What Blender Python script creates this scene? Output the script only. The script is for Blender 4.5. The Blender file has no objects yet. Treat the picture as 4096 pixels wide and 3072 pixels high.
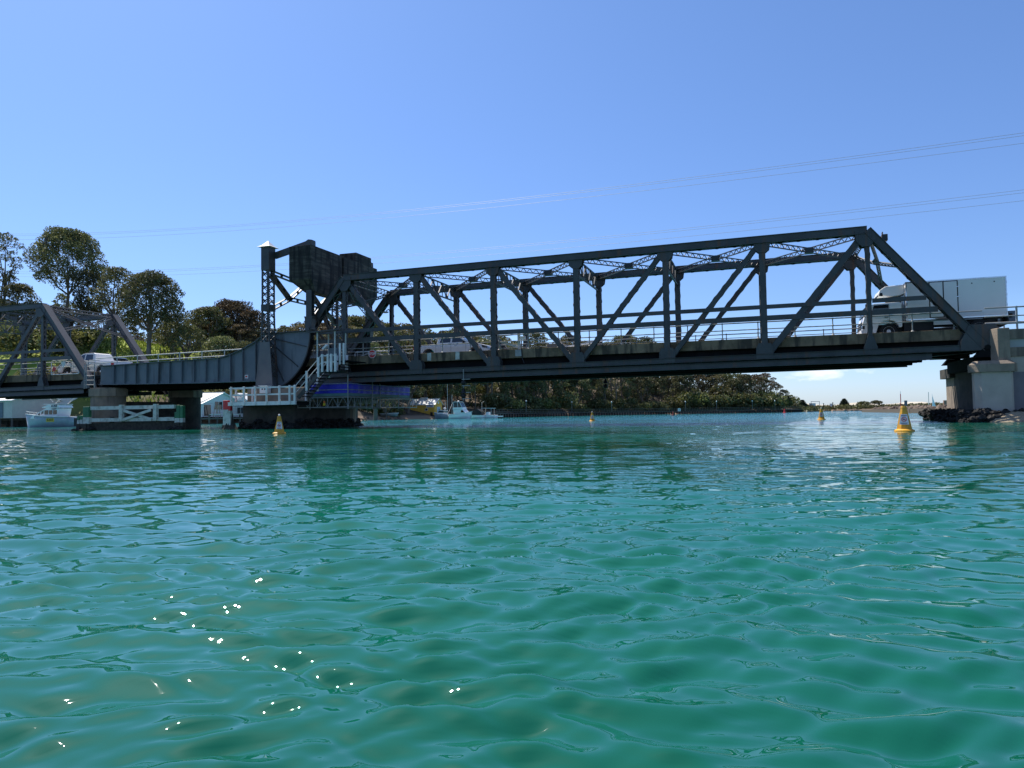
import bpy, bmesh, math, random
import numpy as np
from mathutils import Vector, Matrix
S = bpy.context.scene
COL = S.collection
R = math.radians
# ------------------------------------------------------------------ camera
YAW, PIT, ROL, FPX = -0.3230, 0.0417, -0.0148, 2931.6
CAM = Vector((29.279, -39.982, 0.658))
fw = Vector((math.sin(YAW)*math.cos(PIT), math.cos(YAW)*math.cos(PIT), math.sin(PIT)))
rt0 = Vector((math.cos(YAW), -math.sin(YAW), 0)); up0 = rt0.cross(fw)
rt = rt0*math.cos(ROL) + up0*math.sin(ROL); up = -rt0*math.sin(ROL) + up0*math.cos(ROL)
cd = bpy.data.cameras.new('camera'); cam = bpy.data.objects.new('camera', cd); COL.objects.link(cam)
M = Matrix.Identity(4)
for i in range(3):
    M[i][0], M[i][1], M[i][2], M[i][3] = rt[i], up[i], -fw[i], CAM[i]
cam.matrix_world = M
cd.sensor_width = 36; cd.lens = 36*FPX/4096; cd.clip_start = .05; cd.clip_end = 6000
S.camera = cam
# ------------------------------------------------------------------ light
SUN_AZ, SUN_EL = R(-60), R(57)      # azimuth from +Y, negative towards -X
sd = Vector((math.sin(SUN_AZ)*math.cos(SUN_EL), math.cos(SUN_AZ)*math.cos(SUN_EL), math.sin(SUN_EL)))
sl = bpy.data.lights.new('sun', 'SUN'); sl.energy = 4.8; sl.angle = R(.53); sl.color = (1, .95, .88)
so = bpy.data.objects.new('sun', sl); COL.objects.link(so)
so.rotation_euler = sd.to_track_quat('Z', 'Y').to_euler(); so.location = (0, 0, 60)
W = bpy.data.worlds.new('World'); S.world = W; W.use_nodes = True
nt = W.node_tree; nt.nodes.clear()
def N(nt, typ, **kw):
    n = nt.nodes.new(typ)
    for k, v in kw.items():
        if k.startswith('i_'): n.inputs[k[2:].replace('_', ' ')].default_value = v
        else: setattr(n, k, v)
    return n
sky = N(nt, 'ShaderNodeTexSky', sky_type='NISHITA', sun_disc=False, sun_elevation=SUN_EL,
        sun_rotation=SUN_AZ, altitude=0, air_density=1.0, dust_density=.55, ozone_density=2.4)
tint = N(nt, 'ShaderNodeMix', data_type='RGBA', blend_type='MULTIPLY')
tint.inputs['Factor'].default_value = 1.0; nt.links.new(sky.outputs[0], tint.inputs['A'])
tc = N(nt, 'ShaderNodeTexCoord'); sep = N(nt, 'ShaderNodeSeparateXYZ')
nt.links.new(tc.outputs['Generated'], sep.inputs[0])
tr_ = nt.nodes.new('ShaderNodeValToRGB'); e = tr_.color_ramp.elements; e[0].position = 0; e[0].color = (.92, 1.10, 1.58, 1); e3 = e.new(.06); e3.color = (.76, .94, 1.36, 1); e[1].position = .5; e[1].color = (.75, .935, 1.22, 1)
e2 = e.new(.14); e2.color = (.67, .835, 1.16, 1)
nt.links.new(sep.outputs['Z'], tr_.inputs[0]); nt.links.new(tr_.outputs[0], tint.inputs['B'])
mp = N(nt, 'ShaderNodeMapping'); mp.inputs['Scale'].default_value = (1, 1, 3.0); mp.inputs['Location'].default_value = (.31, .12, .0)
nt.links.new(tc.outputs['Generated'], mp.inputs[0])
cn = N(nt, 'ShaderNodeTexNoise'); cn.inputs['Scale'].default_value = 11; cn.inputs['Detail'].default_value = 7; cn.inputs['Roughness'].default_value = .55
nt.links.new(mp.outputs[0], cn.inputs['Vector'])
cr = N(nt, 'ShaderNodeMapRange'); cr.inputs['From Min'].default_value = .545; cr.inputs['From Max'].default_value = .66
nt.links.new(cn.outputs['Fac'], cr.inputs['Value'])
band = N(nt, 'ShaderNodeMapRange', interpolation_type='SMOOTHSTEP')       # small cumulus far off, low over the sea
band.inputs['From Min'].default_value = .10; band.inputs['From Max'].default_value = .03
nt.links.new(sep.outputs['Z'], band.inputs['Value'])
mm = N(nt, 'ShaderNodeMath', operation='MULTIPLY'); nt.links.new(cr.outputs[0], mm.inputs[0]); nt.links.new(band.outputs[0], mm.inputs[1])
mm2 = N(nt, 'ShaderNodeMath', operation='MULTIPLY'); mm2.inputs[1].default_value = .7; nt.links.new(mm.outputs[0], mm2.inputs[0])
cl = N(nt, 'ShaderNodeMix', data_type='RGBA'); cl.inputs['B'].default_value = (9.5, 9.6, 10, 1)
nt.links.new(mm2.outputs[0], cl.inputs['Factor']); nt.links.new(tint.outputs['Result'], cl.inputs['A'])
bg = N(nt, 'ShaderNodeBackground'); bg.inputs['Strength'].default_value = .10
wo = N(nt, 'ShaderNodeOutputWorld'); nt.links.new(cl.outputs['Result'], bg.inputs[0]); nt.links.new(bg.outputs[0], wo.inputs[0])
S.view_settings.view_transform = 'Standard'; S.view_settings.look = 'None'; S.view_settings.gamma = 1
S.view_settings.use_curve_mapping = False; S.view_settings.exposure = 0.45
S.render.engine = 'CYCLES'
try: S.cycles.max_bounces = 6; S.cycles.transparent_max_bounces = 8
except Exception: pass
# ------------------------------------------------------------------ measuring helpers (metres; water is z = 0)
def ray(px, py): return fw + rt*((px-2048)/FPX) + up*((1536-py)/FPX)
def PD(px, py, d): return CAM + ray(px, py)*d
def PY(px, py, y):
    v = ray(px, py); return CAM + v*((y-CAM.y)/v.y)
def PXp(px, py, x):
    v = ray(px, py); return CAM + v*((x-CAM.x)/v.x)
def HZ(px): return 1536 + FPX*fw.z/up.z + rt.z*(px-2048)/up.z
def BR(px, d, z=0.0):           # point on bearing px at depth d, height z
    p = PD(px, HZ(px), d); return Vector((p.x, p.y, z))
def ZH(py, px, d): return CAM.z + (HZ(px)-py)*d/FPX
# ------------------------------------------------------------------ materials
def ramp2(nt, fac, c0, c1, p0=.0, p1=1.):
    r = nt.nodes.new('ShaderNodeValToRGB'); e = r.color_ramp.elements
    e[0].position = p0; e[1].position = p1; e[0].color = (*c0, 1); e[1].color = (*c1, 1)
    nt.links.new(fac, r.inputs[0]); return r
MATS = {}
def mat(name, c, rough=.6, c2=None, scale=2.0, metal=0., stretch=(1, 1, 1), bump=0., bscale=None, streak=None, objrand=0., spec=.5, pos=(.35, .65), island=0.):
    if name in MATS: return MATS[name]
    m = bpy.data.materials.new(name); m.use_nodes = True; nt = m.node_tree; b = nt.nodes['Principled BSDF']
    b.inputs['Roughness'].default_value = rough; b.inputs['Metallic'].default_value = metal
    b.inputs['Specular IOR Level'].default_value = spec
    tc = N(nt, 'ShaderNodeTexCoord'); mp = N(nt, 'ShaderNodeMapping'); mp.inputs['Scale'].default_value = stretch
    nt.links.new(tc.outputs['Object'], mp.inputs[0])
    if c2 is None: c2 = tuple(v*.8 for v in c)
    n = N(nt, 'ShaderNodeTexNoise'); n.inputs['Scale'].default_value = scale; n.inputs['Detail'].default_value = 6; n.inputs['Roughness'].default_value = .62
    nt.links.new(mp.outputs[0], n.inputs['Vector'])
    r = ramp2(nt, n.outputs['Fac'], c, c2, *pos); out = r.outputs[0]
    if streak:
        col, thr, sc, amt = streak
        mp2 = N(nt, 'ShaderNodeMapping'); mp2.inputs['Scale'].default_value = (sc, sc, sc*.12); nt.links.new(tc.outputs['Object'], mp2.inputs[0])
        n2 = N(nt, 'ShaderNodeTexNoise'); n2.inputs['Scale'].default_value = 1; n2.inputs['Detail'].default_value = 5
        nt.links.new(mp2.outputs[0], n2.inputs['Vector'])
        mr = N(nt, 'ShaderNodeMapRange'); mr.inputs['From Min'].default_value = thr; mr.inputs['From Max'].default_value = thr+.12; mr.inputs['To Max'].default_value = amt
        nt.links.new(n2.outputs['Fac'], mr.inputs['Value'])
        mx = N(nt, 'ShaderNodeMix', data_type='RGBA'); mx.inputs['B'].default_value = (*col, 1)
        nt.links.new(mr.outputs[0], mx.inputs['Factor']); nt.links.new(out, mx.inputs['A']); out = mx.outputs['Result']
    if objrand or island:
        if island:
            oi = N(nt, 'ShaderNodeNewGeometry'); so_ = oi.outputs['Random Per Island']; amt = island
        else:
            oi = N(nt, 'ShaderNodeObjectInfo'); so_ = oi.outputs['Random']; amt = objrand
        mr = N(nt, 'ShaderNodeMapRange'); mr.inputs['To Min'].default_value = 1-amt; mr.inputs['To Max'].default_value = 1+amt
        nt.links.new(so_, mr.inputs['Value'])
        hs = N(nt, 'ShaderNodeHueSaturation'); nt.links.new(mr.outputs[0], hs.inputs['Value']); nt.links.new(out, hs.inputs['Color'])
        out = hs.outputs[0]
    nt.links.new(out, b.inputs['Base Color'])
    if bump:
        bn = N(nt, 'ShaderNodeTexNoise'); bn.inputs['Scale'].default_value = bscale or scale*4; bn.inputs['Detail'].default_value = 5
        nt.links.new(tc.outputs['Object'], bn.inputs['Vector'])
        bp = N(nt, 'ShaderNodeBump'); bp.inputs['Strength'].default_value = bump; bp.inputs['Distance'].default_value = .03
        nt.links.new(bn.outputs['Fac'], bp.inputs['Height']); nt.links.new(bp.outputs[0], b.inputs['Normal'])
    MATS[name] = m; return m
STEEL = mat('grey_bridge_paint', (.034, .036, .036), .5, (.062, .064, .063), .9, streak=((.12, .055, .028), .57, 2.8, .75), bump=.15, bscale=14)
STEELB = mat('blue_grey_girder_paint', (.10, .122, .145), .5, (.14, .162, .18), .7, streak=((.045, .045, .045), .55, 2.2, .7), bump=.1, bscale=9)
STEELP = mat('weathered_purple_grey_paint', (.105, .10, .11), .6, (.15, .14, .14), .8, streak=((.06, .055, .05), .6, 2, .5))
RUST = mat('rusty_steel', (.07, .045, .035), .8, (.05, .055, .06), 1.2, pos=(.4, .6))
DARKST = mat('shadowed_steel', (.010, .010, .010), .9, (.018, .018, .018), 1.5, spec=.1)  # near-black, so the shade under the deck is in the colour
DARKG = mat('dark_steel', (.02, .022, .026), .6, (.035, .036, .04), 1.5)
KERB = mat('stained_concrete', (.27, .19, .115), .9, (.13, .092, .055), 1.3, streak=((.045, .037, .027), .50, 3.2, .85), bump=.4, bscale=12)
CONC = mat('pale_concrete', (.50, .43, .36), .9, (.40, .345, .285), .8, streak=((.20, .17, .13), .58, 1.3, .5), bump=.3, bscale=8)
CONCB = mat('brown_concrete', (.30, .24, .18), .9, (.20, .16, .12), 1.2, streak=((.09, .07, .055), .55, 2.0, .7), bump=.4, bscale=9)
CWM = mat('blackened_board_marked_concrete', (.040, .033, .027), .95, (.15, .125, .10), 1.1, stretch=(.6, .6, 5), streak=((.011, .010, .010), .47, 3.2, .9), bump=.6, bscale=7, pos=(.45, .75))
PIERD = mat('tidal_or_shaded_concrete', (.075, .065, .05), .9, (.03, .027, .022), 1.3, bump=.6, bscale=6)  # tidal concrete; also lends the right web wall and far cap their shade
OYST = mat('oyster_rock', (.012, .011, .010), .9, (.13, .12, .11), 7, bump=1., bscale=16, pos=(.55, .85))
ROAD = mat('asphalt', (.05, .05, .052), .9, (.065, .065, .065), 3)
WHITE = mat('white_paint', (.82, .79, .76), .5, (.62, .60, .57), 2.2, bump=.15, streak=((.30, .27, .22), .62, 4, .5))
WHITEC = mat('clean_white_paint', (.84, .81, .78), .4, (.78, .76, .73), 1)
TUBE = mat('galvanised_tube', (.34, .34, .32), .5, (.25, .25, .24), 3)
TUBEW = mat('pale_handrail_paint', (.60, .60, .55), .5, (.46, .46, .42), 3)
REDP = mat('red_paint', (.66, .02, .02), .45, (.52, .02, .02), 3)
GREENP = mat('green_paint', (.01, .16, .06), .5, (.01, .12, .05), 3)
TIMB = mat('weathered_timber', (.16, .13, .10), .9, (.09, .075, .06), 2.5, stretch=(1, 1, .3), bump=.4)
TIMBW = mat('peeling_white_timber', (.58, .58, .52), .85, (.30, .29, .24), 3.2, bump=.4, pos=(.45, .7))
MARINE = mat('weedy_tidal_timber', (.03, .026, .02), .95, (.07, .06, .045), 5, bump=.9, bscale=12)
BLUET = mat('blue_tarpaulin', (.016, .018, .52), .5, (.012, .013, .36), 1.2, bump=.5, bscale=3)
TEALB = mat('teal_toe_board', (.10, .20, .20), .7, (.07, .14, .15), 2)
ORANGE = mat('orange_plastic', (.75, .17, .02), .5)
YELL = mat('yellow_buoy_plastic', (.78, .38, .015), .55, (.58, .29, .03), 5, streak=((.22, .15, .07), .60, 12, .55))
YHOUSE = mat('yellow_weatherboard', (.86, .46, .06), .7, (.78, .41, .055), 1)
TYRE = mat('rubber', (.012, .012, .012), .8)
GLASS = mat('dark_window_glass', (.012, .015, .018), .06, (.016, .018, .02), spec=.9)
GLASSB = mat('bluish_glass', (.06, .08, .09), .08, spec=.9)
CARW = mat('white_car_paint', (.90, .86, .82), .22, (.88, .84, .80), 1)
BOXW = mat('truck_box_panel', (.84, .79, .74), .55, (.78, .74, .69), .7)
CHROME = mat('polished_metal', (.6, .62, .64), .2, metal=.9)
HULLB = mat('pale_blue_hull', (.34, .38, .41), .35, (.27, .31, .34), 2)
HULLW = mat('white_gelcoat', (.88, .84, .80), .3, (.82, .79, .75), 1)
NAVY = mat('navy_canvas', (.012, .018, .06), .8)
BLACK = mat('black_plastic', (.01, .01, .011), .6)
SIDING = mat('cream_weatherboard', (.62, .54, .46), .8, (.55, .48, .41), 1.5)
SIDINGW = mat('white_weatherboard', (.80, .75, .70), .75, (.74, .69, .64), 1.5)
ROOFW = mat('white_metal_roof', (.80, .79, .76), .45, (.72, .71, .68), 1.5)
SLATE = mat('grey_door_paint', (.13, .16, .19), .6)
SAND = mat('sand', (.42, .33, .23), .95, (.30, .22, .15), 1.5, bump=.5)
PEBB = mat('shell_beach', (.36, .30, .21), .95, (.22, .18, .12), 8, bump=.8, bscale=30)
ROCK = mat('sea_wall_rock', (.20, .15, .11), .95, (.11, .08, .06), 1.2, bump=.6, objrand=.3)
BARK = mat('gum_bark', (.16, .12, .09), .9, (.34, .30, .25), .5, stretch=(1, 1, .25), pos=(.5, .8))
WIRE = mat('aluminium_cable', (.32, .33, .36), .5)
YSIGN = mat('yellow_sign', (.75, .52, .02), .5)
INK = mat('dark_lettering', (.012, .014, .03), .6)
SKIN = mat('skin', (.45, .27, .19), .6); CLOTH = mat('dark_clothing', (.05, .04, .06), .9)
def leafmat(name, a, b, sc=.35, trans=.34):
    m = bpy.data.materials.new(name); m.use_nodes = True; nt = m.node_tree; nt.nodes.clear()
    g = N(nt, 'ShaderNodeNewGeometry'); oi = N(nt, 'ShaderNodeObjectInfo'); tc = N(nt, 'ShaderNodeTexCoord')
    n = N(nt, 'ShaderNodeTexNoise'); n.inputs['Scale'].default_value = sc; n.inputs['Detail'].default_value = 3
    nt.links.new(tc.outputs['Object'], n.inputs['Vector'])
    a1 = N(nt, 'ShaderNodeMath', operation='ADD'); nt.links.new(n.outputs['Fac'], a1.inputs[0])
    a2 = N(nt, 'ShaderNodeMath', operation='MULTIPLY_ADD'); nt.links.new(g.outputs['Random Per Island'], a2.inputs[0]); a2.inputs[1].default_value = .5; a2.inputs[2].default_value = -.25
    nt.links.new(a2.outputs[0], a1.inputs[1])
    r = ramp2(nt, a1.outputs[0], a, b, .3, .75)
    mr = N(nt, 'ShaderNodeMapRange'); mr.inputs['To Min'].default_value = .62; mr.inputs['To Max'].default_value = 1.35; nt.links.new(oi.outputs['Random'], mr.inputs['Value'])
    hr = N(nt, 'ShaderNodeMapRange'); hr.inputs['To Min'].default_value = .475; hr.inputs['To Max'].default_value = .515; nt.links.new(oi.outputs['Random'], hr.inputs['Value'])
    hs = N(nt, 'ShaderNodeHueSaturation'); nt.links.new(mr.outputs[0], hs.inputs['Value']); nt.links.new(hr.outputs[0], hs.inputs['Hue']); nt.links.new(r.outputs[0], hs.inputs['Color'])
    d = N(nt, 'ShaderNodeBsdfDiffuse'); t = N(nt, 'ShaderNodeBsdfTranslucent'); gl = N(nt, 'ShaderNodeBsdfGlossy'); gl.inputs['Roughness'].default_value = .5
    nt.links.new(hs.outputs[0], d.inputs[0]); nt.links.new(hs.outputs[0], t.inputs[0])
    m1 = N(nt, 'ShaderNodeMixShader'); m1.inputs[0].default_value = trans; nt.links.new(d.outputs[0], m1.inputs[1]); nt.links.new(t.outputs[0], m1.inputs[2])
    m2 = N(nt, 'ShaderNodeMixShader'); m2.inputs[0].default_value = .04; nt.links.new(m1.outputs[0], m2.inputs[1]); nt.links.new(gl.outputs[0], m2.inputs[2])
    o = N(nt, 'ShaderNodeOutputMaterial'); nt.links.new(m2.outputs[0], o.inputs[0]); return m
LEAF = leafmat('gum_leaves', (.056, .070, .022), (.20, .195, .072))
LEAFG = leafmat('bright_shrub_leaves', (.055, .070, .018), (.20, .19, .055))
LEAFB = leafmat('bronze_gum_leaves', (.062, .056, .022), (.21, .155, .068))
LEAFD = leafmat('dark_pine_needles', (.014, .026, .012), (.03, .05, .022))
# ------------------------------------------------------------------ mesh builder
class MB:
    def __init__(s): s.v = []; s.f = []
    def add(s, vs, fs):
        o = len(s.v); s.v += [tuple(v) for v in vs]; s.f += [tuple(i+o for i in f) for f in fs]; return s
    def box(s, x0, x1, y0, y1, z0, z1):
        if x0 > x1: x0, x1 = x1, x0
        if y0 > y1: y0, y1 = y1, y0
        if z0 > z1: z0, z1 = z1, z0
        return s.add([(x0,y0,z0),(x1,y0,z0),(x1,y1,z0),(x0,y1,z0),(x0,y0,z1),(x1,y0,z1),(x1,y1,z1),(x0,y1,z1)],
                     [(0,3,2,1),(4,5,6,7),(0,1,5,4),(1,2,6,5),(2,3,7,6),(3,0,4,7)])
    def beam(s, p, q, w, h, upv=(0,0,1), w2=None, h2=None):
        p = Vector(p); q = Vector(q); d = (q-p)
        if d.length < 1e-6: return s
        d.normalize(); u = Vector(upv)
        if abs(d.dot(u)) > .995: u = Vector((1, 0, 0)) if abs(d.x) < .9 else Vector((0, 1, 0))
        sd_ = d.cross(u).normalized(); u = sd_.cross(d).normalized()
        vs = []
        for c, ww, hh in ((p, w, h), (q, w2 or w, h2 or h)):
            for a, b in ((-1,-1),(1,-1),(1,1),(-1,1)): vs.append(c + sd_*(a*ww/2) + u*(b*hh/2))
        return s.add(vs, [(0,1,2,3),(7,6,5,4),(0,4,5,1),(1,5,6,2),(2,6,7,3),(3,7,4,0)])
    def tube(s, pts, r, n=8, r2=None, caps=True):
        pts = [Vector(p) for p in pts]; m = len(pts); rings = []
        for i, p in enumerate(pts):
            d = (pts[min(i+1, m-1)] - pts[max(i-1, 0)]).normalized()
            u = Vector((0,0,1)) if abs(d.z) < .9 else Vector((1,0,0))
            a = d.cross(u).normalized(); b = a.cross(d)
            rr = r if r2 is None else r + (r2-r)*i/(m-1)
            rings.append([p + a*(rr*math.cos(t*2*math.pi/n)) + b*(rr*math.sin(t*2*math.pi/n)) for t in range(n)])
        vs = [v for rg in rings for v in rg]; fs = []
        for i in range(m-1):
            for t in range(n): fs.append((i*n+t, i*n+(t+1) % n, (i+1)*n+(t+1) % n, (i+1)*n+t))
        if caps: fs.append(tuple(range(n-1, -1, -1))); fs.append(tuple(range((m-1)*n, m*n)))
        return s.add(vs, fs)
    def lathe(s, c, prof, n=16, ax='z', sq=None):
        c = Vector(c); vs = []; fs = []; m = len(prof)
        for r, h in prof:
            for t in range(n):
                a = (t+.5)*2*math.pi/n; x, y = r*math.cos(a), r*math.sin(a)
                if sq: x *= sq[0]; y *= sq[1]
                vs.append(c + (Vector((x, y, h)) if ax == 'z' else Vector((x, h, y)) if ax == 'y' else Vector((h, x, y))))
        for i in range(m-1):
            for t in range(n): fs.append((i*n+t, i*n+(t+1) % n, (i+1)*n+(t+1) % n, (i+1)*n+t))
        fs.append(tuple(range(n-1, -1, -1))); fs.append(tuple(range((m-1)*n, m*n)))
        return s.add(vs, fs)
    def prism(s, poly, y0, y1, ax='y', ins=0.):
        """poly of (a, b); ax y: (x, z) extruded along y; z: (x, y) along z; x: (y, z) along x"""
        n = len(poly); cx = sum(p[0] for p in poly)/n; cy = sum(p[1] for p in poly)/n
        def mk(a, b, h):
            return (a, h, b) if ax == 'y' else (a, b, h) if ax == 'z' else (h, a, b)
        vs = [mk(a, b, y0) for a, b in poly] + [mk(cx+(a-cx)*(1-ins), cy+(b-cy)*(1-ins), y1) for a, b in poly]
        fs = [tuple(range(n)), tuple(range(2*n-1, n-1, -1))] + [(i, i+n, (i+1) % n + n, (i+1) % n) for i in range(n)]
        return s.add(vs, fs)
    def sphere(s, c, r, n=12, m=8, sc=(1,1,1)):
        prof = [(max(1e-4, r*math.sin(math.pi*i/m)), -r*math.cos(math.pi*i/m)) for i in range(m+1)]
        k = len(s.v); s.lathe((0,0,0), prof, n)
        for i in range(k, len(s.v)):
            v = s.v[i]; s.v[i] = (c[0]+v[0]*sc[0], c[1]+v[1]*sc[1], c[2]+v[2]*sc[2])
        return s
    def jitter(s, a, seed=1):
        rn = random.Random(seed); mp = {}
        for i, v in enumerate(s.v):
            k = tuple(round(c, 3) for c in v)
            if k not in mp: mp[k] = (rn.uniform(-a, a), rn.uniform(-a, a), rn.uniform(-a, a))
            s.v[i] = (v[0]+mp[k][0], v[1]+mp[k][1], v[2]+mp[k][2])
        return s
    def mesh(s, name, m, off=(0,0,0), smooth=False):
        me = bpy.data.meshes.new(name); o = off
        me.from_pydata([(v[0]-o[0], v[1]-o[1], v[2]-o[2]) for v in s.v], [], s.f)
        bm = bmesh.new(); bm.from_mesh(me); bmesh.ops.recalc_face_normals(bm, faces=bm.faces); bm.to_mesh(me); bm.free()
        if smooth: me.polygons.foreach_set('use_smooth', [True]*len(me.polygons))
        if m: me.materials.append(m)
        return me
ROOT = {}
def origin(o):
    while o.parent: o = o.parent
    return o.get('_o', None) or tuple(ROOT.get(o.name, (0,0,0)))
def part(name, mb, m, parent, kind=None, label=None, smooth=False, bevel=0.):
    off = origin(parent)
    o = bpy.data.objects.new(name, mb.mesh(name, m, off, smooth)); COL.objects.link(o); o.parent = parent
    if kind: o['kind'] = kind
    if label: o['label'] = label
    if bevel:
        bv = o.modifiers.new('bevel', 'BEVEL'); bv.width = bevel; bv.segments = 2; bv.limit_method = 'ANGLE'
    return o
def tag(o, label, cat, group=None):
    o['label'] = label; o['category'] = cat
    if group: o['group'] = group
    return o
def thing(name, label, cat, loc=(0,0,0), group=None):
    o = bpy.data.objects.new(name, None); COL.objects.link(o); o.location = loc; o.empty_display_size = .2
    ROOT[o.name] = tuple(loc); tag(o, label, cat, group); return o
def single(name, mb, m, label, cat, group=None, loc=None, smooth=False, kind=None, bevel=0.):
    if loc is None:
        n = len(mb.v); loc = (sum(v[0] for v in mb.v)/n, sum(v[1] for v in mb.v)/n, min(v[2] for v in mb.v))
    o = bpy.data.objects.new(name, mb.mesh(name, m, loc, smooth)); COL.objects.link(o); o.location = loc
    ROOT[o.name] = tuple(loc)
    if kind: o['kind'] = kind; 
    if label: tag(o, label, cat, group)
    if bevel:
        bv = o.modifiers.new('bevel', 'BEVEL'); bv.width = bevel; bv.segments = 2; bv.limit_method = 'ANGLE'
    return o
def struct(name, mb, m, smooth=False):
    o = bpy.data.objects.new(name, mb.mesh(name, m, (0,0,0), smooth)); COL.objects.link(o); o['kind'] = 'structure'; return o
def copy_tree(o, parent=None):
    c = o.copy(); COL.objects.link(c); c.parent = parent
    for ch in list(o.children): copy_tree(ch, c)
    return c
def text(name, body, size, m, parent, loc, rot, extrude=.004, align='CENTER', sx=1.):
    cu = bpy.data.curves.new(name, 'FONT'); cu.body = body; cu.size = size; cu.extrude = extrude; cu.align_x = align; cu.align_y = 'CENTER'
    cu.offset = size*.02; cu.resolution_u = 3
    tmp = bpy.data.objects.new(name, cu); me = bpy.data.meshes.new_from_object(tmp); bpy.data.objects.remove(tmp); bpy.data.curves.remove(cu)
    me.materials.clear(); me.materials.append(m)
    o = bpy.data.objects.new(name, me); COL.objects.link(o); o.parent = parent
    off = origin(parent); o.location = Vector(loc)-Vector(off); o.rotation_euler = rot; o.scale = (sx, 1, 1); return o
# ================================================================== WATER
def wave_field():
    rn = np.random.RandomState(7); comps = []
    head = math.atan2(fw.y, fw.x)
    for lam in np.geomspace(.07, 1.7, 84):
        th = head + math.pi + rn.normal(0, .46) + .10
        amp = .0056*lam*(.6 if lam < .10 else 1.75 if lam < .30 else 1.0*(.30/lam)**.9)
        comps.append((lam, 2*math.pi/lam*math.cos(th), 2*math.pi/lam*math.sin(th), amp, rn.rand()*6.283))
    return comps
def build_water():
    rad = np.concatenate([[.25], np.geomspace(.55, 260, 640), np.geomspace(275, 4200, 30)])
    a0 = math.atan2(fw.y, fw.x)
    half = R(46); fine = np.linspace(-half, half, 720); coarse = np.linspace(half, 2*math.pi-half, 90)[1:-1]
    ang = a0 + np.concatenate([fine, coarse]); n = len(ang)
    rr, aa = np.meshgrid(rad, ang, indexing='ij')
    x = CAM.x + rr*np.cos(aa); y = CAM.y + rr*np.sin(aa); z = np.zeros_like(x)
    sp = rr*.0097
    wx = x + .10*np.sin(1.7*y+.4*x) + .05*np.sin(4.1*x-2.2*y); wy = y + .10*np.sin(1.3*x-.8*y) + .05*np.sin(3.7*y+1.9*x)
    grp = .72 + .28*np.sin(.43*x+1.1*np.sin(.21*y))*np.sin(.37*y+.9*np.sin(.17*x)+1.)
    for lam, kx, ky, amp, ph in wave_field():
        att = np.clip((lam/sp-1.8)/2, 0, 1)
        sgn = np.sin(kx*wx+ky*wy+ph)
        z += att*amp*grp*(sgn + .28*np.cos(2*(kx*wx+ky*wy+ph)))
    fade = np.clip((aa-a0+half+.02)/.05, 0, 1)*np.clip((half+.02-(aa-a0))/.05, 0, 1)
    z *= np.where(np.abs(aa-a0) <= half+1e-6, 1, 0.2)*np.clip(1.2-rr/200, 0, 1)
    vs = np.stack([x, y, z], -1).reshape(-1, 3)
    vs = np.vstack([vs, [[CAM.x, CAM.y, 0]]])
    m = len(rad); i = np.arange(m-1)[:, None]; j = np.arange(n)[None, :]; jn = (j+1) % n
    f = np.stack(np.broadcast_arrays(i*n+j, (i+1)*n+j, (i+1)*n+jn, i*n+jn), -1).reshape(-1, 4)
    me = bpy.data.meshes.new('water'); nf = len(f)
    me.vertices.add(len(vs)); me.vertices.foreach_set('co', vs.astype(np.float32).ravel())
    tri = np.stack([np.full(n, len(vs)-1), np.arange(n), (np.arange(n)+1) % n], -1)
    me.loops.add(nf*4+n*3); me.loops.foreach_set('vertex_index', np.concatenate([f.ravel(), tri.ravel()]).astype(np.int32))
    me.polygons.add(nf+n); me.polygons.foreach_set('loop_start', np.concatenate([np.arange(nf)*4, nf*4+np.arange(n)*3]).astype(np.int32))
    me.polygons.foreach_set('use_smooth', np.ones(nf+n, bool)); me.update(calc_edges=True); me.validate()
    m = bpy.data.materials.new('sea_water'); m.use_nodes = True; nt = m.node_tree; b = nt.nodes['Principled BSDF']
    b.inputs['Roughness'].default_value = .012; b.inputs['IOR'].default_value = 1.5
    tc = N(nt, 'ShaderNodeTexCoord')
    def noise(scale, st, det=3, rot=YAW):
        mp = N(nt, 'ShaderNodeMapping'); mp.inputs['Rotation'].default_value = (0, 0, rot); mp.inputs['Scale'].default_value = st
        nt.links.new(tc.outputs['Object'], mp.inputs[0])
        n = N(nt, 'ShaderNodeTexNoise'); n.inputs['Scale'].default_value = scale; n.inputs['Detail'].default_value = det
        nt.links.new(mp.outputs[0], n.inputs['Vector']); return n
    big = noise(.035, (1, 2.6, 1), 4)
    r = ramp2(nt, big.outputs['Fac'], (.001, .066, .034), (.003, .118, .074), .36, .62)
    sx = N(nt, 'ShaderNodeSeparateXYZ'); nt.links.new(tc.outputs['Object'], sx.inputs[0])      # shallow sandy reach upstream of the bridge
    sh_ = N(nt, 'ShaderNodeMath', operation='MULTIPLY_ADD'); nt.links.new(big.outputs['Fac'], sh_.inputs[0]); sh_.inputs[1].default_value = 60; nt.links.new(sx.outputs['Y'], sh_.inputs[2])
    sm = N(nt, 'ShaderNodeMapRange', interpolation_type='SMOOTHSTEP'); sm.inputs['From Min'].default_value = 22; sm.inputs['From Max'].default_value = 75; nt.links.new(sh_.outputs[0], sm.inputs['Value'])
    wx_ = N(nt, 'ShaderNodeMix', data_type='RGBA'); wx_.inputs['B'].default_value = (.022, .25, .28, 1); nt.links.new(sm.outputs[0], wx_.inputs['Factor']); nt.links.new(r.outputs[0], wx_.inputs['A'])
    nt.links.new(wx_.outputs['Result'], b.inputs['Base Color'])
    n1 = noise(1.1, (1, 1.9, 1), 5); n2 = noise(4.5, (1, 1.6, 1), 3); pat = noise(.11, (1, 2.2, 1), 2)
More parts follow.
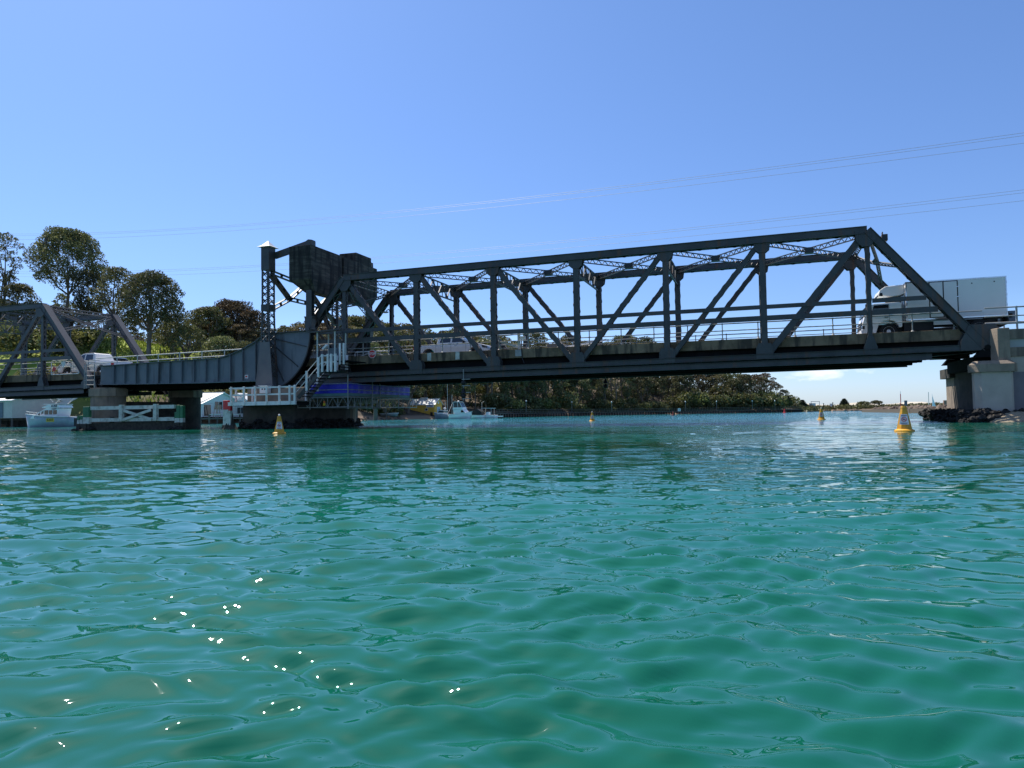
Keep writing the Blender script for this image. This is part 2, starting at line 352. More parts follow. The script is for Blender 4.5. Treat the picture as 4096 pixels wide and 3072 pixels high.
    ad = N(nt, 'ShaderNodeMath', operation='MULTIPLY_ADD'); nt.links.new(n2.outputs['Fac'], ad.inputs[0]); ad.inputs[1].default_value = .16; nt.links.new(n1.outputs['Fac'], ad.inputs[2])
    # ripples carried by the relief map only where the mesh is too coarse to hold them
    geo = N(nt, 'ShaderNodeVectorMath', operation='DISTANCE'); nt.links.new(tc.outputs['Object'], geo.inputs[0]); geo.inputs[1].default_value = tuple(CAM)
    far = N(nt, 'ShaderNodeMapRange'); far.inputs['From Min'].default_value = 4; far.inputs['From Max'].default_value = 32
    far.inputs['To Min'].default_value = .0; far.inputs['To Max'].default_value = .30; nt.links.new(geo.outputs['Value'], far.inputs['Value'])
    pr = N(nt, 'ShaderNodeMapRange'); pr.inputs['From Min'].default_value = .38; pr.inputs['From Max'].default_value = .6; pr.inputs['To Min'].default_value = .45; nt.links.new(pat.outputs['Fac'], pr.inputs['Value'])
    ml = N(nt, 'ShaderNodeMath', operation='MULTIPLY'); nt.links.new(far.outputs[0], ml.inputs[0]); nt.links.new(pr.outputs[0], ml.inputs[1])
    bp = N(nt, 'ShaderNodeBump'); bp.inputs['Distance'].default_value = .5; bp.inputs['Strength'].default_value = 1
    hh = N(nt, 'ShaderNodeMath', operation='MULTIPLY'); nt.links.new(ad.outputs[0], hh.inputs[0]); nt.links.new(ml.outputs[0], hh.inputs[1])
    nt.links.new(hh.outputs[0], bp.inputs['Height']); nt.links.new(bp.outputs[0], b.inputs['Normal'])
    me.materials.append(m)
    o = bpy.data.objects.new('water', me); COL.objects.link(o); o['kind'] = 'structure'
build_water()
# ================================================================== TERRAIN
def interp(x, pts):
    return float(np.interp(x, [p[0] for p in pts], [p[1] for p in pts]))
SHORE = [(-2500, 90), (0, 97), (600, 98), (1000, 104), (1300, 118), (1500, 135), (1750, 156), (1990, 172), (2300, 215), (2700, 240), (3150, 252), (3230, 300), (3300, 346), (3900, 340), (6500, 330)]
# (bearing, [(metres behind the shore, ground height)...])
HILL = {-2500: [4, 10, 16, 22, 26, 24, 20], 0: [2.2, 9, 15, 19, 24, 24, 20], 500: [2.0, 9.5, 14, 17, 21, 22, 18], 700: [1.6, 8, 13.2, 16.5, 19, 19, 17], 1000: [1.2, 5, 9, 13, 16, 17, 15],
        1300: [.9, 3, 6, 9, 12, 15, 14], 1500: [.8, 2, 5, 9, 14, 19, 16], 1900: [.7, 2, 5, 10, 17, 23, 19], 2300: [.8, 3, 8, 13, 19, 23, 18], 2600: [.8, 3, 7, 12, 17, 20, 14],
        2850: [.8, 2.5, 5, 8, 9, 9, 6], 3000: [.8, 2, 3.5, 4.5, 5, 4, 2], 3150: [.7, 1, 1.3, 1.4, 1, 0, -2], 3230: [.5, .8, 1.0, .8, .3, -1, -2], 3300: [.5, .8, 1.0, 1.0, 1.0, 1.0, .8], 3800: [.6, .9, 1.2, 1.3, 1.3, 1.3, 1], 6500: [.8, 1.2, 1.6, 2, 2, 2, 1]}
DB = [2, 12, 30, 55, 95, 150, 320]
HK = sorted(HILL)
def ground(px, d):
    b = d - interp(px, SHORE)
    prof = [interp(px, [(k, HILL[k][i]) for k in HK]) for i in range(7)]
    if b < -6: return -3.0
    if b < 2: return -1.6 + (prof[0]+1.6)*(b+6)/8
    return float(np.interp(b, DB, prof)) + .35*math.sin(px*.013+d*.11) + .3*math.sin(d*.23-px*.007)
tb = MB(); pxs = list(np.linspace(-2500, 6500, 260)); bs = [-6, -3, -1, 1, 3, 6, 9, 13, 18, 24, 31, 40, 50, 62, 78, 95, 120, 150, 200, 260, 320]
for px in pxs:
    for b_ in bs:
        d = interp(px, SHORE)+b_; tb.v.append(tuple(BR(px, d, ground(px, d))))
nb = len(bs)
for i in range(len(pxs)-1):
    for j in range(nb-1): tb.f.append((i*nb+j, (i+1)*nb+j, (i+1)*nb+j+1, i*nb+j+1))
def terrain_mat():
    m = bpy.data.materials.new('hill_ground'); m.use_nodes = True; nt = m.node_tree; b = nt.nodes['Principled BSDF']; b.inputs['Roughness'].default_value = .95
    tc = N(nt, 'ShaderNodeTexCoord'); n = N(nt, 'ShaderNodeTexNoise'); n.inputs['Scale'].default_value = .09; n.inputs['Detail'].default_value = 8
    nt.links.new(tc.outputs['Object'], n.inputs[0]); r = ramp2(nt, n.outputs['Fac'], (.060, .046, .030), (.14, .10, .06), .45, .72)
    n2 = N(nt, 'ShaderNodeTexNoise'); n2.inputs['Scale'].default_value = .5; n2.inputs['Detail'].default_value = 6; nt.links.new(tc.outputs['Object'], n2.inputs[0])
    rg = ramp2(nt, n2.outputs['Fac'], (.16, .23, .018), (.32, .36, .05), .35, .65)
    # the mown slope behind the bascule pier
    c = BR(520, 122, 10); ds = N(nt, 'ShaderNodeVectorMath', operation='DISTANCE'); nt.links.new(tc.outputs['Object'], ds.inputs[0]); ds.inputs[1].default_value = tuple(c)
    ad = N(nt, 'ShaderNodeMath', operation='MULTIPLY_ADD'); nt.links.new(n.outputs['Fac'], ad.inputs[0]); ad.inputs[1].default_value = 14; nt.links.new(ds.outputs['Value'], ad.inputs[2])
    mr = N(nt, 'ShaderNodeMapRange'); mr.inputs['From Min'].default_value = 34; mr.inputs['From Max'].default_value = 26; nt.links.new(ad.outputs[0], mr.inputs['Value'])
    mx = N(nt, 'ShaderNodeMix', data_type='RGBA'); nt.links.new(mr.outputs[0], mx.inputs['Factor']); nt.links.new(r.outputs[0], mx.inputs['A']); nt.links.new(rg.outputs[0], mx.inputs['B'])
    # sand at the water's edge
    sp = N(nt, 'ShaderNodeSeparateXYZ'); nt.links.new(tc.outputs['Object'], sp.inputs[0])
    ms = N(nt, 'ShaderNodeMapRange'); ms.inputs['From Min'].default_value = 1.0; ms.inputs['From Max'].default_value = .6; nt.links.new(sp.outputs['Z'], ms.inputs['Value'])
    mx2 = N(nt, 'ShaderNodeMix', data_type='RGBA'); mx2.inputs['B'].default_value = (.30, .20, .13, 1); nt.links.new(ms.outputs[0], mx2.inputs['Factor']); nt.links.new(mx.outputs['Result'], mx2.inputs['A'])
    nt.links.new(mx2.outputs['Result'], b.inputs['Base Color']); return m
struct('hill_terrain', tb, terrain_mat(), True)
# ================================================================== BRIDGE
P = 4.95; TH = 6.13; TW = 6.18
def laced(mb, p, q, w, n, nrm, bw=.06, th=.02, single_=False):
    """zigzag lacing between two edges w apart along pq, lying in the plane with normal nrm"""
    p = Vector(p); q = Vector(q); d = (q-p).normalized(); s_ = d.cross(Vector(nrm)).normalized(); L = (q-p).length
    k = max(2, int(L/n)); st = L/k
    for i in range(k):
        a = p + d*(i*st) + s_*(w/2*(1 if i % 2 else -1)); b = p + d*((i+1)*st) + s_*(w/2*(-1 if i % 2 else 1))
        mb.beam(a, b, bw, th, nrm)
def member(name, p, q, y, bw, parent, gap=.30, m=STEEL, lace='x', near=True):
    """built-up member in the plane Y=y : two channels joined by lacing on both edges; p, q are (X, Z)"""
    a = Vector((p[0], y, p[1])); b = Vector((q[0], y, q[1])); d = (b-a).normalized(); s_ = d.cross(Vector((0, 1, 0)))
    mb = MB()
    for sg in (-1, 1):
        off = Vector((0, sg*gap/2, 0)); mb.beam(a+off, b+off, .022, bw, s_)
        for e in (-1, 1): mb.beam(a+off+s_*(e*(bw/2-.01))-off*.28, b+off+s_*(e*(bw/2-.01))-off*.28, .085, .02, s_)
    o = part(name, mb, m, parent)
    lb = MB()
    for e in (-1, 1):
        c = s_*(e*(bw/2+.008)); laced(lb, a+c, b+c, gap+.06, .36, s_, .06, .018)
    part('lacing', lb, m, o, kind='stuff'); return o
def chord(name, p, q, y, h, w, parent, m=STEEL, under=True, cover=True):
    a = Vector((p[0], y, p[1])); b = Vector((q[0], y, q[1])); d = (b-a).normalized(); s_ = Vector((0,1,0)).cross(d)*-1
    if s_.z < 0: s_ = -s_
    mb = MB()
    for sg in (-1, 1):
        mb.beam(a+Vector((0, sg*w/2, 0)), b+Vector((0, sg*w/2, 0)), .03, h, s_)
        mb.beam(a+Vector((0, sg*(w/2+.035), 0))-s_*(h/2-.02), b+Vector((0, sg*(w/2+.035), 0))-s_*(h/2-.02), .1, .03, s_)
    if cover: mb.beam(a+s_*(h/2+.012), b+s_*(h/2+.012), w+.16, .024, s_)
    o = part(name, mb, m, parent)
    if under:
        lb = MB(); laced(lb, a-s_*(h/2+.01), b-s_*(h/2+.01), w+.06, .42, s_, .07, .02); part('lacing', lb, m, o, kind='stuff')
    return o
RIV = []
def rivets(mb, pts, y, sg, r=.016):
    for x, z in pts:
        mb.add([(x-r, y, z-r), (x+r, y, z-r), (x+r, y, z+r), (x-r, y, z+r), (x, y+sg*.018, z)], [(0,1,4), (1,2,4), (2,3,4), (3,0,4)])
def gusset(poly, y, parent, m=STEEL, rgrid=None, gap=.36):
    mb = MB()
    for sg in (-1, 1): mb.prism(poly, y+sg*gap/2-.012, y+sg*gap/2+.012)
    o = part('gusset_plate', mb, m, parent)
    if rgrid:
        rb = MB(); rivets(rb, rgrid, y-gap/2-.012, -1); part('rivets', rb, m, o, kind='stuff')
    return o
def lattice_strut(name, p, q, h, parent, nrm=(0,0,1), m=STEEL, flat=.05, pitch=.22):
    """two angles h apart with zigzag bars between them; nrm is the direction across the band"""
    p = Vector(p); q = Vector(q); d = (q-p).normalized(); n_ = Vector(nrm); n_ = (n_ - d*n_.dot(d)).normalized()
    mb = MB()
    for e in (-1, 1): mb.beam(p+n_*(e*h/2), q+n_*(e*h/2), .07, .05, n_)
    L = (q-p).length; k = max(2, int(L/pitch)); st = L/k
    for i in range(k):
        e = 1 if i % 2 else -1
        mb.beam(p+d*(i*st)+n_*(e*h/2), p+d*((i+1)*st)-n_*(e*h/2), .03, .035, n_)
    return part(name, mb, m, parent)
def rail_on(mb, p, q, r, n=8): mb.tube([p, q], r, n)
def zb(X): return 3.17 + .007*X
def truss_span(root, X0, sgn, nodes, up_to, m=STEEL, portal_end0=True, rails=True, dz=0.):
    """nodes: number of panels; X = X0 + sgn*P*k.  up_to: last node built"""
    X = lambda k: X0 + sgn*P*k
    n = nodes; mid = n/2
    for y, near in ((0., True), (TW, False)):
        B = lambda k: (X(k), zb(X(k))); T = lambda k: (X(k), zb(X(k))+TH)
        last = min(up_to, n-1)
        if up_to >= n: e0, e1 = B(n), T(n-1); part_ends = [(B(0), T(1)), (e0, e1)]
        else: part_ends = [(B(0), T(1))]
        for a, b in part_ends: chord('end_post', a, b, y, .36, .40, root, m)
        for k in range(1, last): chord('top_chord', T(k), T(k+1), y, .36, .40, root, m)
        for k in range(0, min(up_to, n)):
            a, b = B(k), B(k+1); mb = MB(); rb = MB()
            for sg in (-1, 1): mb.beam((a[0], y+sg*.17, a[1]+.075), (b[0], y+sg*.17, b[1]+.075), .03, .26, (0,0,1))
            for sg in (-1, 1):
                for e in (-1, 1): mb.beam((a[0], y+sg*.21, a[1]+.075+e*.125), (b[0], y+sg*.21, b[1]+.075+e*.125), .09, .02, (0,0,1))
            if near:
                for i in range(int(P/.14)):
                    if rb is not None and (i % 9) < 6: xx = min(a[0], b[0])+.1+i*.14; rivets(rb, [(xx, zb(xx)+.15), (xx, zb(xx)+.0)], -.187, -1, .014)
            o = part('bottom_chord', mb, RUST if (sgn > 0 and k in (5,)) else m, root)
            if near: part('rivets', rb, m, o, kind='stuff')
            lb = MB(); laced(lb, (a[0], y, a[1]-.065), (b[0], y, b[1]-.065), .36, .4, (0,0,1), .06, .02); part('lacing', lb, m, o, kind='stuff')
        for k in range(1, last+1):
            hip = k in (1, n-1)
            member('vertical_post', (X(k), zb(X(k))+.2), (X(k), zb(X(k))+TH-.15), y, .20 if hip else .30, root, .26 if hip else .32, m)
        for k in range(1, last):
            if k+.5 < mid: member('diagonal_brace', T(k), B(k+1), y, .26, root, .28, m)
            elif True: member('diagonal_brace', B(k), T(k+1), y, .30 if k == n-2 else .24, root, .28, m)
        for k in range(1, last+1):
            x, z = T(k); hip = k in (1, n-1); s_ = 1 if sgn > 0 else -1
            if hip:
                e = s_ if k == 1 else -s_
                poly = [(x-.30*e, z-.1), (x-.42*e, z-.45), (x-.12*e, z-.82), (x+.25*e, z-.82), (x+.52*e, z-.52), (x+.55*e, z+.02)]
                grid = [(x+e*(-.2+.1*i), z-.1*j-.12) for i in range(7) for j in range(6)]
            else:
                poly = [(x-.42, z-.12), (x-.36, z-.5), (x-.17, z-.66), (x+.17, z-.66), (x+.36, z-.5), (x+.42, z-.12)]
                grid = [(x-.3+.12*i, z-.18-.1*j) for i in range(6) for j in range(3)]
            gusset(poly, y, root, m, grid if near else None, .38 if not hip else .47)
            x, z = B(k)
            if hip: poly = [(x-.30, z-.08), (x+.30, z-.08), (x+.30, z+.3), (x+.12, z+.86), (x-.12, z+.86), (x-.30, z+.3)]; grid = [(x-.2+.1*i, z+.05+.1*j) for i in range(5) for j in range(6) if abs(-.2+.1*i) < .27-.02*j]
            else: poly = [(x-.42, z-.06), (x+.42, z-.06), (x+.42, z+.50), (x+.30, z+.76), (x-.30, z+.76), (x-.42, z+.50)]; grid = [(x-.36+.12*i, z+.03+.11*j) for i in range(7) for j in range(5)] + [(x-.12, z+.6), (x, z+.6), (x+.12, z+.6), (x-.12, z+.7), (x+.12, z+.7)]
            gusset(poly, y, root, m, grid if near else None, .40)
        for k in ([0] + ([n] if up_to >= n else [])):
            x, z = B(k); e = sgn*(1 if k == 0 else -1)
            gusset([(x-.75*e, z-.08), (x+1.1*e, z-.08), (x+1.1*e, z+.34), (x+.72*e, z+1.15), (x-.35*e, z+1.15), (x-.75*e, z+.6)] if k else [(x-.45*e, z-.08), (x+1.0*e, z-.08), (x+1.0*e, z+.34), (x+.62*e, z+.7), (x-.2*e, z+.7)], y, root, m, None, .5)
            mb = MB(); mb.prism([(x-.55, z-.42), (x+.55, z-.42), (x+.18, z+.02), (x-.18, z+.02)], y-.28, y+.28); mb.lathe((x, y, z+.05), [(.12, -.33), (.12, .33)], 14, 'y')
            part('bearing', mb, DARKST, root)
        # longitudinal service beam hung under the chord
        xa, xb = X(0)+sgn*.9, X(min(up_to, n))-(sgn*2.3 if up_to >= n else 0)
        mb = MB(); mb.beam((xa, y-.12, zb(xa)-.29), (xb, y-.12, zb(xb)-.29), .03, .27); mb.beam((xa, y-.16, zb(xa)-.155), (xb, y-.16, zb(xb)-.155), .14, .02); mb.beam((xa, y-.16, zb(xa)-.425), (xb, y-.16, zb(xb)-.425), .14, .02)
        part('service_beam', mb, m, root)
        if near:
            for yy, r_ in ((1.2, .11), (2.2, .16), (3.4, .11), (4.7, .16)): mb = MB(); mb.tube([(xa, yy, zb(xa)-.26), (xb, yy, zb(xb)-.26)], r_, 8); part('underside_fill_tube', mb, DARKST, root)  # added dark tubes that fill out the black shade under the deck
        if near and rails:
            for zz, h in ((2.80, .20), (2.20, .25)):
                for k in range(0, min(up_to, n)):
                    xa, xb = X(k), X(k+1); lo, hi = min(xa, xb), max(xa, xb)
                    if k == 0: t = (zz+.1)/TH; (lo, hi) = (lo+t*P, hi) if sgn > 0 else (lo, hi-t*P)
                    if k == n-1: t = (zz+.1)/TH; (lo, hi) = (lo, hi-t*P) if sgn > 0 else (lo+t*P, hi)
                    zl = (6.0 if zz > 2.5 else 5.42)+dz*.5
                    zl = zl-.02+.001*lo; zh = zl+.001*(hi-lo)
                    mb = MB(); mb.beam((lo+.12, -.20, zl), (hi-.12, -.20, zh), .012, h); mb.beam((lo+.12, -.165, zl+h/2), (hi-.12, -.165, zh+h/2), .08, .012); mb.beam((lo+.12, -.165, zl-h/2), (hi-.12, -.165, zh-h/2), .08, .012)
                    part('guard_rail', mb, m, root)
    # cross frames, laterals
    Tz = lambda k: zb(X(k))+TH
    last = min(up_to, n-1)
    for k in range(1, last+1):
        x = X(k); z = Tz(k)
        if k in (1, n-1): continue
        fb = MB(); d0 = .95
        fb.beam((x, .2, z-.05), (x, TW-.2, z-.05), .10, .07); fb.beam((x, .2, z-d0), (x, TW-.2, z-d0), .10, .07)
        q = 8; st = (TW-.4)/q
        for i in range(q):
            a = .2+i*st; fb.beam((x, a, z-.05 if i % 2 else z-d0), (x, a+st, z-d0 if i % 2 else z-.05), .05, .07, (1,0,0))
            if i: fb.box(x-.06, x+.06, a-.12, a+.12, z-d0-.02 if i % 2 == 0 else z-.22, z-d0+.17 if i % 2 == 0 else z-.02)
            if i: fb.beam((x, a, z-.05), (x, a, z-d0), .045, .04, (1,0,0))
        part('sway_frame', fb, m, root)
    for k in range(1, last):
        for a, b in (((X(k), .15, Tz(k)-.1), (X(k+1), TW-.15, Tz(k+1)-.1)), ((X(k+1), .15, Tz(k+1)-.1), (X(k), TW-.15, Tz(k)-.1))):
            lattice_strut('lateral_brace', a, b, .24, root, m=m)
        cx = (X(k)+X(k+1))/2; mb = MB(); mb.box(cx-.22, cx+.22, TW/2-.22, TW/2+.22, Tz(k)-.26, Tz(k)+.05); part('joint_plate', mb, m, root)
    for k in ([1] if up_to < n else [1, n-1]):           # portals in the plane of the end posts
        x, z = X(k), Tz(k); e = -sgn if k == 1 else sgn
        pt = lambda t, y: Vector((x+e*P*t, y, z-TH*t))
        nn = pt(1, 0)-pt(0, 0)
        lattice_strut('portal_strut', pt(.01, .2), pt(.01, TW-.2), .34, root, nn, m)
        for a, b in ((pt(.02, .25), pt(.16, TW*.42)), (pt(.16, TW*.42), pt(.30, TW-.2)), (pt(.02, TW-.25), pt(.16, TW*.58)), (pt(.16, TW*.58), pt(.30, .2)), (pt(.16, TW*.42), pt(.16, TW*.58))):
            lattice_strut('portal_brace', a, b, .20, root, nn, m)
    # floor
    for k in range(0, min(up_to, n)+1):
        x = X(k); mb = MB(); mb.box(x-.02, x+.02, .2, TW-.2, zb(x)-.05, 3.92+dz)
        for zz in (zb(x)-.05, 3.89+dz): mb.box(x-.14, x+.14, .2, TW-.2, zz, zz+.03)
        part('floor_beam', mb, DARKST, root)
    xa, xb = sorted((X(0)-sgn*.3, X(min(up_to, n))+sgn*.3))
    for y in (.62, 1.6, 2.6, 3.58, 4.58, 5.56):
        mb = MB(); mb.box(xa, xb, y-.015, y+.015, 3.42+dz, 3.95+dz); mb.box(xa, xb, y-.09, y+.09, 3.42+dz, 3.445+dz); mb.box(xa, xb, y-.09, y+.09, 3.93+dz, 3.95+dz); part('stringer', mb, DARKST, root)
    for k in range(min(up_to, n)):
        mb = MB()
        for a, b in (((X(k), .2, zb(X(k))-.12), (X(k+1), TW-.2, zb(X(k+1))-.12)), ((X(k+1), .2, zb(X(k+1))-.12), (X(k), TW-.2, zb(X(k))-.12))): mb.beam(a, b, .16, .03)
        part('bottom_lateral', mb, m, root)
    mb = MB(); mb.box(xa, xb, .50, 5.68, 3.955+dz, 4.12+dz); part('deck_slab', mb, CONC, root)
    mb = MB(); mb.box(xa, xb, .50, 5.68, 4.124+dz, 4.16+dz); part('road_surface', mb, ROAD, root)
    lo, hi = sorted((X(0), X(min(up_to, n))))
    for k in range(min(up_to, n)):
        a, b = sorted((X(k), X(k+1)))
        for y0, y1 in ((.24, .496), (5.684, 5.94)):
            mb = MB(); mb.box(a+.008, b-.008, y0, y1, 3.93+dz, 4.45+dz); part('kerb_segment', mb, KERB, root, bevel=.015)
    # handrails
    for y in (.37, 5.81):
        npost = int((hi-lo)/1.85)+1; st = (hi-lo)/(npost)
        for zz, r in ((5.30, .030), (4.93, .026)) if y < 1 else ((5.28, .03), (5.05, .02), (4.80, .026)):
            mb = MB(); mb.tube([(lo, y, zz+dz), (hi, y, zz+dz)], r, 8); part('handrail_tube', mb, TUBEW if y < 1 and sgn < 0 else TUBE, root)
        for i in range(npost):
            x = lo+.6+i*st; mb = MB(); mb.lathe((x, y, 4.45+dz), [(.09, 0), (.07, .03), (.045, .05), (.03, .09), (.028, .44), (.045, .46), (.045, .52), (.028, .54), (.026, .80), (.045, .83), (.045, .88)], 8)
            part('handrail_post', mb, TUBE, root)
main = thing('truss_bridge_span', 'long blue-grey steel truss span over the channel, ending at the right concrete pier', 'bridge span', (0, 0, 3.17))
truss_span(main, 0., 1, 8, 8)
left = thing('truss_bridge_span', 'left steel truss span cut by the photo edge, left of the plate girder', 'bridge span', (-15.4, 0, 3.06))
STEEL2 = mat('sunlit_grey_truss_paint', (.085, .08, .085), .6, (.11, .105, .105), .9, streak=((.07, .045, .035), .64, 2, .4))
truss_span(left, -15.4, -1, 8, 3, STEEL2, dz=-.3)
# white wash marks on the near kerb, cabinet bracket
# ---------------------------------------------------------- bascule leaf
YG = -.45; YF = TW+.45
leaf = thing('bascule_leaf', 'grey plate girder bascule leaf with a toothed quarter-round sector at its right end', 'bridge span', (-7, 0, 3.1))
def gp(px, py, y=YG): v = PY(px, py, y); return (v.x, v.z)
topl = [gp(*a) for a in ((404, 1466), (560, 1455), (700, 1446), (800, 1439), (855, 1436), (895, 1430), (930, 1419), (985, 1393), (1034, 1364), (1048, 1350))]
SC = gp(1054, 1345); SR = gp(1246, 1360)[0]-SC[0]
botR = (SC[0]-.1, 3.02); botL = (topl[0][0], 3.18)
def girder(y, near):
    sg = -1 if near else 1
    web = topl + [(SC[0], SC[1]+.45), (SC[0], 3.08)] + [(-6, 3.06), botL]
    mb = MB(); mb.prism(web, y-.02, y+.02); part('web_plate', mb, STEELB, leaf)
    mb = MB()
    for a, b in zip(topl, topl[1:]): mb.beam((a[0], y, a[1]+.02), (b[0]+.01, y, b[1]+.02), .42, .035)
    part('top_flange', mb, STEELB, leaf)
    mb = MB(); mb.beam((botL[0], y, botL[1]), (-6, y, 3.06), .42, .04); mb.beam((-6, y, 3.06), (SC[0], y, 3.06), .42, .04)
    for a, b in (((botL[0], botL[1]), (-6, 3.06)), ((-6, 3.06), (SC[0], 3.06))): mb.beam((a[0], y+sg*.05, a[1]+.1), (b[0], y+sg*.05, b[1]+.1), .03, .17)
    part('bottom_flange', mb, STEELB, leaf)
    for i, px in enumerate((462, 505, 550, 593, 640, 684, 733, 782, 829, 877, 927, 976, 1028)):
        x = PY(px, 1480, YG).x; zt = float(np.interp(x, [t[0] for t in topl], [t[1] for t in topl]))
        for s2 in (-1, 1):
            mb = MB(); mb.box(x-.018, x+.018, y+s2*.022, y+s2*.18, 3.12, zt-.02)
            if i % 2 == 0: mb.box(x-.075, x+.0, y+s2*.022, y+s2*.05, 3.12, zt-.02)
            part('stiffener', mb, STEELB, leaf)
    # sector
    x0 = SC[0]-.15; arc = [(SC[0]+SR*math.cos(t), SC[1]+.0+SR*math.sin(t)) for t in np.linspace(R(12), R(-84), 30)]
    ztop = gp(1150, 1330)[1]
    a0 = [p for p in arc if p[1] < ztop-.02]
    poly = [(x0, ztop-.05), (SC[0]+SR*.975, ztop+.02)] + a0 + [(x0, SC[1]-SR+.0)]
    mb = MB(); mb.prism(poly, y-.03, y+.03); part('sector_plate', mb, STEELB if near else STEEL, leaf)
    mb = MB()
    for a, b in zip(a0, a0[1:]): mb.beam((a[0], y, a[1]), (b[0], y, b[1]), .40, .07, (-(b[1]-a[1]), 0, b[0]-a[0]))
    mb.beam((x0, y, ztop-.02), (SC[0]+SR*.99, y, ztop+.04), .38, .05); part('sector_rim', mb, STEEL, leaf)
    tm = MB(); n = 74
    for i in range(n):
        t = R(9) - R(93)*i/n; c = Vector((SC[0]+(SR+.055)*math.cos(t), y, SC[1]+(SR+.055)*math.sin(t))); o = Vector((math.cos(t), 0, math.sin(t)))
        tm.beam(c-o*.05, c+o*.05, .34, .055, (-math.sin(t), 0, math.cos(t)))
    part('gear_teeth', tm, DARKST, leaf, kind='stuff')
    for t in (-14, -38, -62):
        d = Vector((math.cos(R(t)), 0, math.sin(R(t)))); a = Vector((SC[0], y+sg*.04, SC[1])) + d*.7; mb = MB(); mb.beam(a, a+d*(SR-.95), .07, .03, (0, 1, 0)); mb.beam(a+Vector((0, sg*.035, 0)), a+d*(SR-.95)+Vector((0, sg*.035, 0)), .02, .07, (0, 1, 0))
        part('radial_rib', mb, STEEL, leaf)
girder(YG, True); girder(YF, False)
for x in np.arange(-14, -1, 1.6):
    mb = MB(); mb.box(x-.02, x+.02, YG+.05, YF-.05, 3.2, 3.9); mb.box(x-.1, x+.1, YG+.05, YF-.05, 3.2, 3.23); part('floor_beam', mb, DARKST, leaf)
def tilt(y0, y1, z0, z1): return MB().add([(-15.2, y0, z0-.3), (-.1, y0, z0), (-.1, y1, z0), (-15.2, y1, z0-.3), (-15.2, y0, z1-.3), (-.1, y0, z1), (-.1, y1, z1), (-15.2, y1, z1-.3)], [(0,3,2,1), (4,5,6,7), (0,1,5,4), (1,2,6,5), (2,3,7,6), (3,0,4,7)])
mb = tilt(YG+.1, YF-.1, 3.93, 4.12); part('deck_slab', mb, DARKST, leaf)
for y in (1.6, 3.1, 4.6): mb = MB(); mb.box(-15.1, -.2, y-.02, y+.02, 2.85, 3.92); mb.box(-15.1, -.2, y-.12, y+.12, 2.85, 2.88); part('stringer', mb, DARKST, leaf)
mb = tilt(YG+.15, YF-.15, 4.124, 4.16); part('road_surface', mb, ROAD, leaf)
for y in (YG+.12, YF-.12):
    for (pa, pb, r) in (((385, 1434), (972, 1396), .035), ((385, 1453), (900, 1423), .03)):
        a = PY(*pa, YG+.12); b = PY(*pb, YG+.12); mb = MB(); mb.tube([(a.x, y, a.z), (b.x, y, b.z)], r, 8); part('handrail_tube', mb, TUBEW, leaf)
    for px in (468, 550, 633, 719, 808, 898):
        x = PY(px, 1430, YG+.12).x; zt = float(np.interp(px, [385, 972], [PY(385, 1434, YG+.12).z, PY(972, 1396, YG+.12).z])); mb = MB(); mb.lathe((x, y, 4.45), [(.03, 0), (.03, zt-4.5), (.05, zt-4.48), (.05, zt-4.41)], 8); part('handrail_post', mb, TUBEW, leaf)
# plate with the red square on the girder
mb = MB(); a = PY(980, 1500, YG-.03); b = PY(993, 1518, YG-.03); mb.box(a.x, b.x, YG-.055, YG-.024, b.z, a.z)
plate = single('notice_plate', mb, WHITEC, 'small white notice with a red square fixed on the grey girder near the tower', 'sign')
mb = MB(); mb.box(a.x+.045, b.x-.045, YG-.062, YG-.056, b.z+.14, a.z-.05); part('red_square', mb, REDP, plate)
text('lettering', 'No 1', .06, INK, plate, ((a.x+b.x)/2, YG-.058, b.z+.07), (R(90), 0, 0))
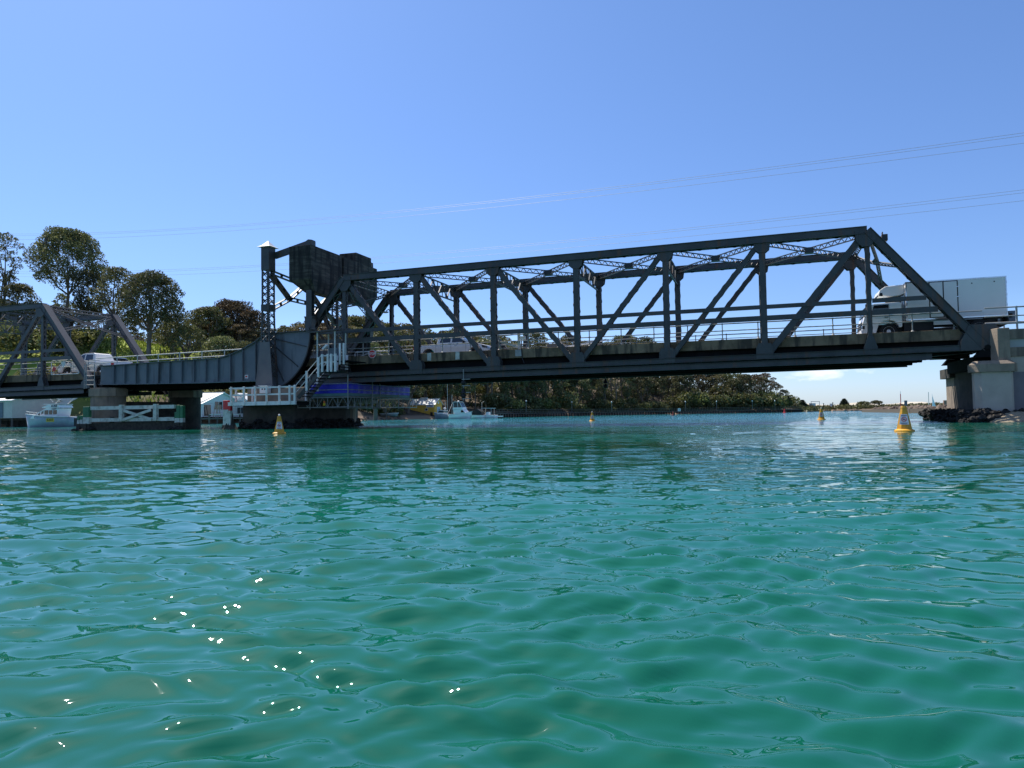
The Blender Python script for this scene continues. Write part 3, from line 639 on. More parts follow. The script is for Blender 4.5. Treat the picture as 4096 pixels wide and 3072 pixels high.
# ---------------------------------------------------------- bascule tower
tower = thing('bascule_tower', 'dark lattice steel tower pair with white pyramid caps beside the concrete counterweight', 'tower', (0, 3, 2.5))
def column(y0, y1, near):
    x0, x1 = -.33, .22; zt = 10.05
    hb = MB(); hb.box(x0-.02, x1+.02, y0-.02, y1+.02, 10.05, 11.52); part('head_box', hb, STEEL, tower)
    hb = MB(); xc, yc = (x0+x1)/2, (y0+y1)/2
    hb.add([(x0-.2, y0-.2, 11.52), (x1+.2, y0-.2, 11.52), (x1+.2, y1+.2, 11.52), (x0-.2, y1+.2, 11.52), (x0-.03, y0-.03, 11.61), (x1+.03, y0-.03, 11.61), (x1+.03, y1+.03, 11.61), (x0-.03, y1+.03, 11.61), (xc, yc, 11.98)],
           [(0,3,2,1), (0,1,5,4), (1,2,6,5), (2,3,7,6), (3,0,4,7), (4,5,8), (5,6,8), (6,7,8), (7,4,8)])
    part('pyramid_cap', hb, WHITEC, tower)
    lv = [(10.05, 0), (7.85, 0), (7.45, 0), (5.45, .05), (2.75, .22)]
    def cor(z): return np.interp(z, [2.75, 5.45, 7.45, 12], [.22, .06, 0, 0])
    for a, b in ((-1, -1), (1, -1), (1, 1), (-1, 1)):
        mb = MB(); pts = []
        for z in (10.05, 7.45, 5.45, 2.75): e = cor(z); pts.append(((x0-e if a < 0 else x1+e)-a*.04, (y0 if b < 0 else y1)-b*.04, z))
        for p, q in zip(pts, pts[1:]): mb.beam(p, q, .085, .085, (0, 1, 0))
        part('corner_leg', mb, STEEL, tower)
    mb = MB(); mb.box(x0-.025, x1+.025, y0-.025, y1+.025, 7.45, 7.85); part('belt_plate', mb, STEEL, tower)
    def panel(p00, p10, za, zb_, n, ya=None):
        """double X lacing on a face running from p00 to p10"""
        mb = MB()
        for i in range(n):
            z0 = za+(zb_-za)*i/n; z1 = za+(zb_-za)*(i+1)/n
            e0, e1 = cor(z0), cor(z1)
            def pt(s_, z, e):
                x = (x0-e)+(x1-x0+2*e)*s_[0]; y = y0+(y1-y0)*s_[1]; return Vector((x, y, z))
            nrm = (0, 1, 0) if p00[1] == p10[1] else (1, 0, 0)
            mb.beam(pt(p00, z0, e0), pt(p10, z1, e1), .018, .055, nrm) if False else mb.beam(pt(p00, z0, e0), pt(p10, z1, e1), .055, .015, nrm)
            mb.beam(pt(p10, z0, e0), pt(p00, z1, e1), .055, .015, nrm)
        return mb
    for fa, fb in (((0, 0), (1, 0)), ((1, 0), (1, 1)), ((0, 1), (1, 1)), ((0, 0), (0, 1))):
        for za, zb_, n in ((7.87, 10.03, 5), (5.47, 7.43, 4), (3.2, 5.43, 5)):
            if za < 5 and fa == (0, 0) and fb == (1, 0): continue
            mb = panel(fa, fb, za, zb_, n); part('lattice', mb, STEEL, tower, kind='stuff')
    # foot plate on the outer face
    yo = (y0-.03) if near else (y1+.03)
    mb = MB(); mb.prism([(x0-.08, 5.46), (x1+.08, 5.46), (x1+.30, 2.72), (x0-.42, 2.72)], yo-.02, yo+.02); o = part('foot_plate', mb, STEELP, tower)
    mb = MB(); mb.box(x0-.55, x1+.45, y0-.15, y1+.15, 2.5, 2.71); part('base_plate', mb, STEELP, tower)
column(-1.24, -.62, True); column(6.80, 7.42, False)
def batten_brace(p, q, w, parent, m=STEEL, name='cross_brace', nrm=(1, 0, 0)):
    p = Vector(p); q = Vector(q); d = (q-p).normalized(); s_ = d.cross(Vector(nrm)).normalized(); mb = MB()
    for e in (-1, 1): mb.beam(p+s_*(e*w/2), q+s_*(e*w/2), .05, .22, nrm)
    L = (q-p).length; k = max(2, int(L/.75))
    for i in range(k+1): c = p+d*(L*i/k); mb.beam(c-d*.13, c+d*.13, w, .012, nrm)
    part(name, mb, m, parent)
ym = 3.09; xb = -.05; y1c, y2c = 1.3, 2*ym-1.3
batten_brace((xb, -.6, 10.0), (xb, 1.5, 9.85), .22, tower); batten_brace((xb, 1.5, 9.85), (xb, 4.7, 9.85), .22, tower); batten_brace((xb, 4.7, 9.85), (xb, 6.8, 10.0), .22, tower)
zc = 8.55
for s_, f in ((0, 1), (1, -1)):
    yy = lambda v: v if not s_ else 2*ym-v
    batten_brace((xb, yy(-.6), 9.85), (xb, yy(y1c), zc), .26, tower); batten_brace((xb, yy(-.6), 7.65), (xb, yy(y1c), zc), .24, tower)
    batten_brace((xb, yy(y1c), zc), (xb, yy(ym), 9.8), .22, tower)
    batten_brace((xb, yy(y2c), zc), (xb, yy(6.8), 6.2), .24, tower) if not s_ else batten_brace((xb, yy(y2c), zc), (xb, -.6, 6.2), .0001, tower) if False else None
batten_brace((xb, y1c, zc), (xb, y2c, zc), .22, tower)
batten_brace((xb, y2c-1.6, 7.3), (xb, 6.8, 5.2), .3, tower); batten_brace((xb, y2c, zc), (xb, y2c-1.6, 7.3), .22, tower)
# ---------------------------------------------------------- counterweight
cw = thing('counterweight', 'huge blackened board-marked concrete counterweight hung beside the lattice tower above the bascule span', 'counterweight', (2.4, 3.1, 8.5))
CX0, CX1, CY0, CY1 = 1.58, 3.2, -1.05, 7.3; zt = 11.42; zm = 9.30; zb_ = 8.55
def cw_body(y0, y1, endlo, endhi):
    mb = MB(); a = .62 if endlo else 0; b = .62 if endhi else 0
    V = [(CX0, y0, zt), (CX1, y0, zt), (CX1, y1, zt), (CX0, y1, zt), (CX0, y0, zm), (CX1, y0, zm), (CX1, y1, zm), (CX0, y1, zm),
         (CX0+.75, y0+a, zb_), (CX1-.12, y0+a, zb_), (CX1-.12, y1-b, zb_), (CX0+.75, y1-b, zb_)]
    mb.add(V, [(0,1,2,3), (0,4,5,1), (1,5,6,2), (2,6,7,3), (3,7,4,0), (4,8,9,5), (5,9,10,6), (6,10,11,7), (7,11,8,4), (11,10,9,8)]); return mb
part('concrete_block', cw_body(CY0, 2.52, True, False), CWM, cw, bevel=.02); part('concrete_block', cw_body(2.76, CY1, False, True), CWM, cw, bevel=.02)
mb = MB(); mb.box(CX0+.2, CX1-.14, 2.523, 2.757, zb_+.2, zt-.05); part('joint_web', mb, DARKST, cw)
for z in np.arange(9.42, 11.4, .285):
    mb = MB(); mb.box(CX0-.004, CX1+.006, CY0-.006, 2.515, z-.006, z+.006); mb.box(CX0-.004, CX1+.006, 2.765, CY1, z-.006, z+.006); part('form_board_line', mb, CWM, cw, kind='stuff')
mb = MB(); mb.prism([(CX0+.3, zt+.003), (CX1, zt+.003), (CX1, zt+.62), (CX0+.3, zt+.62)], 4.35, 6.45); part('top_block', mb, CWM, cw, bevel=.02)
for ya, yb in ((-.72, -.42), (6.6, 6.9)):
    yc = (ya+yb)/2
    mb = MB(); mb.box(CX1-.62, CX1-.14, ya-.08, yb+.08, zt+.003, zt+.30); mb.prism([(CX1-.62, zt+.3), (CX1-.14, zt+.3), (CX1-.14, zt+.38), (CX1-.4, zt+.42)], ya-.06, yb+.06); part('pivot_bracket', mb, STEEL, cw)
    mb = MB(); mb.beam((.2, yc, 11.05), (CX1-.42, yc, zt+.20), .14, .42); part('top_link', mb, STEEL, cw)
    x = CX1-.40
    mb = MB(); mb.box(x-.20, x+.20, yc-.17, yc-.13, 6.95, zb_+.1); mb.box(x-.20, x+.20, yc+.13, yc+.17, 6.95, zb_+.1); mb.box(x-.03, x+.03, yc-.13, yc+.13, 6.95, zb_+.1); part('link_post', mb, STEEL, cw)
    mb = MB(); mb.prism([(x-.32, 6.99), (x+.32, 6.99), (x+.26, 6.86), (x+.2, 6.3), (x+.08, 6.02), (x-.1, 6.02), (x-.22, 6.3), (x-.26, 6.86)], yc-.22, yc+.22); mb.lathe((x, yc, 6.22), [(.14, -.3), (.14, .3)], 14, 'y'); mb.lathe((x, yc, 6.22), [(.22, -.25), (.22, .25)], 14, 'y'); part('link_shoe', mb, STEEL, cw)
# pinion drive below the sector
pin = thing('pinion_drive', 'small dark pinion gear and bearing under the toothed sector', 'machinery', (SC[0]+.35, YG, 2.6))
px_, pz_ = SC[0]+.55, SC[1]-SR-.42
mb = MB(); mb.lathe((px_, YG, pz_), [(.30, -.1), (.34, -.08), (.34, .08), (.30, .1)], 24, 'y'); mb.lathe((px_, YG, pz_), [(.1, -.35), (.1, .35)], 12, 'y')
for i in range(16): t = i*math.pi/8; mb.beam((px_+.32*math.cos(t), YG, pz_+.32*math.sin(t)), (px_+.41*math.cos(t), YG, pz_+.41*math.sin(t)), .06, .2, (0, 1, 0))
part('gear', mb, DARKST, pin)
mb = MB(); mb.prism([(px_-.35, 2.5), (px_+.35, 2.5), (px_+.16, pz_+.1), (px_-.16, pz_+.1)], YG-.32, YG-.2); mb.prism([(px_-.35, 2.5), (px_+.35, 2.5), (px_+.16, pz_+.1), (px_-.16, pz_+.1)], YG+.2, YG+.32); part('bearing_block', mb, DARKST, pin)
# ---------------------------------------------------------- piers
def octo(cx, cy, r, n=8, rot=.5, sx=1, sy=1): return [(cx+sx*r*math.cos((i+rot)*2*math.pi/n), cy+sy*r*math.sin((i+rot)*2*math.pi/n)) for i in range(n)]
def rockpile(name, pts, seed, label, parent=None, m=OYST, size=.22):
    rn = random.Random(seed); mb = MB()
    for x, y, z in pts:
        s_ = size*rn.uniform(.6, 1.3); k = len(mb.v); mb.sphere((x, y, z), s_, 7, 5, (rn.uniform(.8, 1.3), rn.uniform(.8, 1.3), rn.uniform(.5, .9)))
        for i in range(k, len(mb.v)): v = mb.v[i]; mb.v[i] = (v[0]+rn.uniform(-.3, .3)*s_, v[1]+rn.uniform(-.3, .3)*s_, v[2]+rn.uniform(-.25, .25)*s_)
    return part(name, mb, m, parent, kind='stuff')
# left pier: two round columns with octagonal caps, a wall between, and a white timber fender
lp = thing('bridge_pier', 'concrete pier of two round columns with octagonal caps behind a white cross-braced fender', 'pier', (-13, 3, -1))
def octbox(mb, cx, cy, r, z0, z1, ch=.08):
    a = octo(cx, cy, r); mb.prism(a, z0, z1-ch, 'z'); b = [(cx+(x-cx)*.93, cy+(y-cy)*.93) for x, y in a]
    mb.prism(b, z1-ch, z1, 'z'); return mb
cL = PY(381, 1600, -.3); cR = PY(640, 1600, 6.4)
for i, (c, r) in enumerate((((-14.35, .2), 1.12), ((-13.1, 6.2), 1.12))):
    mb = MB(); mb.lathe((c[0], c[1], -1.5), [(r, 0), (r, 3.85)], 32); part('round_column', mb, CONCB if i == 0 else PIERD, lp, smooth=False)
    mb = MB(); octbox(mb, c[0], c[1], r*1.17, 2.352, 2.95); part('column_cap', mb, CONCB, lp)
mb = MB(); mb.beam((-14.3, .8, .5), (-13.2, 5.6, .5), .9, 3.0); part('web_wall', mb, PIERD, lp)
mb = MB(); mb.box(-14.9, -13.8, -.3, .3, 2.952, 3.05); part('bearing_plate', mb, DARKST, lp); mb = MB(); mb.box(-13.6, -12.6, 5.9, 6.6, 2.952, 3.05); part('bearing_plate', mb, DARKST, lp)
rn = random.Random(4)
rockpile('oyster_crust', [(x+rn.uniform(-.1, .1), y, rn.uniform(-.1, .25)) for x in np.arange(-15.7, -12.2, .28) for y in (-1.1, -.6)], 3, '', lp)
fen = thing('timber_fender', 'white timber fender with an X brace and green piles at the left pier', 'fender', (-11, -1.6, 0))
YN = -1.7
def bt(pa, pb, y=YN): a = PY(*pa, y); b = PY(*pb, y); return a, b
for py in (1636, 1683):
    a, b = bt((338, py-2), (700, py+2)); a.x = PY(338, py, YN).x; mb = MB(); mb.beam((a.x, YN, a.z), (b.x, YN, a.z), .16, .24); part('rail_beam', mb, TIMBW, fen)
a, b = bt((500, 1642), (612, 1678)); zt1, zb1 = a.z, b.z
for i, (x0_, x1_) in enumerate(((a.x, b.x), (b.x, a.x))): mb = MB(); mb.beam((x0_, YN-.12-.07*i, zt1), (x1_, YN-.12-.07*i, zb1), .06, .17); part('cross_timber', mb, TIMBW, fen)
for px in (490, 627):
    c = PY(px, 1660, YN-.05); mb = MB(); mb.box(c.x-.13, c.x+.13, YN-.24, YN-.02, .62, 1.7); part('post', mb, TIMBW, fen)
for px in (440, 490, 560, 627, 670): c = PY(px, 1700, YN+.1); mb = MB(); mb.lathe((c.x, YN+.25, -1.6), [(.16, 0), (.17, 1.5), (.14, 2.5)], 9); mb.jitter(.015, px); part('pile', mb, MARINE, fen)
mb = MB(); mb.box(PY(352, 1700, YN).x, PY(692, 1700, YN).x, YN+.1, YN+.5, -.6, .5); mb.jitter(.05); part('tidal_waler', mb, MARINE, fen)
def painted_pile(px, y, zt_, w, c1, c2, split, parent, zlow=.45):
    c = PY(px, 1680, y); mb = MB(); mb.box(c.x-w/2, c.x+w/2, y-w/2, y+w/2, split+.002, zt_); part('painted_pile_top', mb, c1, parent, bevel=.02)
    mb = MB(); mb.box(c.x-w/2, c.x+w/2, y-w/2, y+w/2, zlow, split); part('painted_pile_band', mb, c2, parent, bevel=.02)
    mb = MB(); mb.box(c.x-w/2-.04, c.x+w/2+.04, y-w/2-.04, y+w/2+.04, -1.5, zlow-.002); mb.jitter(.05, px); part('pile_foot', mb, MARINE, parent); return c
for px, zt_, w, sp_ in ((330, 1.03, .24, .75), (345, 1.62, .30, .9), (355, 1.62, .24, .9), (318, 1.02, .22, .72)): painted_pile(px, YN-.05-.02*(px % 3), zt_, w, GREENP, TIMBW, sp_, fen)
for px, zt_, w in ((717, 1.6, .26), (730, 1.55, .24), (708, 1.15, .22)): painted_pile(px, YN-.02*(px % 4), zt_, w, GREENP, TIMBW, .75, fen)
rockpile('oyster_crust', [(PY(p_, 1710, YN).x, YN-.25+rn.uniform(-.2, .2), rn.uniform(-.12, .12)) for p_ in range(308, 370, 5)] + [(PY(p_, 1710, YN).x, YN-.15, rn.uniform(-.12, .1)) for p_ in range(685, 740, 7)], 9, '', fen, size=.2)
# ladder at the left pier
ld = thing('access_ladder', 'galvanised caged ladder between the left truss and the grey girder', 'ladder', (-15.6, -.8, 2.8))
for px in (338, 358, 378):
    a = PY(px, 1458, -.95); b = PY(px, 1545, -.95); mb = MB(); mb.tube([(a.x, -.95-(.25 if px == 358 else 0), a.z), (a.x, -.95-(.25 if px == 358 else 0), 2.9)], .03); part('upright', mb, TUBE, ld)
xa, xb2 = PY(338, 1500, -.95).x, PY(378, 1500, -.95).x
for z in np.arange(3.15, 5.0, .32): mb = MB(); mb.tube([(xa, -.95, z), ((xa+xb2)/2, -1.2, z), (xb2, -.95, z)], .022); part('rung', mb, TUBE, ld)
# bascule pier
bp_ = thing('bridge_pier', 'massive dark concrete bascule pier with an oyster-covered base under the lattice tower', 'pier', (0, 3, -1))
foot = [(-1.45, -1.6), (2.35, -1.6), (2.35, 4.3), (1.3, 7.7), (-1.45, 7.7)]
mb = MB(); mb.prism(foot, .35, 1.62, 'z'); part('pier_body', mb, PIERD, bp_)
mb = MB(); mb.prism([(x*1.06+(-.05), y*1.02-.05) for x, y in foot], -1.6, .35, 'z'); part('pier_footing', mb, OYST, bp_)
mb = MB(); mb.prism([(-1.2, -1.5), (3.0, -1.5), (3.0, 7.6), (-1.2, 7.6)], 1.625, 2.5, 'z'); part('pier_head', mb, CONCB, bp_)
mb = MB(); mb.lathe((.9, 5.9, .3), [(1.15, 0), (1.15, 1.3)], 20); part('round_column', mb, CONCB, bp_)
pts = []
for i in range(len(foot)):
    a = Vector(foot[i]); b = Vector(foot[(i+1) % 5])
    for t in np.arange(0, (b-a).length, .16): c = a+(b-a).normalized()*t; n_ = Vector(((b-a).y, -(b-a).x)).normalized(); pts += [(c.x+n_.x*.12, c.y+n_.y*.12, rn.uniform(-.05, .5)), (c.x+n_.x*.3, c.y+n_.y*.3, rn.uniform(-.25, .15))]
rockpile('oyster_crust', pts, 5, '', bp_, size=.17)
# cantilevered platform with white railing
pf = thing('pier_platform', 'narrow platform with a white timber railing around the bascule pier', 'platform', (1, -2.6, 1.6))
XL, XR = PY(914, 1600, -3.1).x, PY(1186, 1600, -3.1).x; zd = 1.66
mb = MB(); mb.box(XL, XR, -3.1, -1.63, zd-.03, zd+.02); part('deck_boards', mb, TIMB, pf)
mb = MB(); mb.box(XL, XR, -3.16, -3.105, zd-.22, zd+.0); part('white_fascia', mb, WHITE, pf)
for x in np.linspace(XL+.3, XR-.2, 5): mb = MB(); mb.box(x-.06, x+.06, -3.0, -1.62, zd-.24, zd-.035); part('bearer', mb, DARKST, pf)
def wpost(x, y, z0, z1, w=.1, parent=pf, m=WHITE): mb = MB(); mb.box(x-w/2, x+w/2, y-w/2, y+w/2, z0, z1); return part('railing_post', mb, m, parent, bevel=.008)
rx = [PY(p_, 1600, -3.14).x for p_ in (927, 978, 1023, 1069, 1120, 1161, 1181)]
for x in rx: wpost(x, -3.2, zd-.2, zd+.92)
for z in (zd+.84, zd+.42): mb = MB(); mb.box(rx[0]-.05, rx[-1], -3.14, -3.09, z-.045, z+.045); part('railing_board', mb, WHITE, pf)
for y in (-2.5, -1.75): wpost(XL+.06, y, zd, zd+.9)
for z in (zd+.84, zd+.42): mb = MB(); mb.box(XL+.02, XL+.07, -3.08, -1.65, z-.04, z+.04); part('railing_board', mb, WHITE, pf)
for x in (XL+.7,): wpost(x, -1.75, zd, zd+.9)
cab = thing('electrical_cabinet', 'white electrical box with two round openings fixed to the pier behind the white railing', 'cabinet', (1.2, -1.6, 1.9))
a = PY(1038, 1545, -2.0); b = PY(1068, 1572, -2.0); mb = MB(); mb.box(a.x, b.x, -2.0, -1.62, b.z, a.z); part('box', mb, WHITEC, cab, bevel=.01)
mb = MB(); mb.box(a.x-.04, b.x+.05, -2.1, -1.6, a.z+.002, a.z+.04); part('lid', mb, WHITEC, cab)
for t in (.38, .72): mb = MB(); mb.lathe((a.x+(b.x-a.x)*t, -2.012, (a.z+b.z)/2+.03), [(.045, -.01), (.045, .01)], 12, 'y'); part('opening', mb, BLACK, cab)
# red and white dolphin pile
dl = thing('dolphin_pile', 'red and white painted timber dolphin pile cluster left of the white platform', 'pile', (-1.4, -2.8, 0))
YD = -2.9
for px, zt_, w in ((903, 1.78, .24), (911, 1.78, .26), (920, 1.5, .22)):
    c = painted_pile(px, YD-.03*(px % 3), zt_, w, REDP, TIMBW, 1.22 if px < 915 else 1.15, dl, .25)
mb = MB(); c = PY(918, 1690, YD); mb.lathe((c.x, YD, -1.3), [(.5, 0), (.48, 1.2), (.25, 1.6), (.12, 2.3)], 9); mb.jitter(.09, 3); part('pile_foot', mb, MARINE, dl)
# stairs up to the road
st = thing('access_stair', 'steel stair with white timber posts climbing from the platform to the road', 'stairs', (3.8, -2.3, 1.7))
YS0, YS1 = -2.75, -1.75
A = PY(1192, 1592, YS0); B_ = PY(1286, 1482, YS0)
for y in (YS0, YS1): mb = MB(); mb.beam((A.x, y, A.z), (B_.x, y, B_.z), .06, .22); part('stringer', mb, STEEL, st)
for i in range(9):
    t = (i+.5)/9; mb = MB(); x = A.x+(B_.x-A.x)*t; z = A.z+(B_.z-A.z)*t; mb.box(x-.1, x+.1, YS0+.03, YS1-.03, z-.01, z+.03); part('tread', mb, DARKST, st)
sl_ = (B_.z-A.z)/(B_.x-A.x)
for y in (YS0-.06, YS1+.06):
    for px, h0 in ((1181, 0), (1228, 0), (1275, 0)):
        x = PY(px, 1540, YS0).x + .02; z = A.z+sl_*(x-A.x); wpost(x, y, z-.22, z+.95, .11, st)
    for h in (.88, .45):
        xa_, xb_ = PY(1181, 1540, YS0).x, PY(1290, 1480, YS0).x; mb = MB(); mb.tube([(xa_, y+.02, A.z+sl_*(xa_-A.x)+h), (xb_, y+.02, A.z+sl_*(xb_-A.x)+h)], .02, 6); part('handrail_tube', mb, WHITE, st)
LX0, LX1 = B_.x, PY(1345, 1482, YS0).x; zl = PY(1300, 1481, YS0).z
mb = MB(); mb.box(LX0, LX1, YS0, YS1+.3, zl-.1, zl-.02); part('landing', mb, STEEL, st)
for px in (1290, 1312, 1326, 1342): wpost(PY(px, 1440, YS0).x, YS0-.02, zl-.1, zl+.95, .11, st)
wpost(PY(1303, 1440, YS0).x, YS1+.25, zl, zl+.95, .1, st); wpost(LX1, YS1+.2, zl, zl+.95, .1, st)
for z in (zl+.86, zl+.48): mb = MB(); mb.box(LX0-.02, LX1, YS0+.04, YS0+.08, z-.04, z+.04); part('railing_board', mb, WHITE, st)
ux = PY(1378, 1450, -2.0).x
for i in range(4):
    t = i/4; mb = MB(); x = LX1+(ux-LX1)*t; mb.box(x, x+.2, YS0+.3, YS1+.2, zl+.16*i, zl+.16*i+.04); part('tread', mb, DARKST, st)
mb = MB(); mb.box(ux-.5, ux+.5, -2.4, -.3, 3.93, 3.99); part('upper_landing', mb, DARKST, st)
for px, z0_, z1_ in ((1360, 3.85, 4.9), (1375, 3.85, 4.9)): wpost(PY(px, 1420, -2.45).x, -2.45, 3.75, 5.0, .1, st)
# shelter
sh = thing('control_shelter', 'small flat-roofed open shelter on four poles at the top of the stair', 'shelter', (5, -1.6, 4))
r0 = PY(1280, 1335, -2.2); r1 = PY(1378, 1325, -1.2)
mb = MB(); mb.add([(3.9, -2.5, 5.70), (5.9, -2.5, 5.78), (5.9, -.9, 5.98), (3.9, -.9, 5.90), (3.9, -2.5, 5.78), (5.9, -2.5, 5.86), (5.9, -.9, 6.06), (3.9, -.9, 5.98)], [(0,3,2,1), (4,5,6,7), (0,1,5,4), (1,2,6,5), (2,3,7,6), (3,0,4,7)]); part('roof', mb, STEEL, sh)
for x, y in ((4.45, -2.3), (5.65, -2.3), (4.45, -1.1), (5.65, -1.1)): mb = MB(); mb.tube([(x, y, 3.5), (x, y, 5.75)], .045, 8); part('pole', mb, TUBEW, sh)
mb = MB(); mb.box(4.7, 5.3, -1.5, -1.1, 4.0, 4.85); part('console', mb, SLATE, sh); mb = MB(); mb.beam((4.6, -1.9, 4.75), (4.9, -1.9, 5.0), .25, .12); part('lamp_housing', mb, WHITEC, sh)
# hanging scaffold with the blue sheet
sc = thing('hanging_scaffold', 'galvanised hanging scaffold with truss girders below the bridge beside the bascule pier', 'scaffold', (4, 2, 1.3))
def girder_truss(pts, z0, z1, n, name='scaffold_truss'):
    mb = MB(); a, b = Vector(pts[0]), Vector(pts[1])
    for z in (z0, z1): mb.tube([(a.x, a.y, z), (b.x, b.y, z)], .03, 6)
    for i in range(n+1):
        c = a+(b-a)*(i/n); mb.tube([(c.x, c.y, z0), (c.x, c.y, z1)], .018, 5)
        if i < n:
            d = a+(b-a)*((i+.5)/n); e = a+(b-a)*((i+1)/n); mb.tube([(c.x, c.y, z0), (d.x, d.y, z1)], .013, 5); mb.tube([(d.x, d.y, z1), (e.x, e.y, z0)], .013, 5)
    part(name, mb, TUBE, sc)
XS0, XS1, YA, YB = 2.9, 5.95, -1.35, 6.9
girder_truss([(XS0-.5, YA, 0), (XS1, YA, 0)], 1.27, 1.86, 5); girder_truss([(XS1, YA, 0), (XS1, YB+1.1, 0)], 1.27, 1.86, 13); girder_truss([(XS0, YB, 0), (XS1, YB, 0)], 1.27, 1.86, 5); girder_truss([(XS0, YA+.9, 0), (XS0, YB, 0)], 1.27, 1.86, 10)
mb = MB(); mb.box(XS0, XS1-.05, YA+.05, YB-.1, 1.87, 1.92); part('plank_deck', mb, TIMB, sc)
for (x, y) in ((XS0+.4, YA), (XS1, YA), (XS1, 1.6), (XS1, 2.6), (XS1, 5.2), (XS1, YB), (XS0+.4, YB)): mb = MB(); mb.tube([(x, y-.02, 1.15), (x, y-.02, 3.2)], .028, 6); part('hanger_tube', mb, TUBE, sc)
for z in (2.68, 2.32):
    mb = MB(); mb.tube([(XS0+.3, YA-.04, z), (XS1+.04, YA-.04, z)], .022, 6); part('guard_tube', mb, TUBE, sc); mb = MB(); mb.tube([(XS1+.04, YA, z), (XS1+.04, YB, z)], .022, 6); part('guard_tube', mb, TUBE, sc)
mb = MB(); mb.box(XS0+.4, XS1-.02, YA+.01, YA+.05, 1.93, 2.10); mb.box(XS1-.05, XS1-.01, YA+.05, YB, 1.93, 2.10); part('toe_board', mb, TEALB, sc)
def sheet(x0, y0, x1, y1, z0, z1, n=26):
    mb = MB(); rn2 = random.Random(int(x1*10+y1)); cols = []
    nx = Vector((x1-x0, y1-y0)).normalized(); nn = Vector((nx.y, -nx.x))
    for i in range(n+1):
        t = i/n; b = .03*math.sin(i*1.1)+rn2.uniform(-.012, .012)
        for j in range(4): z = z0+(z1-z0)*j/3; o = b*math.sin(j*1.05+.3); mb.v.append((x0+(x1-x0)*t+nn.x*o, y0+(y1-y0)*t+nn.y*o, z))
    for i in range(n):
        for j in range(3): mb.f.append((i*4+j, (i+1)*4+j, (i+1)*4+j+1, i*4+j+1))
    k = len(mb.v); mb.v += [(v[0]-nn.x*.012, v[1]-nn.y*.012, v[2]) for v in mb.v[:k]]; mb.f += [tuple(i+k for i in reversed(f)) for f in list(mb.f)]; return mb
t_ = thing('tarpaulin', 'deep blue sheeting wrapped around the hanging scaffold', 'tarpaulin', (4, 2, 2.1))
part('front_sheet', sheet(XS0+.35, YA+.03, XS1, YA+.03, 2.11, 2.72), BLUET, t_, smooth=True); part('side_sheet', sheet(XS1, YA+.03, XS1, YB, 2.11, 2.72, 60), BLUET, t_, smooth=True)
for (px, py, y, lb) in ((1163, 1618, YA-.1, 'orange and yellow lamp hung at the left end of the scaffold'), (1297, 1613, YA-.1, 'orange and yellow lamp hung mid scaffold, right of the stair')):
    c = PY(px, py, y); o = thing('warning_lamp', lb, 'lamp', tuple(c)); mb = MB(); mb.lathe((c.x, c.y, c.z), [(.05, 0), (.06, .04), (.05, .12), (.02, .15)], 10); part('lens', mb, ORANGE, o); mb = MB(); mb.box(c.x-.06, c.x+.06, c.y-.04, c.y+.04, c.z-.14, c.z-.003); part('battery', mb, YSIGN, o)
# right pier, pilaster and abutment
rp = thing('bridge_pier', 'pale concrete pier with a brown chamfered cap and tall pilaster at the right end', 'pier', (39.6, 3, -1))
oc = [(38.88, -.72), (39.12, -1.0), (40.30, -1.0), (40.42, -.85), (40.42, .25), (39.3, .25), (38.88, -.35)]
mb = MB(); mb.prism(oc, .35, 2.30, 'z'); part('column', mb, CONC, rp, bevel=.02)
cc = (39.65, -.4); capo = [(cc[0]+(x-cc[0])*1.20, cc[1]+(y-cc[1])*1.2) for x, y in oc]
mb = MB(); mb.prism(capo, 2.30, 2.66, 'z'); part('cap', mb, CONCB, rp)
k = MB(); n = len(capo); inn = [(cc[0]+(x-cc[0])*.95, cc[1]+(y-cc[1])*.93) for x, y in oc]
k.add([(x, y, 2.66) for x, y in capo]+[(x, y, 2.82) for x, y in inn], [tuple(range(n, 2*n))]+[(i, (i+1) % n, (i+1) % n+n, i+n) for i in range(n)]); part('cap_bevel', k, CONCB, rp)
PX0, PX1 = PY(3993, 1400, -.8).x, PY(4042, 1400, -.8).x
mb = MB(); mb.prism([(PX0, -.80), (PX1, -.80), (PX1, -.25), (PX0-.18, -.25)], 2.80, 4.33, 'z'); part('pilaster', mb, CONCB, rp, bevel=.03)
wx = 39.75
mb = MB(); mb.box(39.45, wx+.6, .26, 5.5, .35, 2.5); part('web_wall', mb, PIERD, rp)  # dark concrete here puts the deep shade under the deck into the colour
mb = MB(); mb.box(39.448, 40.5, 5.501, 7.3, .35, 2.3); part('column', mb, CONCB, rp); mb = MB(); mb.box(39.2, 40.8, 5.302, 7.5, 2.3, 2.82); part('cap', mb, PIERD, rp)  # far cap in the dark concrete, its shade put into the colour
mb = MB(); mb.box(39.1, 40.5, .3, 5.3, 2.505, 3.1); part('crosshead', mb, DARKST, rp)
mb = MB(); mb.prism([(x*1.0, y) for x, y in ((38.3, -1.35), (40.7, -1.4), (41, 8), (38.7, 8))], -1.5, .36, 'z'); part('footing', mb, OYST, rp)
pts = [(rn.uniform(38.15, 40.9), rn.uniform(-1.7, -1.0), 0) for _ in range(230)] + [(rn.uniform(38.1, 38.8), rn.uniform(-1.3, 7.8), 0) for _ in range(150)]
rockpile('oyster_crust', [(x, y, rn.uniform(.0, .52) if y > -1.35 or x < 38.5 and y > -1 else rn.uniform(-.1, .22)) for x, y, _ in pts], 8, '', rp, size=.15)
ab = thing('abutment_wall', 'long concrete approach wall in pale and purple-grey bands behind the right pilaster', 'wall', (46, 0, 0))
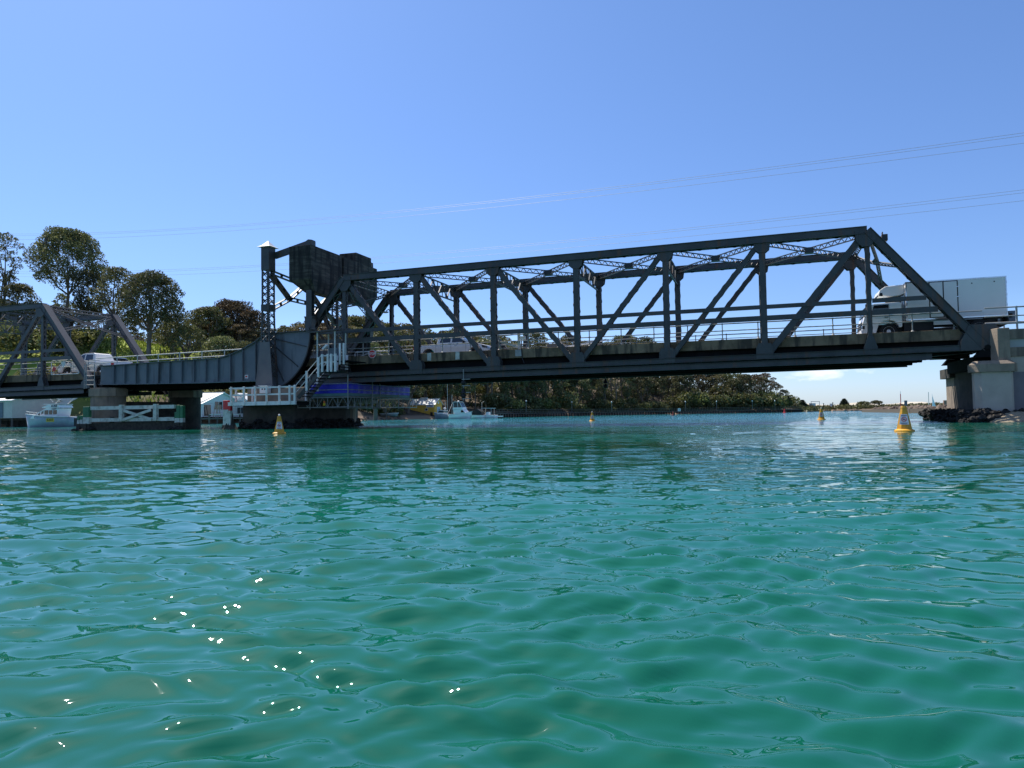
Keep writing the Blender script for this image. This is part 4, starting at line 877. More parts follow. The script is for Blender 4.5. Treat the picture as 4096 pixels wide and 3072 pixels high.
for z0_, z1_, m_, yo in ((-.5, 2.30, mat('purple_grey_render', (.22, .20, .21), .9, (.17, .155, .165), .8, bump=.2), 0), (2.303, 3.02, CONC, .0), (3.023, 3.45, CONCB, -.06), (3.453, 3.83, mat('light_grey_band', (.42, .42, .41), .85, (.36, .36, .35), 1), -.02), (3.833, 4.30, CONCB, -.10)):
    mb = MB(); mb.box(40.5, 56, -.2+yo, .25, z0_, z1_); part('wall_band', mb, m_, ab)
mb = MB(); mb.box(41.2, 56, .252, 5.95, -.5, 3.95); part('fill', mb, CONC, ab)
mb = MB(); mb.box(39.9, 56, .3, 5.9, 3.955, 4.16); struct('approach_road', mb, ROAD)
mb = MB()
for z, r in ((5.36, .035), (4.95, .028), (4.62, .06)): mb.tube([(39.6, -.02, z), (56, -.02, z)], r, 8)
rr_ = single('handrail', mb, TUBE, 'tubular handrail on the approach wall at the far right edge', 'railing', loc=(46, 0, 4.3))
for x in (40.9, 43.2, 45.5): mb = MB(); mb.tube([(x, -.02, 4.3), (x, -.02, 5.4)], .045, 8); part('railing_post', mb, TUBE, rr_)
mb = MB(); mb.tube([(39.6, 5.85, 5.2), (56, 5.85, 5.2)], .035); mb.tube([(39.6, 5.85, 4.8), (56, 5.85, 4.8)], .035)
far_rail = single('handrail', mb, TUBE, 'far side tubular handrail of the approach road beyond the truck', 'railing', loc=(46, 5.8, 4.2))
for x in (42, 44.5, 47): mb = MB(); mb.tube([(x, 5.85, 4.1), (x, 5.85, 5.2)], .04, 8); part('railing_post', mb, TUBE, far_rail)
# shell beach at the right pier
bm_ = MB(); nx_, ny_ = 40, 22
for i in range(nx_+1):
    for j in range(ny_+1):
        x = 38.9+i*.5; y = -6.5+j*.35; h = .42*(1-math.exp(-max(0, (x-39.3)*.5))) ; d = (y+2.2+ (x-40)*-.02)
        bm_.v.append((x, y, -.40+ .42*max(-1.6, min(1.8, d+.95))*(1 if x > 39 else .2) + h*.72 + .03*math.sin(x*3.1+y*2.3)))
for i in range(nx_):
    for j in range(ny_): a = i*(ny_+1)+j; bm_.f.append((a, a+ny_+1, a+ny_+2, a+1))
struct('beach', bm_, PEBB, True)
# ================================================================== VEHICLES
def wheel(parent, x, y, z, r, w, rim, n=24, holes=0):
    mb = MB(); mb.lathe((x, y, z), [(r*.80, -w/2), (r*.96, -w/2), (r, -w/2+.02), (r, w/2-.02), (r*.96, w/2), (r*.80, w/2)], n, 'y'); t = part('tyre', mb, TYRE, parent, smooth=False)
    mb = MB(); sg = -1; mb.lathe((x, y, z), [(r*.62, -w/2-.004), (r*.60, -w/2+.03), (r*.2, -w/2-.01), (r*.14, -w/2-.03)][::-1] if False else [(r*.14, -w/2-.03), (r*.2, -w/2-.02), (r*.3, -w/2+.02), (r*.58, -w/2+.01), (r*.63, -w/2-.006), (r*.63, w/2)], n, 'y'); part('rim', mb, rim, t)
    if holes:
        mb = MB()
        for i in range(holes): a = i*2*math.pi/holes; mb.lathe((x+r*.44*math.cos(a), y-w/2-.004, z+r*.44*math.sin(a)), [(r*.085, -.003), (r*.085, .012)], 8, 'y')
        part('rim_holes', mb, BLACK, t, kind='stuff')
    return t
def arch(cx, cz, r, n=10, a0=0, a1=180): return [(cx+r*math.cos(R(a)), cz+r*math.sin(R(a))) for a in np.linspace(a0, a1, n)]
RZ = 4.163
def make_ute(name, label, x0, yn, L=5.25, facing=1, zr=RZ, parent_loc=None):
    """x0 rear x; near side at y = yn; width 1.85; length along +x (facing 1) or -x"""
    t = thing(name, label, 'pickup', (x0+facing*L/2, yn+.92, zr))
    f = lambda u: x0+facing*u; W_ = 1.85; y1 = yn+W_
    body = [(0, .55), (0, 1.12)] + [(1.60, 1.14), (1.62, 1.10), (3.62, 1.13), (4.75, 1.04), (5.12, .92), (5.22, .70), (5.22, .42)] + arch(4.32, .40, .47)[0:] + [(1.55, .36)] + arch(1.08, .40, .47) + [(.30, .45)]
    mb = MB(); mb.prism([(f(a), zr+b) for a, b in body], yn, y1); part('body', mb, CARW, t, bevel=.045, smooth=True)
    cab_lo = [(1.66, 1.10), (3.95, 1.10)]; cab_hi = [(1.80, 1.74), (2.05, 1.78), (2.75, 1.78), (3.05, 1.72)]
    mb = MB(); lo = [(1.64, 1.10), (4.02, 1.12)]; P_ = []
    pr = [(1.64, 1.09), (1.78, 1.70), (1.95, 1.78), (2.80, 1.78), (3.08, 1.71), (4.05, 1.12)]
    n = len(pr); V = []
    for yy, s_ in ((yn, 1), (y1, -1)):
        for a, b in pr: V.append((f(a), yy+s_*(.02+.20*(b-1.09)/.69), zr+b))
    mb.add(V, [tuple(range(n)), tuple(range(2*n-1, n-1, -1))]+[(i, i+n, (i+1) % n+n, (i+1) % n) for i in range(n)]); part('cabin', mb, CARW, t, bevel=.03)
    def win(poly, nm='side_window'):
        for yy, s_ in ((yn, 1), (y1, -1)):
            mb = MB(); vs = [(f(a), yy+s_*(.02+.20*(b-1.09)/.69-.006), zr+b) for a, b in poly]; vs2 = [(v[0], v[1]+s_*.02, v[2]) for v in vs]; m_ = len(vs)
            mb.add(vs+vs2, [tuple(range(m_)), tuple(range(2*m_-1, m_-1, -1))]+[(i, i+m_, (i+1) % m_+m_, (i+1) % m_) for i in range(m_)]); part(nm, mb, GLASS, t)
    win([(1.88, 1.22), (1.98, 1.66), (2.62, 1.68), (2.62, 1.22)]); win([(2.74, 1.22), (2.74, 1.68), (2.98, 1.66), (3.70, 1.22)])
    mb = MB(); mb.add([(f(3.13), yn+.24, zr+1.70), (f(3.13), y1-.24, zr+1.70), (f(4.00), y1-.08, zr+1.16), (f(4.00), yn+.08, zr+1.16), (f(3.11), yn+.24, zr+1.67), (f(3.11), y1-.24, zr+1.67), (f(3.98), y1-.08, zr+1.13), (f(3.98), yn+.08, zr+1.13)], [(0,1,2,3), (7,6,5,4), (0,4,5,1), (1,5,6,2), (2,6,7,3), (3,7,4,0)]); part('windscreen', mb, GLASS, t)
    for u in (1.62, 2.68, 3.72): mb = MB(); mb.box(f(u)-.006, f(u)+.006, yn-.003, yn+.01, zr+.45, zr+1.10); part('door_gap', mb, BLACK, t)
    for u in (2.02, 3.02): mb = MB(); mb.box(f(u)-.09, f(u)+.09, yn-.03, yn-.001, zr+.98, zr+1.01); part('door_handle', mb, CHROME, t)
    for yy in (yn-.10, y1+.02): mb = MB(); mb.box(f(3.60)-.08, f(3.60)+.05, yy, yy+.12, zr+1.12, zr+1.28); part('wing_mirror', mb, BLACK if yy < yn else CARW, t, bevel=.02)
    for yy in (yn+.03, y1-.36): mb = MB(); mb.prism([(f(4.85), zr+.80), (f(4.80), zr+.98), (f(5.14), zr+.90), (f(5.24), zr+.74)], yy-.035, yy+.3); part('headlight', mb, GLASSB, t)
    for yy in (yn-.005, y1-.15): mb = MB(); mb.box(f(-.01), f(.10), yy, yy+.155, zr+.75, zr+1.05); part('tail_light', mb, REDP, t)
    mb = MB(); mb.box(f(5.15), f(5.33), yn+.05, y1-.05, zr+.36, zr+.62); part('front_bumper', mb, BLACK, t, bevel=.03)
    mb = MB()
    for yy in (yn+.25, y1-.25): mb.tube([(f(5.30), yy, zr+.5), (f(5.38), yy, zr+1.05), (f(5.30), yy, zr+1.16)], .03, 6)
    mb.tube([(f(5.36), yn+.25, zr+.98), (f(5.36), y1-.25, zr+.98)], .03, 6); mb.tube([(f(5.36), yn+.25, zr+.75), (f(5.36), y1-.25, zr+.75)], .03, 6); part('bull_bar', mb, BLACK, t)
    mb = MB()
    for yy in (yn+.22, y1-.22): mb.tube([(f(1.95), yy, zr+1.82), (f(2.85), yy, zr+1.81)], .018, 6)
    part('roof_rail', mb, BLACK, t)
    mb = MB(); mb.box(f(.35), f(4.95), yn+.12, y1-.12, zr+.28, zr+.54); part('chassis', mb, BLACK, t)
    for u in (1.08, 4.32):
        for yy in (yn+.13, y1-.13): wheel(t, f(u), yy, zr+.38, .38, .24, CHROME)
    return t
make_ute('pickup_truck', 'white dual-cab pickup driving right on the main truss span', PY(1652, 1420, 3.5).x, 3.55, 5.3, 1)
make_ute('pickup_truck', 'white vehicle facing left behind the white tube gate on the left span', PY(232, 1470, 1.0).x+5.2, 1.0, 5.2, -1, RZ-.3)
def make_suv(label, x0, yn, facing=1, zr=RZ):
    t = thing('parked_car', label, 'car', (x0+2.3*facing, yn+.9, zr)); f = lambda u: x0+facing*u; y1 = yn+1.8
    mb = MB(); mb.prism([(f(a), zr+b) for a, b in [(0, .45), (.02, 1.0), (4.35, 1.0), (4.6, .8), (4.62, .4)]+arch(3.75, .36, .42)+[(1.4, .3)]+arch(.95, .36, .42)+[(.2, .35)]], yn, y1); part('body', mb, CARW, t, bevel=.05, smooth=True)
    pr = [(.05, .98), (.25, 1.6), (.45, 1.68), (2.6, 1.68), (3.4, .98)]; n = 5; V = []
    for yy, s_ in ((yn, 1), (y1, -1)):
        for a, b in pr: V.append((f(a), yy+s_*(.02+.18*(b-.98)/.7), zr+b))
    mb = MB(); mb.add(V, [tuple(range(n)), tuple(range(2*n-1, n-1, -1))]+[(i, i+n, (i+1) % n+n, (i+1) % n) for i in range(n)]); part('cabin', mb, CARW, t, bevel=.03)
    for poly in ([(.4, 1.1), (.5, 1.55), (1.3, 1.56), (1.3, 1.1)], [(1.4, 1.1), (1.4, 1.56), (2.4, 1.55), (2.95, 1.1)]):
        for yy, s_ in ((yn, 1), (y1, -1)):
            mb = MB(); vs = [(f(a), yy+s_*(.02+.18*(b-.98)/.7-.006), zr+b) for a, b in poly]; vs2 = [(v[0], v[1]+s_*.02, v[2]) for v in vs]; m_ = 4
            mb.add(vs+vs2, [tuple(range(4)), (7,6,5,4)]+[(i, i+4, (i+1) % 4+4, (i+1) % 4) for i in range(4)]); part('side_window', mb, GLASS, t)
    mb = MB(); mb.add([(f(2.68), yn+.22, zr+1.62), (f(2.68), y1-.22, zr+1.62), (f(3.38), y1-.06, zr+1.03), (f(3.38), yn+.06, zr+1.03), (f(2.64), yn+.22, zr+1.60), (f(2.64), y1-.22, zr+1.60), (f(3.34), y1-.06, zr+1.0), (f(3.34), yn+.06, zr+1.0)], [(0,1,2,3), (7,6,5,4), (0,4,5,1), (1,5,6,2), (2,6,7,3), (3,7,4,0)]); part('windscreen', mb, GLASS, t)
    for u in (.95, 3.75):
        for yy in (yn+.12, y1-.12): wheel(t, f(u), yy, zr+.34, .34, .22, CHROME)
    return t
make_suv('white wagon with dark windows crossing between the left truss and the grey girder', PY(335, 1430, 3.9).x, 3.9, 1, RZ-.24)
# refrigerated truck, heading left in the near lane
def make_truck():
    yn, y1 = .95, 3.25; xf = PY(3452, 1330, yn).x; xe = PY(4042, 1300, yn).x; L = xe-xf; zr = RZ; f = lambda u: xf+u*L/6.45
    t = thing('refrigerated_truck', 'white refrigerated box truck with a cooling unit over the cab, driving left at the right end of the span', 'truck', ((xf+xe)/2, 2.1, zr))
    t['label'] = 'white refrigerated box truck with a cooling unit above its cab at the right end'
    hh = lambda b: b if b < .9 else .9+(b-.9)*.73
    cab = [(.05, .35), (.0, .85), (.10, 1.30), (.30, 2.02), (.55, 2.20), (1.70, 2.24), (1.82, 2.15), (1.82, .62)] + arch(1.18, .50, .50, 10, 8, 172) + [(.62, .35)]
    mb = MB(); mb.prism([(f(a), zr+hh(b)) for a, b in cab], yn+.08, y1-.08); part('cab', mb, CARW, t, bevel=.03)
    mb = MB(); mb.prism([(f(a), zr+hh(b)) for a, b in [(.40, 1.42), (.55, 2.08), (1.22, 2.11), (1.22, 1.42)]], yn+.070, yn+.085); part('side_window', mb, GLASS, t)
    mb = MB(); mb.prism([(f(a), zr+hh(b)) for a, b in [(.40, 1.42), (.55, 2.08), (1.22, 2.11), (1.22, 1.42)]], y1-.085, y1-.07); part('side_window', mb, GLASS, t)
    mb = MB(); mb.prism([(f(.075), zr+1.27), (f(.27), zr+1.80), (f(.33), zr+1.80), (f(.14), zr+1.27)], yn+.18, y1-.18); part('windscreen', mb, GLASS, t)
    mb = MB(); mb.box(f(-.05), f(.08), yn+.09, y1-.09, zr+.28, zr+.55); part('bumper', mb, WHITEC, t, bevel=.03)
    for z in (.66, .78, .90): mb = MB(); mb.box(f(-.02), f(.05), yn+.3, y1-.3, zr+z, zr+z+.05); part('grille_bar', mb, BLACK, t)
    for yy in (yn+.12, y1-.4): mb = MB(); mb.box(f(-.015), f(.10), yy-.045, yy+.28, zr+.58, zr+.76); part('headlight', mb, GLASSB, t)
    for u in (.40, 1.24): mb = MB(); mb.box(f(u)-.006, f(u)+.006, yn+.074, yn+.082, zr+.75, zr+1.8); part('door_gap', mb, BLACK, t)
    mb = MB(); mb.box(f(1.02), f(1.20), yn+.05, yn+.078, zr+1.12, zr+1.15); part('door_handle', mb, BLACK, t)
    mb = MB(); mb.tube([(f(.30), yn+.1, zr+1.75), (f(.2), yn-.1, zr+1.8)], .015, 6); mb.box(f(.14), f(.22), yn-.16, yn+.0, zr+1.45, zr+1.82); part('wing_mirror', mb, BLACK, t)
    bx0, bx1 = f(2.0), f(6.36); zb0, zt0 = zr+.90, zr+2.84
    mb = MB(); mb.box(bx0, bx1, yn, y1, zb0, zt0); part('cargo_box', mb, BOXW, t, bevel=.02)
    for z in (zb0, zt0-.06): mb = MB(); mb.box(bx0-.01, bx1+.01, yn-.012, yn-.002, z, z+.06); part('edge_rail', mb, CHROME, t)
    for x in (bx0, bx1-.05): mb = MB(); mb.box(x, x+.05, yn-.014, yn-.002, zb0+.062, zt0-.062); part('edge_rail', mb, CHROME, t)
    d0, dm, d1 = f(3.05), f(3.66), f(4.28)
    for a, b in ((d0, dm), (dm, d1)):
        mb = MB(); mb.box(a+.03, b-.03, yn-.022, yn-.003, zb0+.11, zt0-.12); part('side_door', mb, BOXW, t, bevel=.006)
    mb = MB()
    for x in (d0, dm, d1): mb.box(x-.022, x+.022, yn-.010, yn-.002, zb0+.09, zt0-.09)
    for z in (zb0+.075, zt0-.10): mb.box(d0-.02, d1+.02, yn-.0105, yn-.0025, z, z+.035)
    part('door_seal', mb, BLACK, t)
    for x in (d0, d1):
        for z in (zb0+.3, zb0+1.05, zb0+1.55): mb = MB(); mb.box(x-.06, x+.06, yn-.035, yn-.023, z, z+.035); part('hinge', mb, CHROME, t)
    for u, z in ((4.9, 2.58), (5.85, 2.60)): mb = MB(); mb.lathe((f(u), yn-.006, zr+z), [(.03, -.01), (.03, .01)], 8, 'y'); part('marker_light', mb, BLACK, t)
    # cooling unit
    cu_ = [(.80, 2.32), (.90, 2.58), (1.15, 2.74), (2.0, 2.79), (2.0, 2.32), (1.80, 2.24), (1.40, 2.20)]
    mb = MB(); mb.prism([(f(a), zr+b) for a, b in cu_], yn+.35, y1-.35); part('cooling_unit', mb, CARW, t, bevel=.04)
    mb = MB(); mb.prism([(f(.83), zr+2.27), (f(.90), zr+2.42), (f(1.0), zr+2.42), (f(1.02), zr+2.24)], yn+.340, yn+.36); mb.box(f(.79), f(.83), yn+.5, y1-.5, zr+2.26, zr+2.32); part('intake_grille', mb, BLACK, t)
    mb = MB(); mb.box(f(1.35), f(1.92), yn+.4, y1-.4, zr+1.97, zr+2.15); part('unit_mount', mb, BLACK, t)
    for u in (1.88, 1.95): mb = MB(); mb.tube([(f(u), yn+.3, zr+.95), (f(u), yn+.3, zr+2.2)], .03, 8); part('pipe', mb, CHROME, t)
    mb = MB(); mb.box(f(.7), f(6.3), yn+.5, y1-.5, zr+.45, zr+.80); mb.box(f(1.9), f(3.2), yn+.15, y1-.15, zr+.40, zr+.86); mb.box(f(4.6), f(6.2), yn+.3, y1-.3, zr+.55, zr+.88); part('chassis', mb, BLACK, t)
    mb = MB(); mb.box(f(3.2), f(4.30), yn+.02, yn+.08, zr+.62, zr+.84); part('side_skirt_panel', mb, BOXW, t); mb = MB(); mb.box(f(3.2), f(4.35), yn+.02, yn+.06, zr+.46, zr+.50); part('side_guard_rail', mb, CHROME, t)
    mb = MB(); mb.box(f(5.95), f(6.05), yn+.05, yn+.3, zr+.62, zr+.78); part('tail_light', mb, GLASSB, t)
    mb = MB(); mb.box(f(6.38), f(6.58), yn+.1, y1-.1, zr+.82, zr+1.02); mb.box(f(6.42), f(6.70), yn+.1, y1-.1, zr+.62, zr+1.15); part('tail_lift', mb, SLATE, t)
    mb = MB(); [mb.box(bx1, bx1+.04, yn+.1, yn+.16, zb0+z, zb0+z+.12) for z in (.5, 1.0, 1.6)]; part('rear_hinges', mb, BLACK, t)
    for u in (1.18, 5.15):
        for yy in (yn+.16, y1-.16): wheel(t, f(u), yy, zr+.40, .40, .28, WHITEC, 28, 8)
    mb = MB(); mb.box(f(4.68), f(5.62), yn+.02, yn+.30, zr+.82, zr+.88); part('mudguard', mb, BLACK, t)
make_truck()
# ---------------------------------------------------------- things on the bridge
def tube_gate(name, label, x0, x1, y, z0, z1, m=WHITE, full=True):
    g = thing(name, label, 'gate', ((x0+x1)/2, y, z0)); mb = MB(); c = .12
    mb.tube([(x0, y, z0), (x0, y, z1-c), (x0+.03, y, z1-.03), (x0+c, y, z1), (x1-c, y, z1), (x1-.03, y, z1-.03), (x1, y, z1-c), (x1, y, z0)], .03, 8)
    if full: mb.tube([(x0, y, z0), (x1, y, z0)], .03, 8)
    part('frame', mb, m, g); xm = (x0+x1)/2
    for a, b in (((x0+.02, z0+.05), (xm-.1, z1-.04)), ((xm+.1, z1-.04), (x1-.02, z0+.05))): mb = MB(); mb.tube([(a[0], y, a[1]), (b[0], y, b[1])], .022, 6); part('brace', mb, m, g)
    return g
a = PY(1420, 1405, .62); b = PY(1556, 1436, .62)
tube_gate('road_gate', 'white tube swing gate behind the stop sign, folded along the near kerb', a.x, b.x, .62, 4.3, PY(1490, 1406, .62).z, full=False)
c = PY(1489, 1416, .22); ss = thing('stop_sign', 'red octagonal stop sign hung on the white gate at the left end of the main span', 'sign', tuple(c))
ss['label'] = 'red octagonal stop sign on the white gate of the main span'
mb = MB(); mb.prism([(c.x+(x), c.z+z) for x, z in octo(0, 0, .27)], .205, .22); part('border', mb, WHITEC, ss); mb = MB(); mb.prism([(c.x+x, c.z+z) for x, z in octo(0, 0, .245)], .198, .204); part('face', mb, REDP, ss)
text('lettering', 'STOP', .225, WHITEC, ss, (c.x, .194, c.z), (R(90), 0, 0), .002, sx=.86)
a = PY(200, 1443, .0); b = PY(310, 1494, .0)
g2 = tube_gate('road_gate', 'white tube gate with crossed braces inside the left truss span', a.x, b.x, .12, b.z, a.z)
c = PY(216, 1477, .05); mb = MB(); mb.lathe((c.x, .05, c.z), [(.17, -.008), (.17, .008)], 24, 'y'); single('red_disc_sign', mb, REDP, 'round red sign on the left white tube gate', 'sign')
c = PY(254, 1455, .05); mb = MB(); mb.prism([(c.x-.2, c.z+.17), (c.x+.2, c.z+.17), (c.x+.2, c.z), (c.x+.06, c.z-.24), (c.x-.06, c.z-.24), (c.x-.2, c.z)], .03, .05); single('shield_sign', mb, WHITE, 'pale shield-shaped sign hanging on the left tube gate', 'sign')
# boom gate
a = PY(2083, 1400, 1.0); bg_ = thing('boom_gate', 'grey boom barrier with raised control box between two posts of the main truss', 'barrier', (a.x, .8, 4.2))
mb = MB(); mb.box(a.x-.07, a.x+.07, .62, .76, 4.45, 5.5); part('post', mb, TUBEW, bg_); mb = MB(); mb.box(a.x+.10, a.x+.38, .60, .84, 5.02, 5.22); part('control_box', mb, WHITEC, bg_, bevel=.02)
mb = MB(); mb.beam((a.x-.1, .7, 4.62), (a.x-2.0, .7, 5.22), .06, .13); part('strut_arm', mb, TUBEW, bg_); mb = MB(); mb.beam((a.x-2.15, .7, 5.26), (a.x-.4, .7, 5.34), .1, .06); part('arm_head', mb, TUBEW, bg_)
mb = MB(); mb.box(a.x-.08, a.x+.30, .19, .238, 4.02, 4.40); part('fixing_plate', mb, TUBE, bg_)
for pxx in (1717, 1830):
    xx = PY(pxx, 1430, .24).x; mb = MB(); mb.box(xx-.13, xx+.13, .232, .2385, 3.98, 4.447); o = part('whitewash_mark', mb, TIMBW, main)
mb = MB(); mb.tube([(a.x+.2, .55, 5.0), (a.x+.25, .35, 4.6), (a.x+.3, .2, 4.4), (a.x+.34, .2, 3.9), (a.x+.45, .2, 3.6)], .03, 6); part('cable', mb, BLACK, bg_)
# flat load bed vehicle beyond
a = PY(2190, 1390, 3.8); tr = thing('works_trailer', 'low beige and grey works trailer standing on the deck behind the boom gate', 'trailer', (a.x+1.5, 4.4, RZ))
mb = MB(); mb.box(a.x, a.x+1.0, 3.7, 5.2, RZ+.35, RZ+.85); part('equipment_box', mb, mat('beige_panel', (.33, .27, .20), .7), tr, bevel=.02)
mb = MB(); mb.box(a.x+1.05, a.x+3.6, 3.7, 5.2, RZ+.45, RZ+.58); part('tray', mb, WHITEC, tr); mb = MB(); mb.box(a.x+.9, a.x+3.3, 3.9, 5.0, RZ+.3, RZ+.44); part('chassis', mb, BLACK, tr)
mb = MB(); mb.beam((a.x+1.0, 3.9, RZ+.60), (a.x+3.7, 3.9, RZ+.95), .12, .10); part('folded_boom', mb, WHITEC, tr)
for u in (1.3, 2.6): wheel(tr, a.x+u, 3.85, RZ+.3, .3, .2, CHROME)
# street lamp on the far truss post
c = PY(1545, 1249, 6.0); lampt = thing('street_lamp', 'small street lamp on a thin arm beside the far left truss post', 'street lamp', (c.x+.2, 6.0, 4.4))
mb = MB(); mb.tube([(c.x+.28, 6.0, 4.4), (c.x+.28, 6.0, c.z+.1), (c.x+.2, 6.0, c.z+.2), (c.x, 6.0, c.z+.1)], .035, 8); part('pole', mb, DARKST, lampt); mb = MB(); mb.sphere((c.x-.05, 6.0, c.z), .2, 12, 6, (1.2, .7, .35)); part('lamp_head', mb, TUBE, lampt)
# floodlight cluster on the right hip
c = PY(3530, 955, .3); fl = thing('floodlight', 'weathered floodlight and bracket standing on the right end post', 'floodlight', tuple(c))
mb = MB(); mb.tube([(c.x-.25, .3, c.z-.5), (c.x, .3, c.z-.1)], .04, 6); part('bracket', mb, DARKST, fl); mb = MB(); mb.box(c.x-.05, c.x+.22, .15, .5, c.z-.12, c.z+.2); mb.box(c.x-.02, c.x+.02, .2, .45, c.z+.2, c.z+.34); part('housing', mb, RUST, fl, bevel=.02)
# aids to navigation hung below the span
def daymark(px, pys, y, label, ball0, r, topz):
    c0 = PY(px, pys[0][1], y); t = thing('channel_marker', label, 'navigation mark', (c0.x, y, c0.z)); k = FPX/(c0-CAM).dot(fw)
    zmin = 99
    for kind, py in pys:
        c = PY(px, py, y); zmin = min(zmin, c.z); mb = MB()
        if kind == 'b': mb.sphere((c0.x, y, c.z), r, 16, 10); part('ball_shape', mb, BLACK, t, smooth=True)
        elif kind == 'c': mb.lathe((c0.x, y, c.z-r*1.0), [(r*1.15, 0), (.01, r*2.1)], 16); part('cone_shape', mb, BLACK, t)
        else: mb.box(c0.x-.1, c0.x+.42, y-.03, y+.03, c.z-.02, c.z+.02); part('arm_plate', mb, TUBE, t)
    mb = MB(); mb.tube([(c0.x, y, zmin-.1), (c0.x, y, topz)], .022, 6); part('hanger_rod', mb, TUBE, t); return t
daymark(1854, [('b', 1531), ('c', 1562), ('b', 1583), ('p', 1517), ('p', 1543), ('p', 1570), ('p', 1595)], -.35, 'black ball, cone and ball shapes hung on a rod under the main span', 1, .145, 3.35)
daymark(2422, [('c', 1524), ('b', 1545)], 5.9, 'black cone and ball shapes hung under the far side of the main span', 1, .15, 3.0)
mb = MB(); c = PY(1398, 1518, -.5); mb.box(c.x-.12, c.x+.1, -.55, -.35, c.z-.07, c.z+.05); single('float_bag', mb, mat('faded_red_plastic', (.25, .06, .03), .7), 'small faded red float tied above the blue sheeting', 'float', bevel=.03)
# ================================================================== BUOYS
def buoy(px, py, label, sign=True, solar=False, h=.74, m=YELL):
    p = PD(px, py, 1); v = ray(px, py); t_ = -CAM.z/v.z; c = CAM+v*t_; o = thing('marker_buoy', label, 'buoy', (c.x, c.y, 0), 'yellow sign buoys in the channel')
    a = math.atan2(CAM.y-c.y, CAM.x-c.x)
    def rot(mb):
        for i, w in enumerate(mb.v):
            x, y = w[0]-c.x, w[1]-c.y; b = a+math.pi/2; mb.v[i] = (c.x+x*math.cos(b)-y*math.sin(b), c.y+x*math.sin(b)+y*math.cos(b), w[2])
        return mb
    s_ = h/.74; mb = MB(); mb.lathe((c.x, c.y, 0), [(.24*s_, -.12), (.275*s_, .0), (.275*s_, .03), (.20*s_, .07)], 24); part('float_base', rot(mb), m, o)
    mb = MB(); mb.lathe((c.x, c.y, 0), [(.215*s_, .06), (.205*s_, .14), (.085*s_, .68*s_), (.092*s_, .69*s_), (.07*s_, .74*s_)], 8, sq=(1.0, .8)); part('tapered_body', rot(mb), m, o)
    mb = MB()
    if solar: mb.box(c.x+.02, c.x+.10, c.y-.03, c.y+.03, .75*s_, .90*s_)
    else: mb.sphere((c.x, c.y, .78*s_), .045, 10, 6)
    part('lantern', rot(mb), SLATE if solar else WHITEC, o)
    if sign:
        # flat sign board lying on the sloping front face
        def fy(z): return -(.205-(z-.14)*.12/.54)*.8*.93*s_
        def fx(z): return (.245-(z-.14)*.14/.54)*.40*s_*1.9
        def plate(z0, z1, x0, x1, d, nm, mm):
            mb = MB(); V = []
            for dd in (d, d-.006):
                for x, z in ((x0, z0), (x1, z0), (x1, z1), (x0, z1)): V.append((c.x+x*fx(z)/fx(.4), c.y+fy(z)-dd, z*s_))
            mb.add(V, [(0,1,2,3), (7,6,5,4), (0,4,5,1), (1,5,6,2), (2,6,7,3), (3,7,4,0)]); return part(nm, rot(mb), mm, sg_ or o)
        sg_ = None; sg_ = plate(.20, .50, -.098, .098, .012, 'sign_board', WHITEC)
        for z, w_ in ((.470, .08), (.450, .07), (.245, .08), (.222, .06)): plate(z-.006, z+.006, -w_, w_, .019, 'small_print', mat('grey_blue_print', (.12, .15, .25), .6))
        mb = MB(); n = 20; V = []; F = []
        for i in range(n):
            t = i*2*math.pi/n
            for r_ in (.070, .053): z = .35+r_*math.sin(t); V.append((c.x+r_*math.cos(t), c.y+fy(z)-.022, z*s_))
        for i in range(n): F.append((2*i, 2*i+1, (2*i+3) % (2*n), (2*i+2) % (2*n)))
        mb.add(V, F)
        p_ = [(-.047, .038), (-.038, .047), (.047, -.038), (.038, -.047)]; mb.add([(c.x+x, c.y+fy(.35+z)-.0245, (.35+z)*s_) for x, z in p_], [(0,1,2,3)]); part('prohibition_ring', rot(mb), REDP, sg_)
        mb = MB(); p_ = [(-.045, -.018), (.045, -.018), (.03, .0), (.015, .003), (.005, .03), (-.012, .005), (-.03, .0)]; mb.add([(c.x+x, c.y+fy(.35+z)-.0205, (.35+z)*s_) for x, z in p_], [tuple(range(7))]); part('vessel_symbol', rot(mb), INK, sg_)
    return o
buoy(3618, 1725, 'largest yellow buoy with a no-boating sign, in front of the right pier', True, True)
buoy(1117, 1735, 'yellow sign buoy floating in front of the dark bascule pier', True)
buoy(3286, 1679, 'yellow buoy beyond the span, right of centre near the low spit', True)
buoy(2369, 1684, 'farthest yellow buoy, out in front of the wooded shore', True)
def small_buoy(px, d, label, m, s_=1.):
    c = BR(px, d); o = thing('channel_buoy', label, 'buoy', (c.x, c.y, 0)); mb = MB(); mb.lathe((c.x, c.y, 0), [(.55*s_, -.2), (.6*s_, .25*s_), (.35*s_, .35*s_), (.22*s_, 1.2*s_), (.1*s_, 1.5*s_)], 14); part('buoy_body', mb, m, o); return o
small_buoy(2692, 150, 'dark red and black float off the boardwalk sign', mat('dull_red_buoy', (.22, .03, .02), .7), .55)
small_buoy(3138, 190, 'small red channel buoy near the tip of the wooded point', REDP, .7)
